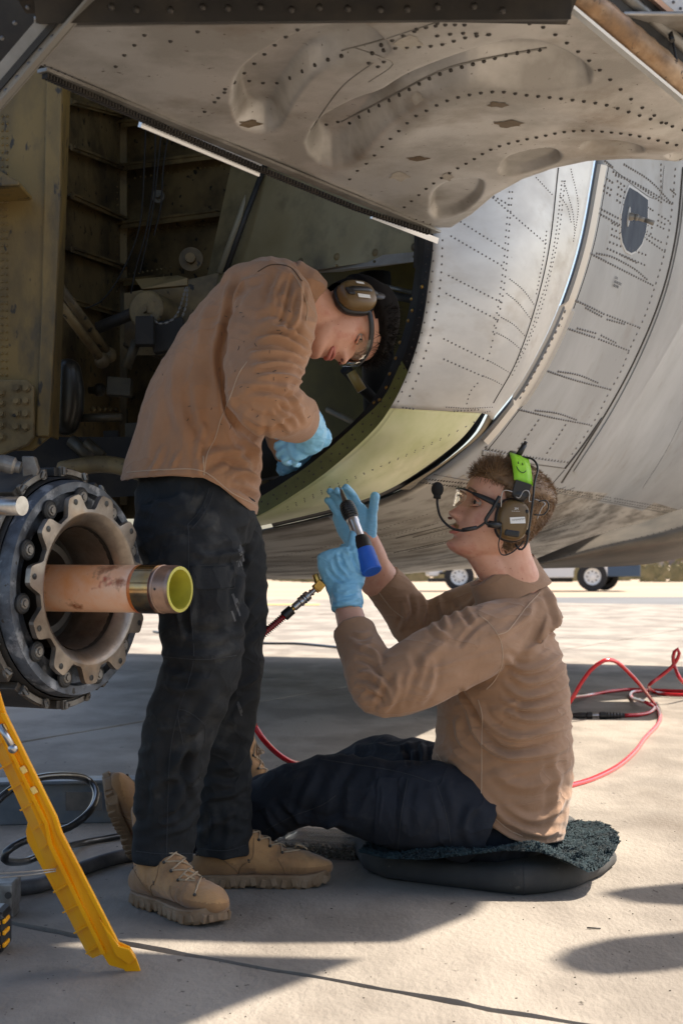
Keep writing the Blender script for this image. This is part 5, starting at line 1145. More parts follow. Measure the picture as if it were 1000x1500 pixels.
def head_mesh(fr, n=88, m=96, chin=0):
    T = spline([(a, b, c, d) for a, b, c, d in HF], m); mb = MB(); rows = []
    for h, fx, bx, w_ in T:
        c = (fx+bx)/2; a = (fx-bx)/2; row = []
        for k in range(n):
            th = 2*math.pi*k/n; cx, sy = math.cos(th), math.sin(th)
            e = .88 if cx > 0 else 1.0
            x = c+a*math.copysign(abs(cx)**e, cx); y = w_*math.copysign(abs(sy)**.92, sy)
            if cx > 0:
                # nose
                p = 0
                if -.052 < h < .034:
                    t = (h+.046)/.074
                    p = .029*max(0, min(1, (h+.047)/.010))*max(0, 1-max(0, (h+.032))/.062)**1.05
                    x += p*math.exp(-(y/(.0085+.006*gs(h, -.034, .012)))**2)
                    x += .012*gs(h, -.035, .009)*(gs(y, .0135, .006)+gs(y, -.0135, .006))
                # eye sockets, brow, cheek, lips, chin
                x -= .015*gs(h, .006, .012)*(gs(y, .031, .016)+gs(y, -.031, .016))
                x += .006*gs(h, .024, .009)*(gs(y, .028, .022)+gs(y, -.028, .022))
                x += .005*gs(h, -.018, .014)*(gs(y, .045, .016)+gs(y, -.045, .016))
                x += .0075*gs(h, -.060, .0055)*gs(y, 0, .020) + .008*gs(h, -.072, .006)*gs(y, 0, .019)
                x -= .0065*gs(h, -.066, .0028)*gs(y, 0, .024); x -= .006*gs(h, -.083, .006)*gs(y, 0, .02); x += .006*gs(h, -.100, .010)*gs(y, 0, .017)
            row.append(fr(x, y, h))
        rows.append(row)
    nn2 = len(rows); mb.v = [tuple(p) for r_ in rows for p in r_]
    for i in range(nn2-1):
        for k in range(n): mb.f.append((i*n+k, i*n+(k+1) % n, (i+1)*n+(k+1) % n, (i+1)*n+k)); mb.sm.append(True); mb.mi.append(0)
    mb.f.append(tuple(range(n))[::-1]); mb.f.append(tuple((nn2-1)*n+k for k in range(n))); mb.sm += [True]*2; mb.mi += [0]*2
    return mb
def ear(mb, fr, s):
    P_ = spline([fr(-.012, s*.074, -.034), fr(-.022, s*.086, -.02), fr(-.032, s*.092, .004), (fr(-.026, s*.092, .024)), fr(-.010, s*.086, .028), fr(-.002, s*.078, .014)], 16); mb.tube(P_, .0045, 8, cap='round'); mb.ball(fr(-.014, s*.078, -.004), (.014*fr.sc, .008*fr.sc, .024*fr.sc), 10, 8, fr.rot())
def blend(base, add):
    o = len(base.v); base.v += add.v; base.f += [tuple(i+o for i in f) for f in add.f]; base.sm += add.sm; base.mi += add.mi; return base
def hand(mb, wrist, d, n, thumb, curls, k=1.0, fat=1.0, spread=.06, tc=(.5, .5, .4), palm_len=.095, tdir=None):
    """wrist point, d: towards fingers, n: out of the BACK of the hand, thumb: side of the thumb; curls: per finger (mcp, pip, dip) radians"""
    d = Vector(d).normalized(); n = Vector(n); n = (n-d*n.dot(d)).normalized(); s = Vector(thumb); s = (s-d*s.dot(d)-n*s.dot(n)).normalized(); w_ = Vector(wrist)
    rot = Matrix((d, s, n)).transposed()
    # palm as a flattened loft, narrow at the wrist
    pts = [w_-d*.03*k, w_, w_+d*.03*k, w_+d*.06*k, w_+d*(palm_len-.006)*k]; rr = [(.021*fat, .029*fat), (.021*fat, .030*fat), (.019*fat, .037*fat), (.0165*fat, .0415*fat), (.0125*fat, .040*fat)]
    mb.tube(pts, [(a*k, b*k) for a, b in rr], 18, cap='round', side=s)
    fl = [(.043, .027, .022), (.048, .030, .024), (.044, .028, .023), (.034, .021, .020)]; fw = [.0088, .0092, .0088, .0078]
    for i in range(4):
        off = (.0295-.0197*i); base = w_+d*(palm_len-.012-(.004 if i in (0,) else .0 if i < 3 else .010))*k+s*off*k; cu = curls[i] if isinstance(curls[0], (tuple, list)) else curls
        sp = (1.5-i)*spread; dd = (d*math.cos(sp)+s*math.sin(sp)).normalized(); P_ = [base-d*.02*k, base]; ang = 0; p = base
        for L_, a in zip(fl[i], cu):
            ang += a; q = (dd*math.cos(ang)-n*math.sin(ang)); p = p+q*L_*k; P_.append(p)
        S = spline(P_, 20); r_ = fw[i]*k*fat; rad = [r_*(1.08-.22*t/19)*(1+.07*math.exp(-((t-8)/1.4)**2)+.05*math.exp(-((t-13)/1.3)**2)) for t in range(20)]
        mb.tube(S, rad, 12, cap='round')
    b = w_+d*.022*k+s*.030*k-n*.004*k; td = Vector(tdir) if tdir is not None else (d*.62+s*.72-n*.28); td = td.normalized()
    P_ = [b-d*.012*k-s*.012*k, b, b+td*.042*k]; p = P_[-1]; ax2 = (d*.92+s*.05-n*.45*tc[0]).normalized() if tdir is None else (td*.85+(-n)*tc[0]).normalized()
    p = p+ax2*.030*k; P_.append(p); p = p+(ax2-n*tc[1]*.6).normalized()*.024*k; P_.append(p)
    S = spline(P_, 18); mb.tube(S, [(.0165-.0062*min(1, t/10))*k*fat for t in range(18)], 12, cap='round')
    return mb
def cuff_ring(mb, c, d, r, w_=.003, n=28, ry=None, side=None):
    d = Vector(d).normalized(); s = Vector(side) if side else (Vector((0, 1, 0)) if abs(d.y) < .9 else Vector((1, 0, 0))); s = (s-d*s.dot(d)).normalized(); a = s.cross(d); ry = ry or r
    mb.tube([Vector(c)+a*r*math.cos(2*math.pi*k/n)+s*ry*math.sin(2*math.pi*k/n) for k in range(n)], w_, 6, closed=True)
def strands(mb, pts, length, wid, curl=.3, seg=3):
    """pts: list of (root, direction, length factor)"""
    for p, d, lf in pts:
        d = Vector(d).normalized(); L_ = length*lf*random.uniform(.7, 1.15); side = d.cross(Vector((random.gauss(0, 1), random.gauss(0, 1), random.gauss(0, 1)))).normalized()*wid
        prev = [p-side, p+side]; q = Vector(p); dv = Vector(d); V = list(prev); b = Vector((random.gauss(0, 1), random.gauss(0, 1), random.gauss(0, 1)))*curl
        for i in range(seg):
            dv = (dv+b*.3).normalized(); q = q+dv*L_/seg; s_ = side*(1-(i+1)/seg*.85); V += [q-s_, q+s_]
        mb.add(V, [(2*i, 2*i+1, 2*i+3, 2*i+2) for i in range(seg)], True)
# ---------------------------------------------------------------- boot
def boot(person, origin, xd, zd, label=None, size=1.0, lug=True):
    """origin = under the heel; xd toe direction, zd shaft direction"""
    x = Vector(xd).normalized(); z = Vector(zd); z = (z-x*z.dot(x)).normalized(); y = z.cross(x); o = Vector(origin)
    P = lambda a, b, c: o+(x*a+y*b+z*c)*size
    mb = MB(); sd = y
    # foot body: from heel to toe
    S = spline([(.012, .052, .034, .036), (.05, .062, .044, .042), (.10, .072, .048, .043), (.15, .066, .040, .046), (.20, .057, .032, .050), (.25, .052, .028, .049), (.285, .047, .022, .040), (.303, .044, .016, .028)], 26)
    mb.tube([P(s[0], .004*math.sin(s[0]*9), s[1]) for s in S], [(s[2]*size, s[3]*size) for s in S], 22, cap='round', side=sd)
    S = spline([(.055, .05, .046, .040), (.058, .10, .050, .042), (.062, .14, .052, .045), (.060, .19, .056, .050), (.058, .225, .058, .052)], 18)
    mb.tube([P(s[0], 0, s[1]) for s in S], [(s[2]*size, s[3]*size) for s in S], 22, cap='flat', side=sd)
    mb.tube([P(.07, 0, .125), P(.12, 0, .100), P(.17, 0, .078)], [(.032*size, .034*size), (.034*size, .036*size), (.028*size, .038*size)], 18, cap='round', side=sd)
    def fn(V, N, px, py, fac):
        L_ = V-np.array(o); a = L_@np.array(x)/size; c = L_@np.array(z)/size; b = L_@np.array(y)/size
        D = np.zeros(len(V))
        D += np.where((a > .215), .0016, 0)          # toe cap overlay
        D -= .0016*np.exp(-((a-.212-.02*np.abs(b)/.05)/.0035)**2)
        D += .0018*np.where((c < .085+.02*np.cos(a*20)) & (a < .085), 1, 0)    # heel counter
        D += .0014*vnoise(V*60, 3)*1.0 + .002*vnoise(V*22, 4)
        D += .003*np.exp(-((c-.13)/.006)**2)*np.sin(b*60)*.3
        return D
    me = organic(mb, .0045, 4, fn=fn, smooth2=1); base = MB(); base.v = [tuple(v.co) for v in me.vertices]; base.f = [tuple(p.vertices) for p in me.polygons]; bv = bvh_me(me)
    for p in me.polygons:
        L_ = p.center-o; a = L_.dot(x)/size; c = L_.dot(z)/size
        if (a > .217 and c < .052) or (a < .088 and c < .088-.45*max(0, a-.02)) or (.088 <= a < .135 and c < .05): p.material_index = 1
    up = obj('boot', shift_mesh(me, wloc(person)), [M['suede'], M['suede2']], person, label=label)
    # sole with lugs
    def outline(a, g=0):   # half widths along the foot (inner/outer)
        t = a/.31; w_ = np.interp(t, [-.05, 0, .06, .2, .42, .62, .78, .9, .97, 1.02], [.0, .022, .035, .040, .037, .048, .052, .044, .028, .0]); return float(w_)+g
    xs = np.linspace(-.012, .314, 48); so_ = MB(); rows = []
    for hz_, gg in ((.0, -.002), (.006, .0015), (.019, .003), (.030, .0045), (.033, .001)):
        up_, dn = [], []
        for a in xs:
            w_ = outline(a, gg if 0 < a < .30 else gg*.5); toe = max(0, (a-.24)/.07)**2*.012 + (.006*math.exp(-((a-.115)/.02)**2) if hz_ < .01 else 0)
            lg = (.0045*math.sin(a*2*math.pi/.024) if hz_ < .012 and lug else 0)
            up_.append(P(a, max(w_, .001), hz_+toe+max(0, lg))); dn.append(P(a, -max(w_, .001), hz_+toe+max(0, lg)))
        rows.append(up_+dn[::-1])
    nL = len(rows[0]); so_.v = [tuple(p) for r_ in rows for p in r_]
    for i in range(len(rows)-1):
        for k in range(nL): so_.f.append((i*nL+k, i*nL+(k+1) % nL, (i+1)*nL+(k+1) % nL, (i+1)*nL+k)); so_.sm.append(False); so_.mi.append(0)
    m_ = nL//2
    for base_i in (0, (len(rows)-1)*nL):
        for k in range(m_-1): so_.f.append((base_i+k, base_i+k+1, base_i+nL-2-k, base_i+nL-1-k)); so_.sm.append(False); so_.mi.append(0)
    sole = obj('sole', so_, M['sole'], up, bevel=0)
    if lug:
        lg = MB()
        for i in range(13):
            a = .004+i*.0245
            for s_ in (-1, 1):
                w_ = outline(a, .002); c = P(a, s_*(w_-.001), .013+(.004 if i % 2 else 0)+max(0, (a-.24)/.07)**2*.010)
                lg.box(c, (.014*size, .008*size, .020*size), Matrix((x, y, z)).transposed() @ Matrix.Rotation(.25*(-1)**i, 3, 'Y'))
        for s_ in (-.4, 0, .4):
            a = .306; c = P(a, s_*.045, .020); lg.box(c, (.007*size, .012*size, .016*size), Matrix((x, y, z)).transposed())
        obj('sole_lug', lg, M['sole'], up, kind='stuff', bevel=.002)
    # laces crossing the instep, laid on the surface
    lc = MB(); ey = []
    def surf(a, b, c):
        p = P(a, b, c); cpt = P(.075, 0, .075); h_ = bv.ray_cast(p+(p-cpt).normalized()*.08, (cpt-p).normalized()); return (h_[0]+h_[1]*.002) if h_[0] else p
    rowsL = [(.205, .075), (.185, .088), (.165, .102), (.145, .117), (.128, .135), (.118, .158), (.114, .182), (.112, .205)]
    for i, (a, c) in enumerate(rowsL):
        w_ = .020+.002*i*.5; l = surf(a-.012, w_, c-.006); r_ = surf(a-.012, -w_, c-.006); ey += [l, r_]
    for i in range(len(rowsL)-1):
        for s_ in (0, 1):
            p = ey[2*i+s_]; q = ey[2*(i+1)+(1-s_)]; mid_ = surf((rowsL[i][0]+rowsL[i+1][0])/2+.004, 0, (rowsL[i][1]+rowsL[i+1][1])/2)+z*.003
            lc.tube(spline([p, mid_, q], 8), .0021, 6)
    kn = surf(.200, 0, .085)
    for k in range(3):
        pts = [kn, kn+z*.014+y*random.uniform(-.03, .03)+x*.006, kn+y*random.uniform(-.035, .035)+x*random.uniform(.0, .03)+z*.003]; lc.tube(spline(pts, 10), .002, 6)
    obj('lace', lc, M['lace'], up, kind='stuff')
    el = MB()
    for p in ey: el.ball(p-z*.001, .0042, 8, 5)
    obj('eyelet', el, M['rivet_dark'], up, kind='stuff')
    # vent holes and stitch line on the near side
    vh = MB()
    for s_ in (-1, 1):
        for i in range(3):
            for j in range(4):
                p = P(.028+i*.008, s_*.2, .085+j*.009); c0 = P(.045, 0, .085+j*.009); h_ = bv.ray_cast(p, (c0-p).normalized())
                if h_[0]: rivet(vh, h_[0]+h_[1]*.0002, h_[1], .0016, .0004)
                p = P(.115+i*.007, s_*.2, .065+j*.010-i*.004); c0 = P(.115, 0, .065); h_ = bv.ray_cast(p, (c0-p).normalized())
                if h_[0]: rivet(vh, h_[0]+h_[1]*.0002, h_[1], .0016, .0004)
    obj('vent_hole', vh, M['black'], up, kind='stuff')
    stc = MB()
    for s_ in (-1, 1):
        for line in ([(.205, .030), (.198, .055), (.185, .078)], [(.09, .032), (.10, .060), (.125, .082), (.128, .13)], [(.0, .095), (.04, .088), (.085, .05), (.09, .034)]):
            pts = []
            for a, c in spline(line, 14):
                p = P(a, s_*.2, c); c0 = P(min(a, .25), 0, c*.9); h_ = bv.ray_cast(p, (c0-p).normalized())
                if h_[0]: pts.append(h_[0]+h_[1]*.0004)
            if len(pts) > 3: stc.tube(pts, .0011, 5)
    obj('stitching', stc, mat('boot_thread', (.22, .13, .065), .9) if 'boot_thread' not in bpy.data.materials else bpy.data.materials['boot_thread'], up, kind='stuff')
    return up
def garment(name, mb, m, person, voxel, folds=(), fn=None, cuts=(), smooth=3, smooth2=1, label=None, solid=0, hem=None):
    me = organic(mb, voxel, smooth, folds, fn, smooth2, cuts, hem); bv = bvh_me(me)
    o = obj(name, shift_mesh(me, wloc(person)), m, person, label=label)
    if solid: md = o.modifiers.new('th', 'SOLIDIFY'); md.thickness = solid; md.offset = -1
    return o, bv
def seam(bv, lines, rad, m, parent, name='seam', lift=.0003, n=40):
    mb = MB()
    for L_ in lines: line_on(mb, bv, L_, rad, n, lift, 5)
    if mb.v: return obj(name, mb, m, parent, kind='stuff')
def headset(person, fr, cup_c, cup_n, cup_up, sc, kind):
    pass

# ================================================================ standing mechanic
PS = empty('person', G(250, 1325), 'standing mechanic in brown shirt and black trousers bent over into the round aircraft opening', 'person')
hf = Frame(Q(504, 474, 3.78), (.27, -.36, -.89), (.78, .56, .24), 1.0)
body = MB(); blend(body, head_mesh(hf))
TT(body, [(415, 428, 3.72, .075, .10), (440, 442, 3.72, .066, .066), (468, 462, 3.74, .060, .062), (492, 470, 3.77, .058, .06)])
# bare trunk, arms and legs under the clothes make one figure
TT(body, [(290, 760, 3.74, .10, .13), (300, 690, 3.74, .11, .14), (308, 610, 3.74, .10, .13), (350, 500, 3.72, .10, .14), (400, 440, 3.72, .085, .14)])
TT(body, [(398, 435, 3.56, .055), (385, 510, 3.46, .05), (375, 572, 3.38, .042), (410, 600, 3.47, .036), (447, 624, 3.58, .028)])
me = organic(body, .0034, 2, smooth2=1)
bd = obj('body', shift_mesh(me, wloc(PS)), M['skinp'], PS)
# lips, brows, eye
lp = MB(); lp.tube(spline([hf(.080, .026, -.0665), hf(.092, .012, -.0615), hf(.0945, 0, -.060), hf(.092, -.012, -.0615), hf(.080, -.026, -.0665)], 14), [.001]+[.0036]*12+[.001], 8); lp.tube(spline([hf(.080, .024, -.067), hf(.093, .010, -.0725), hf(.096, 0, -.073), hf(.093, -.010, -.0725), hf(.080, -.024, -.067)], 14), [.001]+[.0042]*12+[.001], 8)
obj('lips', lp, mat('lips', (.50, .17, .13), .4), PS)
for s_ in (1, -1):
    e = MB(); e.ball(hf(.0585, s_*.031, .006), .0120, 14, 10); eo = obj('eye', e, mat('eye_white', (.42, .36, .32), .3) if s_ == 1 else bpy.data.materials['eye_white'], PS)
    e = MB(); e.ball(hf(.0680, s_*.031, .003), (.0045, .0082, .0082), 10, 8, hf.rot()); obj('iris', e, M['black'], eo)
    e = MB(); e.tube(spline([hf(.068, s_*.017, .010), hf(.0725, s_*.031, .0135), hf(.064, s_*.045, .008)], 10), .0026, 8); e.tube(spline([hf(.067, s_*.018, .001), hf(.0715, s_*.031, -.0035), hf(.063, s_*.045, .001)], 10), .0028, 8); obj('eyelid', e, M['skinp'], PS)
    e = MB(); e.tube(spline([hf(.086, s_*.014, .024), hf(.088, s_*.03, .030), hf(.074, s_*.048, .025)], 12), [(.0028, .0016)]*12, 6); obj('eyebrow', e, M['hair'], PS)
nz = MB(); nz.ball(hf(.107, .0068, -.0425), (.0048, .0030, .0035), 8, 6, hf.rot()); nz.ball(hf(.107, -.0068, -.0425), (.0048, .0030, .0035), 8, 6, hf.rot()); obj('nostril', nz, mat('nostril_dark', (.10, .03, .02), .8), PS)
# hair and dark watch cap
cap = MB(); T = spline([(a, b, c, d) for a, b, c, d in HF], 60); rows = []
for h, fx, bx, w_ in T:
    if h < -.02: continue
    row = []
    for k in range(56):
        th = 2*math.pi*k/56; cx, sy = math.cos(th), math.sin(th); c = (fx+bx)/2; a = (fx-bx)/2
        g = (.022-.006*max(0, cx)) if h > .035+.02*max(0, cx) else (.016 if cx < .15 else -.004); row.append(hf(c+(a+g)*cx, (w_+g)*sy, h+(.012 if h > .09 else 0)))
    rows.append(row)
n_ = 56; cap.v = [tuple(p) for r_ in rows for p in r_]
for i in range(len(rows)-1):
    for k in range(n_): cap.f.append((i*n_+k, i*n_+(k+1) % n_, (i+1)*n_+(k+1) % n_, (i+1)*n_+k)); cap.sm.append(True); cap.mi.append(0)
cap.f.append(tuple((len(rows)-1)*n_+k for k in range(n_))); cap.sm.append(True); cap.mi.append(0)
obj('hair_cap', cap, M['hair_dark'], PS)
hs = MB(); random.seed(21); pts = []
for k in range(5200):
    th = random.uniform(0, 2*math.pi); h = random.uniform(-.02, .118); cx, sy = math.cos(th), math.sin(th)
    if h < .045 and cx > .1: continue
    if cx < .2: continue
    fx, bx, w_ = [float(np.interp(h, [q[0] for q in HF], [q[j] for q in HF])) for j in (1, 2, 3)]; c = (fx+bx)/2; a = (fx-bx)/2
    p = hf(c+(a+.010)*cx, (w_+.010)*sy, h); d = hf.vec(cx*.5-.1, sy*.6, .3 if h > .05 else -.5); pts.append((p, d, 1.6 if (cx > .2) else 1))
strands(hs, pts, .016, .0011, .9); obj('hair', hs, M['hair_dark'], PS, kind='stuff', fixn=False)
# headset: cup, cushion, band
def cup(person, fr, side, up_t, label_side, style):
    c = fr(-.012, side*.086, -.010); nrm = fr.vec(-.02, side*1.0, .05).normalized(); U_ = (fr.vec(*up_t)); U_ = (U_-nrm*U_.dot(nrm)).normalized(); S_ = nrm.cross(U_)
    def ring(sc_, al, n=36, ex=.78): 
        out = []
        for k in range(n):
            a = 2*math.pi*k/n; x = math.copysign(abs(math.cos(a))**ex, math.cos(a)); y = math.copysign(abs(math.sin(a))**ex, math.sin(a)); out.append(c+nrm*al+(S_*x*.039+U_*y*.049)*sc_)
        return out
    def shell(levels, m_, nm, par, bev=0):
        rings_ = [ring(s, a) for s, a in levels]; mb = MB(); n = 36; mb.v = [tuple(p) for r_ in rings_ for p in r_]
        for i in range(len(rings_)-1):
            for k in range(n): mb.f.append((i*n+k, i*n+(k+1) % n, (i+1)*n+(k+1) % n, (i+1)*n+k)); mb.sm.append(True); mb.mi.append(0)
        mb.f.append(tuple((len(rings_)-1)*n+k for k in range(n))); mb.sm.append(True); mb.mi.append(0)
        return obj(nm, mb, m_, par)
    h_ = shell([(.80, -.022), (1.02, -.016), (1.08, -.008), (1.06, -.001), (1.0, .001)], M['black'], 'ear_cushion', person)
    s_ = shell([(.97, .000), (1.0, .006), (.98, .014), (.93, .021), (.85, .026), (.70, .029), (.4, .031), (.01, .0315)], M['coyote'], 'ear_cup', person)
    return c, nrm, U_, S_, s_
c, nrm, U_, S_, cp_ = cup(PS, hf, 1, (0, 0, 1), 1, 0)
at = lambda x, y, z=.0305: c+nrm*z+S_*x+U_*y
mb = MB(); mb.tube([at(.004, .052, .018), at(.005, .02, .031), at(.004, -.018, .032), at(.0, -.040, .029)], [(.0035, .007)]*4, 10, side=S_); obj('cup_arm', mb, M['black'], cp_)
mb = MB(); mb.box(at(-.004, -.030, .032), (.018, .018, .006), Matrix((S_, U_, nrm)).transposed()); obj('cup_clip', mb, M['black'], cp_, bevel=.002)
mb = MB(); mb.slab([at(-.013, .018, .0325), at(-.010, -.014, .032), at(-.020, -.014, .0315), at(-.022, .018, .032)], .0008, nrm); obj('name_label', mb, M['white'], cp_)
mb = MB(); mb.slab([at(.024, .014, .031), at(.026, -.006, .0305), at(.020, -.006, .0315), at(.018, .014, .032)], .0008, nrm); obj('name_label', mb, M['white'], cp_)
bdv = MB(); P_ = [c+U_*.045+nrm*.012]; 
for a in np.linspace(0, math.pi, 15): P_.append(hf(-.012+.0, math.cos(a)*.100, .030+math.sin(a)*.104))
P_ = spline(P_+[hf(-.012, -.098, 0)], 50); bdv.tube(P_, [(.004, .011)]*50, 10, side=hf.f); obj('headband', bdv, M['black'], PS)
mb = MB(); mb.ball(hf(-.012, -.088, -.01), (.045, .022, .05), 18, 12, hf.rot()); obj('ear_cup', mb, M['coyote'], PS)
# strap of the eyewear and goggles
st_ = MB(); P_ = spline([hf(-.03, .082, .010), hf(.02, .084, .018), hf(.055, .070, .022), hf(.085, .045, .022), hf(.098, .020, .020), hf(.100, 0, .020), hf(.098, -.020, .020), hf(.085, -.045, .022), hf(.02, -.084, .018)], 44); st_.tube(P_, [(.003, .007)]*44, 8, side=hf.u); gl = obj('safety_glasses', st_, M['black'], PS)
for s_ in (1, -1):
    ln = MB(); arr = []
    for i in range(9):
        row = []
        for j in range(7):
            u = i/8; v = j/6; row.append(hf(.102-.020*u**2+.002*math.sin(v*3), s_*(.006+.050*u), .018-.034*v))
        arr.append(row)
    ln.grid(arr); obj('lens', ln, M['glass'], gl)

# shirt
sh = MB()
TT(sh, [(279, 775, 3.74, .150, .175), (280, 710, 3.74, .158, .185), (289, 660, 3.74, .150, .18), (301, 600, 3.74, .141, .18), (322, 545, 3.73, .128, .185), (352, 492, 3.72, .118, .195), (385, 446, 3.71, .098, .185), (412, 426, 3.71, .075, .13), (432, 428, 3.71, .050, .075)], n=40, m=44, cap='flat')
TT(sh, [(372, 432, 3.66, .07, .10), (400, 428, 3.60, .072, .08), (405, 452, 3.55, .090, .075), (396, 492, 3.50, .092, .075), (386, 535, 3.45, .083, .075), (380, 572, 3.40, .074, .07), (392, 590, 3.41, .068, .066), (418, 604, 3.48, .058, .058), (438, 614, 3.545, .050, .05)], n=32, m=40, cap='flat')
TT(sh, [(380, 440, 3.86, .08, .08), (400, 470, 3.92, .085, .075), (392, 540, 4.02, .075, .07), (398, 590, 4.05, .062, .06), (420, 640, 4.12, .050, .05), (428, 668, 4.15, .042, .04)], n=26, m=30, cap='flat')
TT(sh, [(418, 425, 3.715, .074, .085), (440, 436, 3.72, .070, .076), (452, 446, 3.725, .064, .070)], n=28, m=10, cap='flat')
sfold = [([(330, 470), (322, 520), (326, 560), (335, 600)], 5, -.011), ([(352, 400), (338, 440), (330, 490), (328, 530)], 5, -.009), ([(385, 405), (352, 420), (338, 455)], 5, .006),
  ([(395, 480), (415, 487), (440, 500), (452, 520)], 5, .008), ([(375, 500), (405, 498), (430, 507), (447, 520)], 4.5, .009), ([(365, 520), (395, 520), (425, 522), (446, 530)], 4.0, .008), ([(370, 540), (400, 535), (430, 538), (447, 548)], 4, .007),
  ([(375, 555), (405, 552), (430, 556), (448, 565)], 4, .007), ([(360, 575), (390, 572), (425, 580), (445, 560)], 5, -.007), ([(350, 595), (372, 612), (400, 618), (425, 600)], 5, .008), ([(405, 585), (418, 600), (432, 606), (440, 622)], 3.5, -.006),
  ([(425, 570), (430, 590), (442, 600)], 3.5, .006), ([(395, 600), (410, 615), (425, 632)], 4, .005), ([(430, 400), (420, 440), (412, 470), (400, 485)], 4, -.005), ([(440, 410), (436, 450), (425, 490), (410, 500)], 4, .005), ([(415, 395), (400, 430), (396, 460)], 5, .004), ([(375, 470), (400, 462), (425, 475), (445, 500)], 6, -.005),
  ([(326, 545), (330, 590), (350, 625), (378, 650), (388, 680)], 7, -.010), ([(322, 560), (318, 600), (330, 640), (360, 690), (378, 735)], 9, .007), ([(300, 620), (290, 660), (292, 700)], 5, .005), ([(290, 690), (310, 665), (345, 660), (385, 655)], 6, .006),
  ([(300, 690), (330, 675), (360, 690), (385, 700)], 5, -.006), ([(330, 700), (355, 690), (385, 712)], 5, .009), ([(335, 712), (360, 722), (384, 742)], 4, -.006), ([(262, 500), (255, 580), (270, 640), (290, 670)], 9, .006), ([(275, 560), (280, 610), (300, 650)], 6, -.005), ([(240, 560), (225, 640), (215, 690)], 10, .004),
  ([(240, 650), (228, 680), (215, 696)], 4, .004), ([(262, 660), (250, 690)], 4, .003), ([(310, 440), (295, 480), (290, 520)], 7, .004), ([(350, 620), (368, 650), (380, 690)], 5, .005), ([(392, 600), (388, 640), (391, 690)], 5, -.004)]
def fn_st(V, N, px, py, fac):
    D = .004*vnoise(V*np.array([9, 9, 5]), 1)+.0011*vnoise(V*np.array([24, 24, 15]), 2)
    q = np.stack([px*.045+py*.012, py*.05-px*.02, V[:, 1]*6], 1); r_ = 1-np.abs(vnoise(q, 9))*1.6
    D += np.where(px > 330, .0040, .0022)*r_
    d, t = polydist(px, py, [(176, 700), (290, 693), (372, 745)]); D += .002*np.exp(-(d/4)**2)
    return D
# hem: a plane sloping down towards the front
c1 = Q(176, 703, 3.6); c2 = Q(382, 752, 3.6); d12 = (c2-c1).normalized(); nrm_h = Vector((0, 1, 0)).cross(d12).normalized(); 
if nrm_h.z > 0: nrm_h = -nrm_h
hcut = Q(290, 702, 3.6)
nA = Vector((.02, -.10, -1)).normalized(); nB = Vector((-.62, -.05, -.80)).normalized()
shirt, sbv = garment('shirt', sh, M['shirt'], PS, .0045, sfold, fn_st, hem=[(150, 706), (176, 705), (200, 700), (250, 697), (298, 700), (322, 712), (350, 735), (372, 752), (384, 757), (420, 757)], smooth=3, smooth2=0, solid=.003)
seam(sbv, [[(362, 530), (350, 548), (338, 580), (325, 610), (316, 640), (304, 665), (299, 695)], [(428, 398), (441, 420), (450, 450), (448, 470)], [(186, 692), (240, 688), (296, 690), (340, 722), (380, 742)]], .0014, M['stitch'], shirt, n=60)
seam(sbv, [[(298, 668), (299, 696)]], .002, M['stitch'], shirt)
seam(sbv, [[(378, 398), (398, 388), (425, 392), (442, 412)]], .0016, mat('dark_yoke', (.09, .055, .035), .9), shirt)
random.seed(4); mk = MB()
for k in range(34):
    x = random.choice([random.gauss(350, 22), random.gauss(400, 20), random.uniform(230, 380)]); y = random.uniform(440, 640); a = random.uniform(0, 6.28); L_ = random.uniform(2, 6)
    line_on(mk, sbv, [(x, y), (x+L_*math.cos(a)*.6, y+L_*math.sin(a)*.4), (x+L_*math.cos(a), y+L_*math.sin(a))], .0007, 8, .0002, 4)
obj('dirt_mark', mk, M['seamdark'], shirt, kind='stuff')
# gloves
gv = MB(); TT(gv, [(440, 612, 3.55, .043), (447, 622, 3.58, .043), (453, 634, 3.60, .040), (452, 644, 3.61, .036)], cap='round', n=24, m=14)
hand(gv, Q(459, 645, 3.62), (-.90, -.05, -.36), (-.12, -.95, .25), (-.3, -.1, .9), [(.35, .9, .6), (.5, .95, .6), (.6, 1.0, .6), (.7, 1.0, .5)], k=.80, fat=1.10, palm_len=.070, spread=.10, tdir=(-.95, .25, .1))
gfn = lambda V, N, px, py, fac: .0012*(1-np.abs(vnoise(V*np.array([55, 55, 110]), 5))*2)+.001*vnoise(V*90, 6)
g1, _ = garment('glove', gv, M['glove'], PS, .0032, (), gfn, smooth=2, label='blue glove on the bent near hand')
gv = MB(); hand(gv, Q(444, 674, 4.16), (-.95, .02, -.25), (-.1, -.85, .4), (.1, -.1, .9), (.9, 1.0, .5), k=.62, fat=1.15)
gv.tube([Q(428, 664, 4.14), Q(440, 676, 4.12)], [.036, .032], 18)
g2, _ = garment('glove', gv, M['glove'], PS, .0034, (), gfn, smooth=2, label='blue glove on the far hand low inside the rim')

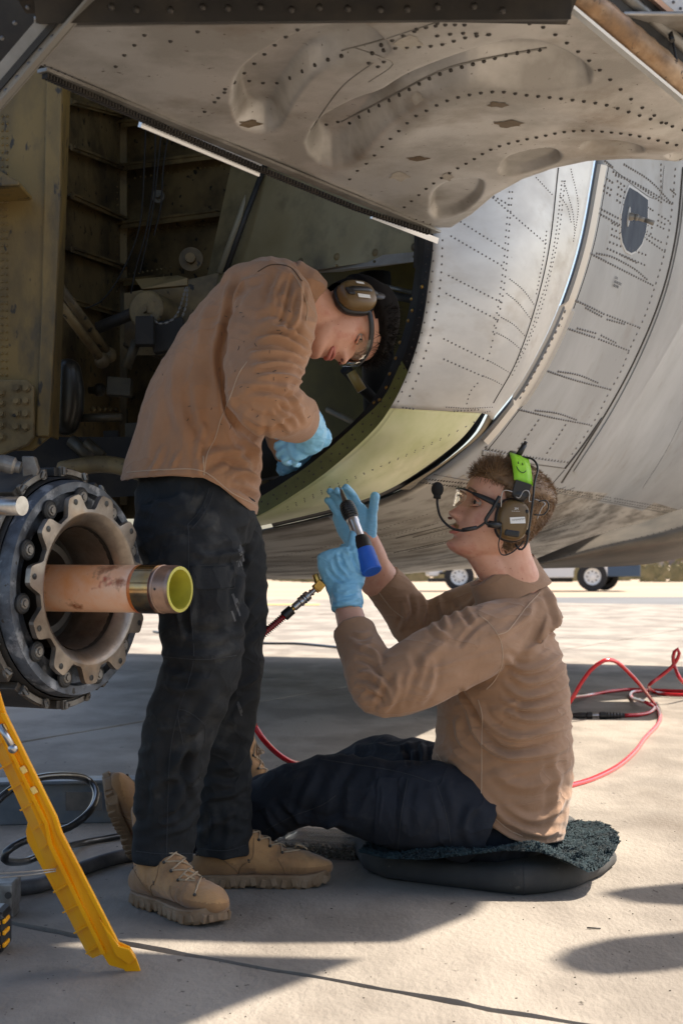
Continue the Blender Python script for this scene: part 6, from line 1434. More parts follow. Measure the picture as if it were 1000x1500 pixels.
# trousers
tr = MB()
TT(tr, [(282, 690, 3.74, .120, .150), (284, 730, 3.74, .140, .165), (286, 775, 3.74, .142, .17), (292, 810, 3.74, .12, .15)], n=36, m=20, cap='flat')
TT(tr, [(262, 740, 3.66, .105, .10), (278, 800, 3.64, .112, .105), (292, 860, 3.62, .104, .100), (298, 920, 3.61, .095, .095), (293, 985, 3.60, .086, .09), (272, 1040, 3.62, .082, .086), (256, 1100, 3.645, .078, .082), (246, 1170, 3.68, .074, .080), (241, 1230, 3.70, .070, .078), (240, 1262, 3.70, .070, .078)], n=34, m=60, cap='flat')
TT(tr, [(320, 750, 3.82, .09, .10), (335, 820, 3.84, .088, .10), (346, 880, 3.86, .075, .092), (346, 950, 3.88, .070, .085), (340, 1010, 3.89, .068, .08), (329, 1080, 3.90, .068, .078), (326, 1150, 3.91, .069, .076), (327, 1220, 3.92, .068, .074), (328, 1252, 3.92, .066, .072)], n=34, m=60, cap='flat')
tf_ = [([(283, 800), (300, 815), (340, 812), (372, 800)], 6, .007), ([(262, 905), (285, 925), (315, 925), (345, 910)], 8, -.006), ([(240, 950), (270, 962), (320, 960), (350, 945)], 7, .006), ([(238, 970), (275, 985), (320, 985)], 6, -.006), ([(236, 1000), (262, 1010), (300, 1005)], 6, .005), ([(320, 1010), (300, 1040), (285, 1080), (283, 1120)], 8, .008),
   ([(300, 1060), (280, 1090), (270, 1140), (280, 1180)], 6, -.008), ([(290, 1090), (262, 1110), (240, 1150)], 7, .007), ([(288, 1130), (262, 1165), (250, 1200)], 6, .007), ([(284, 1165), (260, 1190), (232, 1205)], 5, -.006), ([(286, 1200), (262, 1215), (225, 1225)], 5, .005), ([(205, 1120), (215, 1160), (212, 1210)], 7, -.005), ([(228, 1080), (232, 1130), (225, 1190)], 7, .005),
   ([(385, 870), (370, 880), (355, 900), (348, 930)], 5, .007), ([(388, 905), (370, 925), (352, 940)], 5, -.006), ([(382, 985), (362, 1000), (340, 1010)], 5, .006), ([(376, 1010), (350, 1025), (330, 1060)], 5, -.006), ([(362, 1100), (345, 1120), (318, 1125)], 5, .009), ([(360, 1130), (340, 1142), (312, 1135)], 5, -.008), ([(358, 1150), (335, 1165), (305, 1170)], 5, .007), ([(350, 1185), (325, 1200), (300, 1210)], 5, .006), ([(300, 1180), (305, 1210), (300, 1245)], 5, -.006),
   ([(330, 1180), (335, 1210), (330, 1245)], 5, .005), ([(305, 720), (285, 755), (276, 770)], 4, -.004), ([(340, 790), (350, 840), (345, 890)], 6, .004), ([(368, 760), (362, 800), (345, 850), (335, 900)], 5, -.006), ([(200, 760), (225, 830), (240, 900)], 9, .004), ([(272, 850), (270, 880), (272, 905), (276, 935)], 4, -.010), ([(262, 860), (262, 890), (266, 925)], 4, .006), ([(284, 860), (284, 890), (280, 925)], 4, .006)]
def fn_tr(V, N, px, py, fac):
    D = .0045*vnoise(V*np.array([10, 10, 6]), 21)+.0025*vnoise(V*np.array([26, 26, 18]), 22)
    q = np.stack([px*.03+py*.03, py*.045-px*.015, V[:, 1]*7], 1); D += .0055*(1-np.abs(vnoise(q, 19))*1.8)
    return D
trz, tbv = garment('trousers', tr, M['pants'], PS, .0052, tf_, fn_tr, smooth=3, smooth2=1)
seam(tbv, [[(276, 770), (277, 840), (280, 900), (284, 960), (276, 1000), (262, 1040), (250, 1100), (246, 1180), (244, 1255)], [(307, 715), (300, 735), (288, 755), (276, 768), (276, 780)], [(313, 720), (306, 740), (292, 762), (281, 774)], [(200, 1247), (240, 1251), (284, 1250)], [(292, 1243), (330, 1246), (360, 1238)], [(240, 962), (300, 966), (346, 960)], [(268, 1090), (262, 1040), (298, 1060), (300, 1088)]], .0011, M['seamdark'], trz, n=60)
pk = MB(); strip_on(pk, tbv, [(278, 845), (300, 848), (322, 847), (341, 844)], 30, .004, 24); obj('pocket_flap', pk, M['pants'], trz)
seam(tbv, [[(276, 828), (342, 828)], [(276, 862), (338, 862), (343, 856), (343, 830)]], .001, M['seamdark'], trz, n=20)
# scuffs of pale dust
random.seed(6); dm = MB()
for (x, y, sx, sy, n_) in [(350, 812, 5, 13, 6), (343, 880, 5, 14, 5), (349, 1030, 3, 16, 4)]:
    for k in range(n_):
        a = x+random.gauss(0, sx)*.5; b = y+random.gauss(0, sy)*.6; L_ = random.uniform(6, 16); strip_on(dm, tbv, [(a, b), (a+L_*.2, b+L_*.5), (a+L_*.35, b+L_)], random.uniform(1.5, 3.5), .0004, 8)
obj('dust_scuff', dm, mat('chalky_dust', (.10, .10, .10), .95), trz, kind='stuff')
# boots on the ground
gh, gt = G(206, 1322), G(334, 1362); boot(PS, Vector((gh.x, gh.y, 0)), gt-gh, (0, 0, 1), 'near tan suede boot turned toward the camera', 1.04)
gh, gt = G(292, 1302), G(455, 1300); boot(PS, Vector((gh.x, gh.y+.03, 0)), (gt-gh), (0, 0, 1), 'far tan suede boot pointing right', 1.02)

# ================================================================ seated mechanic
P2 = empty('person', G(735, 1275), 'seated mechanic in brown quarter-neck shirt and navy trousers looking up while holding an air tool', 'person')
h2 = Frame(Q(733, 752, 3.90), (-.945, -.10, .30), (.30, -.02, .95), 1.10)
body = MB(); blend(body, head_mesh(h2)); ear(body, h2, -1); ear(body, h2, 1)
TT(body, [(772, 912, 3.99, .06, .08), (760, 880, 3.97, .064, .070), (752, 852, 3.95, .066, .068), (742, 820, 3.93, .062, .064), (736, 785, 3.92, .062, .064)], n=28)
TT(body, [(745, 850, 3.95, .06, .06), (725, 830, 3.92, .05, .055), (700, 805, 3.90, .036, .045)], n=24)
TT(body, [(758, 935, 4.0, .07, .12), (752, 1000, 4.02, .12, .15), (738, 1100, 4.05, .12, .15), (720, 1190, 4.06, .12, .15)])
TT(body, [(725, 930, 3.86, .05), (600, 1000, 3.70, .044), (560, 1008, 3.71, .038), (530, 960, 3.78, .038), (513, 905, 3.86, .035, .034), (508, 885, 3.88, .031, .031)])
TT(body, [(720, 890, 4.2, .05), (620, 935, 4.24, .05), (590, 890, 4.20, .045), (557, 845, 4.15, .044, .042), (543, 815, 4.12, .034, .034)])
TT(body, [(552, 852, 4.15, .046, .042), (545, 820, 4.12, .040, .038), (535, 790, 4.10, .033, .033)], m=12)
me = organic(body, .0034, 2, smooth2=1)
obj('body', shift_mesh(me, wloc(P2)), M['skinp'], P2)
fr = h2
lp = MB(); lp.tube(spline([fr(.080, .024, -.0665), fr(.092, .012, -.0615), fr(.0945, 0, -.060), fr(.092, -.012, -.0615), fr(.080, -.024, -.0665)], 14), [.001]+[.0035]*12+[.001], 8); lp.tube(spline([fr(.080, .022, -.067), fr(.092, .010, -.0725), fr(.0945, 0, -.073), fr(.092, -.010, -.0725), fr(.080, -.022, -.067)], 14), [.001]+[.004]*12+[.001], 8)
obj('lips', lp, bpy.data.materials['lips'], P2)
for s_ in (1, -1):
    e = MB(); e.ball(fr(.0585, s_*.031, .006), .0122, 14, 10); eo = obj('eye', e, bpy.data.materials['eye_white'], P2)
    e = MB(); e.ball(fr(.0684, s_*.031, .007), (.0045, .0080, .0080), 10, 8, fr.rot()); obj('iris', e, M['black'], eo)
    e = MB(); e.tube(spline([fr(.068, s_*.017, .010), fr(.0730, s_*.031, .0140), fr(.064, s_*.045, .008)], 10), .0028, 8); e.tube(spline([fr(.067, s_*.018, .001), fr(.0715, s_*.031, -.0035), fr(.063, s_*.045, .001)], 10), .0028, 8); obj('eyelid', e, M['skinp'], P2)
    e = MB(); e.tube(spline([fr(.089, s_*.014, .026), fr(.089, s_*.03, .031), fr(.075, s_*.048, .026)], 12), [(.0028, .0016)]*12, 6); obj('eyebrow', e, M['hair'], P2)
# hair: short sides, tall brushed-up fringe
hc_ = MB(); T = spline([(a, b, c, d) for a, b, c, d in HF], 70); rows = []
def hairline(cx): return .052+.012*cx if cx > .35 else (.052-.115*(.35-cx)/.75 if cx > -.4 else -.070-.03*(-.4-cx))
for h, fx, bx, w_ in T:
    if h < -.095: continue
    row = []
    for k in range(72):
        th = 2*math.pi*k/72; cx, sy = math.cos(th), math.sin(th); c = (fx+bx)/2; a = (fx-bx)/2; hl = hairline(cx)
        e_ = (h-hl)/.02; g = .0045*min(1, max(-1.2, e_)) + (.004 if h > .06 else 0); row.append(fr(c+(a+g)*cx, (w_+g)*sy, h+(.004 if h > .1 else 0)))
    rows.append(row)
n_ = 72; hc_.v = [tuple(p) for r_ in rows for p in r_]
for i in range(len(rows)-1):
    for k in range(n_): hc_.f.append((i*n_+k, i*n_+(k+1) % n_, (i+1)*n_+(k+1) % n_, (i+1)*n_+k)); hc_.sm.append(True); hc_.mi.append(0)
hc_.f.append(tuple((len(rows)-1)*n_+k for k in range(n_))); hc_.sm.append(True); hc_.mi.append(0)
hair_o = obj('hair', hc_, M['hair'], P2)
hs = MB(); random.seed(31); pts = []; pts2 = []
for k in range(26000):
    th = random.uniform(0, 2*math.pi); h = random.uniform(-.095, .117); cx, sy = math.cos(th), math.sin(th)
    if h < hairline(cx)+random.gauss(0, .003): continue
    fx, bx, w_ = [float(np.interp(h, [q[0] for q in HF], [q[j] for q in HF])) for j in (1, 2, 3)]; c = (fx+bx)/2; a = (fx-bx)/2; x = c+(a+.003)*cx
    p = fr(x, (w_+.003)*sy, h)
    topn = max(0, min(1, (h-.045)/.05)); front = max(0, min(1, (x-.0)/.06))
    L_ = .75+.55*topn+1.5*topn*front; d = fr.vec(cx*.35*(1-topn)+.30*front*topn-.9*(1-front)*topn-.25*(1-topn), sy*.38, -.75*(1-topn)+(.45+.5*front)*topn)
    pts.append((p, d, L_))
strands(hs, pts, .0125, .0009, .45); obj('hair_strand', hs, M['hair'], P2, kind='stuff', fixn=False)
ms = MB(); pts = []
for k in range(700):
    y = random.uniform(-.024, .024); pts.append((fr(.088-.25*abs(y)+.003, y, -.0555+random.gauss(0, .0022)-abs(y)*.12), fr.vec(.55, y*18, -.9), 1))
strands(ms, pts, .0075, .0006, .3); obj('moustache', ms, mat('light_brown_moustache', (.34, .19, .08), .6), P2, kind='stuff', fixn=False)
nz = MB()
for s_ in (1, -1): nz.ball(fr(.105, s_*.0075, -.0445), (.0045, .003, .0035), 8, 6, fr.rot())
obj('nostril', nz, bpy.data.materials['nostril_dark'], P2)
# glasses
gA = MB(); P_ = spline([fr(-.010, -.080, -.006), fr(.030, -.083, .012), fr(.062, -.075, .018), fr(.084, -.060, .021)], 20); gA.tube(P_, [(.0035+.0035*math.sin(i/19*3.1), .0022) for i in range(20)], 8, side=fr.r)
P_ = spline([fr(.084, -.060, .021), fr(.099, -.045, .024), fr(.108, -.020, .024), fr(.110, 0, .022), fr(.108, .020, .024), fr(.099, .045, .024), fr(.084, .060, .021), fr(.030, .083, .012), fr(-.01, .080, -.004)], 40); gA.tube(P_, [(.0026, .0022)]*40, 8, side=fr.r)
gl = obj('safety_glasses', gA, M['black'], P2)
for s_ in (1, -1):
    ln = MB(); arr = []
    for i in range(10):
        row = []
        for j in range(8):
            u = i/9; v = j/7; row.append(fr(.110-.030*u**2-.004*v, s_*(.005+.056*u), .022-(.040-.008*u)*v))
        arr.append(row)
    ln.grid(arr); obj('lens', ln, M['glass'], gl)
# headset
c, nrm, U_, S_, cp_ = cup(P2, fr, -1, (.16, 0, .98), -1, 1)
if S_.dot(fr.f) < 0: sgn = -1
else: sgn = 1
FW = S_*sgn; at = lambda x, y, z=.031: c+nrm*z+FW*x+U_*y       # x towards the face
rt = Matrix((FW, U_, nrm)).transposed()
mb = MB(); mb.slab([at(.014, .004, .0318), at(.010, -.010, .0318), at(-.026, -.004, .0312), at(-.022, .011, .0312)], .0012, nrm); obj('name_label', mb, M['white'], cp_)
mb = MB()
for i in range(13):
    q = -.020+i*.0024; mb.beam(at(-q-.012, .0005+q*.25-(.0012 if i % 3 else 0)+.002, .0332), at(-q-.013+(.0008 if i % 2 else 0), .0035+q*.25+.002, .0332), .0006, .0003, up=nrm)
obj('label_writing', mb, M['ink'], cp_, kind='stuff')
text_on('3M', .008, at(.006, .0235, .0318), -FW+U_*.12, U_, M['white'], cp_, 'cup_logo', .0, .0001); text_on('PELTOR COMTAC', .0026, at(.012, .0185, .0320), -FW+U_*.12, U_, M['white'], cp_, 'cup_text', .0, .0001)
mb = MB(); mb.box(at(.002, -.032, .026), (.036, .016, .012), rt); obj('battery_door', mb, M['black'], cp_, bevel=.004)
mb = MB(); mb.ball(at(-.026, .024, .026), .0052, 10, 8); mb.tube([at(-.03, -.022, .018), at(-.041, -.026, .018)], .0065, 10); obj('knob', mb, M['black'], cp_)
mb = MB(); P_ = []
for a in np.linspace(-.10, math.pi+.10, 22): P_.append(fr(-.026+.040*math.sin(a), -math.cos(a)*.101, .020+math.sin(a)*.118))
P_ = P_[2:]; mb.tube(spline(P_, 50), [(.0035, .010)]*50, 10, side=fr.f); obj('headband', mb, M['black'], P2)
mb = MB(); pv_ = fr(-.008, -.100, .060); mb.box(pv_, (.040, .010, .034), fr.rot()); mb.ball(pv_+fr.vec(0, 0, -.016), (.020, .007, .014), 14, 10, fr.rot()); obj('band_pivot', mb, M['black'], P2, bevel=.003)
mb = MB(); tb = []
for i, a in enumerate(np.linspace(.46, 1.12, 8)): tb.append([fr(-.026+.040*math.sin(a)+q, -math.cos(a)*.107, .020+math.sin(a)*.124) for q in (.021, .008, -.008, -.022)])
mb.grid(tb); to = obj('tape_wrap', mb, M['green'], P2, label='lime green tape with a drawn smile'); md = to.modifiers.new('t', 'SOLIDIFY'); md.thickness = .004; md.offset = -1
def tp(x, y):  # on the tape: x forward, y up
    a = .72+y/.118; return fr(-.024+.040*math.sin(a)+x, -math.cos(a)*.108, .020+math.sin(a)*.125)
sm = MB(); sm.tube(spline([tp(.011, .002), tp(.006, -.007), tp(-.003, -.009), tp(-.011, -.001)], 14), .0009, 6); obj('drawn_smile', sm, M['ink'], to)
for x in (.005, -.005):
    e = MB(); e.tube([tp(x, .012), tp(x, .018)], .0010, 6); obj('drawn_eye', e, M['ink'], to)
mb = MB(); mb.tube(spline([fr(.0, -.106, .040), fr(-.008, -.107, .040), fr(-.012, -.107, .056), fr(-.020, -.107, .060), fr(-.027, -.107, .054), fr(-.030, -.107, .040), fr(-.038, -.107, .040)], 22), .0013, 6)
for x in (.030, -.062):
    mb.tube(spline([fr(-.02+(.018 if x > 0 else -.02), -.101, .048), fr(x-.004, -.104, .046), fr(x, -.104, .034), fr(x*.9-.004, -.104, .008)], 16), .0014, 6)
obj('band_wire', mb, M['steel'], P2)
mb = MB(); mb.tube([fr(.010, -.040, .130), fr(.004, -.040, .158)], [.0075, .0068], 12); mb.tube([fr(.004, -.040, .158), fr(.003, -.040, .165)], .0045, 10); mb.tube(spline([fr(.010, -.045, .128), fr(-.020, -.052, .132), fr(-.034, -.070, .115), fr(-.032, -.095, .08), fr(-.038, -.110, .04), fr(-.048, -.113, -.02), fr(-.052, -.112, -.05), fr(-.045, -.108, -.066), fr(-.032, -.1, -.058)], 40), .0027, 8); obj('antenna_cable', mb, M['black'], P2)
mb = MB(); mb.tube(spline([fr(.020, -.112, -.022), fr(.010, -.118, -.040), fr(.006, -.118, -.070), fr(-.008, -.112, -.088), fr(-.026, -.108, -.080), fr(-.040, -.108, -.060), fr(-.046, -.11, -.045)], 34), .0016, 7); mb.tube(spline([fr(-.05, -.11, .045), fr(-.066, -.106, .052), fr(-.076, -.103, .040), fr(-.070, -.104, .022), fr(-.05, -.11, .015)], 20), .0018, 7); obj('headset_cord', mb, M['black'], P2)
mb = MB(); mb.tube(spline([fr(.034, -.105, .030), fr(.040, -.108, .0), fr(.047, -.108, -.030), fr(.030, -.11, -.036)], 16), .0045, 10); mb.tube([fr(.012, -.110, -.030), fr(.040, -.110, -.034)], .0085, 12); obj('boom_mount', mb, M['black'], P2)
mb = MB(); mb.tube(spline([fr(.044, -.108, -.030), fr(.060, -.106, -.050), fr(.085, -.100, -.064), fr(.110, -.088, -.066), fr(.135, -.070, -.052), fr(.148, -.052, -.028), fr(.152, -.040, -.012)], 34), .0031, 8); mb.tube([fr(.060, -.106, -.049), fr(.088, -.100, -.064)], .005, 8); bm3 = obj('mic_boom', mb, M['black'], P2)
mb = MB(); mb.ball(fr(.157, -.038, .006), (.015, .015, .018), 14, 10); mb.tube([fr(.152, -.040, -.014), fr(.154, -.039, -.004)], .009, 10); obj('mic_foam', mb, M['blackmat'], bm3)
mb = MB(); mb.ball(fr(-.012, .090, -.01), (.045, .022, .05), 18, 12, fr.rot()); obj('ear_cup', mb, M['coyote'], P2)

# shirt of the seated man
s2 = MB()
TT(s2, [(712, 1250, 4.06, .165, .175), (728, 1200, 4.05, .172, .18), (734, 1130, 4.04, .178, .18), (737, 1070, 4.03, .172, .185), (738, 1010, 4.01, .162, .19), (742, 960, 4.0, .145, .20), (752, 922, 3.99, .118, .19), (764, 898, 3.98, .092, .14)], n=44, m=50, cap='flat')
TT(s2, [(764, 900, 3.94, .056, .08), (738, 924, 3.87, .076, .08), (700, 942, 3.80, .088, .078), (650, 965, 3.75, .088, .075), (600, 992, 3.71, .080, .072), (562, 1008, 3.70, .072, .068), (543, 985, 3.73, .063, .062), (527, 950, 3.79, .055, .055), (517, 922, 3.83, .050, .048)], n=34, m=50, cap='flat')
TT(s2, [(745, 890, 4.12, .075, .09), (700, 895, 4.18, .078, .075), (650, 912, 4.22, .072, .07), (615, 920, 4.22, .066, .064), (595, 895, 4.20, .060, .058), (572, 866, 4.175, .055, .053), (558, 850, 4.16, .052, .050)], n=30, m=36, cap='flat')
TT(s2, [(768, 918, 3.98, .10, .15), (758, 893, 3.97, .094, .11), (750, 874, 3.965, .084, .086)], n=30, m=10, cap='flat')
f2 = [([(780, 880), (770, 905), (740, 925), (715, 930)], 6, .006), ([(800, 900), (790, 935), (770, 960)], 7, .006), ([(738, 960), (760, 980), (795, 975), (830, 950)], 5, .007), ([(745, 985), (770, 1000), (805, 992), (834, 970)], 4.5, .0075), ([(735, 1000), (765, 1020), (805, 1012), (838, 990)], 4.5, .007), ([(730, 1020), (765, 1037), (810, 1030), (840, 1010)], 4.5, .007), ([(738, 1042), (775, 1054), (812, 1047), (842, 1030)], 4.5, .007),
  ([(700, 1030), (715, 1060), (750, 1080), (800, 1072), (842, 1050)], 5, .008), ([(690, 1035), (702, 1068), (740, 1098), (795, 1092), (842, 1072)], 5, -.008), ([(685, 1040), (700, 1080), (740, 1108), (800, 1104), (842, 1090)], 5, .008), ([(740, 1040), (760, 1050)], 5, .004), ([(720, 1125), (750, 1150), (790, 1150), (838, 1120)], 8, .006), ([(735, 1180), (770, 1200), (805, 1195), (835, 1165)], 6, .006), ([(700, 1160), (740, 1200), (790, 1222), (822, 1215)], 5, .006), ([(720, 1200), (760, 1225), (800, 1232)], 4, -.005), ([(808, 1100), (815, 1150), (808, 1210)], 7, .005),
  ([(655, 1085), (675, 1110), (700, 1125)], 5, .004), ([(640, 1110), (665, 1130), (690, 1165)], 6, -.005), ([(668, 1050), (672, 1080), (690, 1100)], 5, .006), ([(672, 1008), (690, 1040), (705, 1060)], 4, -.008),
  ([(525, 950), (545, 955), (560, 975)], 4, .006), ([(520, 965), (542, 972), (558, 990)], 4, -.006), ([(525, 985), (545, 990), (565, 1005), (575, 1030)], 4.5, .007), ([(520, 1000), (540, 1005), (560, 1020)], 4, .006), ([(530, 1020), (548, 1018), (562, 1035)], 4, -.006), ([(545, 1040), (560, 1020), (570, 990)], 5, -.006), ([(560, 1045), (578, 1020), (582, 985)], 5, .006), ([(590, 1035), (605, 1000), (612, 975), (600, 955)], 6, -.005), ([(610, 1030), (630, 1000), (635, 965)], 6, .005), ([(512, 930), (530, 935), (545, 930)], 3.5, -.004), ([(515, 942), (532, 948), (548, 942)], 3.5, .004),
  ([(660, 880), (680, 900), (690, 920)], 5, -.006), ([(640, 872), (650, 900), (655, 925)], 5, .006), ([(600, 870), (605, 895), (598, 915)], 4, -.007), ([(612, 868), (620, 890), (615, 918)], 4, .007), ([(590, 880), (592, 905), (585, 925)], 3.5, .005), ([(630, 905), (640, 925), (660, 935)], 5, .005), ([(700, 870), (690, 885), (660, 900)], 5, .005), ([(800, 850), (808, 880), (820, 920)], 5, .005), ([(720, 905), (700, 915), (680, 935), (670, 950)], 4, -.005), ([(655, 940), (630, 960), (610, 990)], 8, .005)]
def fn_s2(V, N, px, py, fac):
    D = .004*vnoise(V*np.array([9, 9, 9]), 31)+.001*vnoise(V*np.array([24, 24, 28]), 32)
    q = np.stack([px*.020-py*.010, py*.085+px*.024, V[:, 1]*5], 1); r_ = 1-np.abs(vnoise(q, 29))*2.0
    D += np.where((px > 700) & (py < 1150), .0036, .0022)*r_
    return D
n1 = (Vector((-.66, -.10, -.75))).normalized(); n2 = Vector((.10, -.10, -1)).normalized()
shirt2, s2v = garment('shirt', s2, M['shirt2'], P2, .0046, f2, fn_s2, hem=[(600, 1095), (632, 1113), (660, 1145), (690, 1182), (715, 1208), (745, 1228), (775, 1238), (815, 1234), (860, 1225)], smooth=3, smooth2=0, solid=.003)
seam(s2v, [[(700, 900), (718, 915), (733, 940), (735, 970), (725, 995), (712, 1010)], [(790, 868), (770, 890), (755, 910), (742, 925), (728, 930)], [(700, 1025), (706, 1050), (705, 1080), (705, 1130), (703, 1170), (690, 1190)], [(640, 1105), (660, 1135), (700, 1175), (740, 1212), (765, 1225)], [(528, 893), (555, 908), (575, 925)], [(555, 868), (572, 890), (590, 905)]], .0013, M['stitch'], shirt2, n=60)
cl = MB(); pb1, pf1 = Q(787, 830, 3.99), Q(698, 874, 3.93); ce = (pb1+pf1)/2; ax_ = (pb1-pf1); ra_ = ax_.length/2; ax_.normalize(); up_c = Vector((0, 1, 0)).cross(ax_).normalized()
if up_c.z < 0: up_c = -up_c
def cring(sc_, h): return [ce+up_c*.014+ax_*ra_*1.06*sc_*math.cos(a)+Vector((0, 1, 0))*.086*sc_*math.sin(a)+up_c*(h+.004*math.sin(3*a)) for a in [2*math.pi*i/48 for i in range(49)]]
cl.grid([cring(1.12, -.060), cring(1.06, -.030), cring(1.02, -.008), cring(1.0, .012), cring(.975, .019), cring(.93, .014), cring(.90, -.02)]); obj('collar', cl, M['shirt2'], P2)
# gloves
gv = MB(); TT(gv, [(508, 893, 3.865, .038, .036), (507, 875, 3.875, .036, .035), (505, 858, 3.885, .036, .034)], cap='flat', n=24, m=12)
hand(gv, Q(505, 866, 3.885), (-.17, .05, 1), (-.10, -1, .05), (.95, -.1, .30), [(.35, .75, .5), (1.15, 1.35, .8), (1.3, 1.35, .8), (1.45, 1.3, .7)], k=1.12, fat=1.22, palm_len=.088, spread=.10, tdir=(.15, .75, .7), tc=(.2, .1, 0))
gfn2 = lambda V, N, px, py, fac: .0013*(1-np.abs(vnoise(V*np.array([45, 45, 130]), 5))*2)*np.clip((py-840)/25, .25, 1.3)+.0008*vnoise(V*90, 6)
garment('glove', gv, M['glove'], P2, .0032, [([(497, 808), (502, 826), (514, 842)], 2.6, -.0045), ([(486, 818), (494, 834), (508, 848)], 2.6, -.0045), ([(512, 800), (518, 820), (526, 836)], 2.6, -.0045), ([(478, 832), (490, 846), (506, 856)], 2.4, -.003), ([(490, 815), (497, 818), (503, 816)], 3, .003), ([(504, 806), (511, 809), (517, 806)], 3, .003), ([(488, 868), (505, 872), (524, 868)], 2.4, -.0025), ([(490, 878), (508, 882), (526, 876)], 2.4, .002)], gfn2, smooth=2, label='blue glove closed in a fist round the tool grip')
gv = MB(); TT(gv, [(540, 806, 4.11, .036, .034), (533, 790, 4.10, .035, .033)], cap='flat', n=20, m=8)
hand(gv, Q(531, 800, 4.10), (-.38, 0, .93), (.25, 1, .1), (.9, 0, .45), [(.35, .5, .3), (.45, .6, .35), (.35, .5, .3), (.22, .4, .3)], k=1.02, fat=1.18, spread=.015, palm_len=.10, tdir=(.14, -.1, .95), tc=(.05, .05, 0))
garment('glove', gv, M['glove'], P2, .0032, (), gfn2, smooth=2, label='blue glove open behind the tool with fingers up')

# trousers of the seated man
t2 = MB()
TT(t2, [(735, 1222, 4.06, .100, .175), (700, 1205, 4.06, .115, .17), (665, 1195, 4.06, .105, .15)], n=36, m=16)
TT(t2, [(700, 1205, 3.95, .105, .105), (640, 1185, 3.93, .112, .105), (580, 1178, 3.94, .105, .1), (520, 1163, 3.96, .095, .092), (465, 1155, 3.99, .082, .085), (425, 1167, 4.02, .078, .08), (380, 1190, 4.07, .078, .078), (320, 1203, 4.12, .074, .075), (262, 1208, 4.17, .068, .07), (232, 1210, 4.19, .064, .068)], n=34, m=60, cap='flat')
TT(t2, [(690, 1165, 4.2, .095, .1), (630, 1135, 4.32, .088, .095), (575, 1112, 4.45, .066, .085), (545, 1112, 4.5, .058, .08), (500, 1130, 4.55, .058, .075), (440, 1148, 4.62, .055, .07), (380, 1165, 4.70, .052, .066)], n=30, m=46, cap='flat')
f3 = [([(470, 1118), (455, 1150), (440, 1190), (438, 1225)], 7, .006), ([(520, 1115), (500, 1150), (495, 1190), (505, 1215)], 8, -.006), ([(545, 1125), (560, 1160), (556, 1200), (548, 1235)], 4, .005), ([(600, 1140), (590, 1180), (592, 1225)], 6, .005), ([(640, 1140), (650, 1180), (660, 1220)], 7, -.006), ([(690, 1180), (680, 1210), (690, 1240)], 6, .005), ([(420, 1180), (450, 1200), (480, 1205), (510, 1195)], 6, .007), ([(400, 1170), (420, 1195), (450, 1225)], 6, -.006), ([(385, 1180), (400, 1205), (425, 1232)], 5, .006), ([(520, 1100), (540, 1092), (580, 1095), (610, 1090)], 4, .006), ([(590, 1090), (598, 1105), (600, 1125)], 4, -.006), ([(615, 1085), (620, 1105), (618, 1125)], 4, .006), ([(470, 1215), (490, 1205), (520, 1210)], 5, .006)]
def fn_t2(V, N, px, py, fac):
    D = .0045*vnoise(V*np.array([8, 10, 10]), 41)+.0025*vnoise(V*np.array([22, 24, 26]), 42); q = np.stack([px*.045+py*.02, py*.03-px*.01, V[:, 1]*7], 1); return D+.0055*(1-np.abs(vnoise(q, 39))*1.8)
trz2, t2v = garment('trousers', t2, M['navy'], P2, .0052, f3, fn_t2, smooth=3)
seam(t2v, [[(470, 1112), (520, 1120), (560, 1126), (600, 1135), (630, 1145)], [(556, 1135), (552, 1180), (549, 1245)], [(597, 1140), (588, 1190), (582, 1250)], [(390, 1215), (430, 1195), (470, 1180), (492, 1165)], [(640, 1150), (652, 1190), (660, 1235)]], .0011, M['seamdark'], trz2, n=50)
pk = MB(); strip_on(pk, t2v, [(568, 1140), (566, 1180), (564, 1220), (562, 1250)], 28, .004, 24); obj('cargo_pocket', pk, M['navy'], trz2)
# boots of the seated man
boot(P2, Q(186, 1246, 4.20), (-.12, -.72, .66), (.90, .05, .22), 'tan boot of the outstretched leg with its sole turned left', 1.0, lug=True)
boot(P2, Q(338, 1210, 4.80), (-.02, .12, .97), (1, -.30, .05), 'tan boot of the far leg standing on its heel', 1.0)

# ================================================================ air drill held by the seated man
dr = empty('air_tool', Q(530, 790, 3.93), 'pistol-grip air tool with ribbed black collar and blue grip sleeve in the gloved hands', 'tool')
ta = Q(497, 712, 3.98); tb_ = Q(545, 838, 3.87); ad = (tb_-ta).normalized(); LL = (tb_-ta).length
def al(px_frac): return px_frac*LL
m_ = MB(); m_.lathe(ta, ad, [(-.004, .0001), (0, .0012), (al(.04), .002), (al(.055), .004), (al(.20), .0075), (al(.21), .009)], 20); obj('bit', m_, M['steel'], dr)
m_ = MB(); m_.lathe(ta, ad, [(al(.19), .008), (al(.20), .0145)]+[(al(.205+.0125*i), .0148+.0045*math.sin(i/15*3.14)**.5+.0012*(i % 2)) for i in range(16)]+[(al(.40), .0145), (al(.40), .012)], 28, False); obj('ribbed_collar', m_, M['black'], dr)
m_ = MB(); m_.lathe(ta, ad, [(al(.385), .011), (al(.39), .0155), (al(.43), .0158), (al(.44), .0145), (al(.62), .0148), (al(.63), .012)], 28); obj('steel_barrel', m_, M['steel'], dr)
m_ = MB(); m_.lathe(ta, ad, [(al(.60), .014), (al(.615), .020), (al(.66), .0235), (al(.76), .024), (al(.77), .0238)], 28); obj('black_housing', m_, M['black'], dr)
m_ = MB(); m_.lathe(ta, ad, [(al(.755), .0240), (al(.76), .0248), (al(.99), .0248), (al(1.0), .022), (al(1.0), .0001)], 28); obj('blue_sleeve', m_, M['blue'], dr)
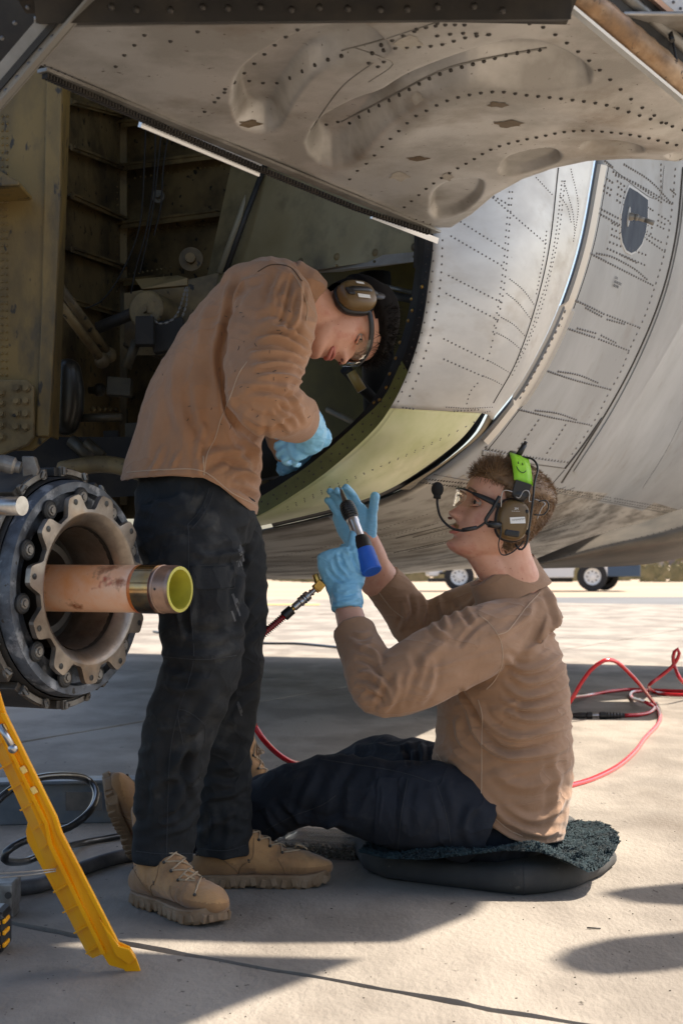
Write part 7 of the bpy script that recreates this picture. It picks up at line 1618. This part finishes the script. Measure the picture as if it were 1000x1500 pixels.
# second grip going down into the fist and the brass air inlet at the heel of the hand
m_ = MB(); m_.tube([Q(532, 800, 3.92), Q(505, 835, 3.92), Q(478, 850, 3.92)], [.019, .019, .017], 20); obj('grip', m_, M['blue'], dr)
m_ = MB(); p0, p1 = Q(480, 838, 3.90), Q(470, 832, 3.90); m_.slab([Q(468, 826, 3.89), Q(482, 829, 3.89), Q(482, 852, 3.89), Q(478, 848, 3.89)], .012, (0, 1, 0)); obj('inlet_collar', m_, M['blue'], dr, bevel=.002)
bd_ = (Q(380, 934, 3.86)-Q(479, 848, 3.90)).normalized(); b0 = Q(479, 848, 3.90)
ft = empty('air_hose_whip', Q(381, 934, 3.86), 'brass and steel air fitting with red spring-wrapped hose leading from the tool grip', 'hose'); 
wh_loc = wloc(ft)
m_ = MB(); m_.lathe(b0, bd_, [(0, .006), (.006, .006), (.007, .0095), (.024, .0095), (.025, .012), (.040, .012), (.041, .008)], 6, False); m_.tube([Q(468, 860, 3.89), Q(461, 841, 3.89)], [.0085, .0075], 12); m_.box(Q(468, 858, 3.89), (.022, .02, .022), Matrix.Rotation(R(40), 3, 'Y')); obj('brass_elbow', m_, M['brass'], ft, bevel=.0015)
m_ = MB(); m_.lathe(b0, bd_, [(.040, .006), (.048, .0062), (.049, .0085), (.053, .0085), (.054, .0065), (.058, .0065), (.060, .0120), (.070, .0128), (.072, .0110), (.076, .0128), (.080, .0110), (.084, .0124), (.088, .0124), (.090, .0095), (.108, .0095), (.109, .007)], 18); obj('steel_coupler', m_, M['steel'], ft)
m_ = MB(); m_.lathe(b0, bd_, [(.108, .0065), (.116, .0065)], 12); obj('brass_ring', m_, M['brass'], ft)
m_ = MB(); m_.lathe(b0, bd_, [(.114, .008), (.115, .0125), (.140, .0130), (.141, .010)], 18); obj('black_ferrule', m_, M['black'], ft)
hp_ = [b0+bd_*.138, b0+bd_*.18, b0+bd_*.215, b0+bd_*.25+Vector((-.0, .03, -.02)), b0+bd_*.28+Vector((0, .10, -.10)), Q(372, 1062, 4.3)]
m_ = MB(); m_.tube(spline(hp_, 40), .0068, 12); obj('red_tube', m_, M['hose_red'], ft)
m_ = MB(); hl = []; u0 = bd_.orthogonal().normalized(); w0 = bd_.cross(u0)
for i in range(230):
    t = i/229; a = t*2*math.pi*13; hl.append(b0+bd_*(.140+t*.072)+(u0*math.cos(a)+w0*math.sin(a))*.0088)
m_.tube(hl, .0013, 6); obj('spring_guard', m_, M['black'], ft)

GRP = {'red_air_hose': 'red air hoses lying on the apron', 'black_hose': 'black hoses behind the yellow leg', 'thin_wire': 'thin wires at the left edge', 'person': 'mechanics working at the aircraft', 'desert_bush': 'dry bushes on the desert', 'distant_building': 'small buildings on the horizon'}
for o in bpy.data.objects:
    k = o.name.split('.')[0]
    if o.parent is None and k in GRP and 'category' in o: o['group'] = GRP[k]
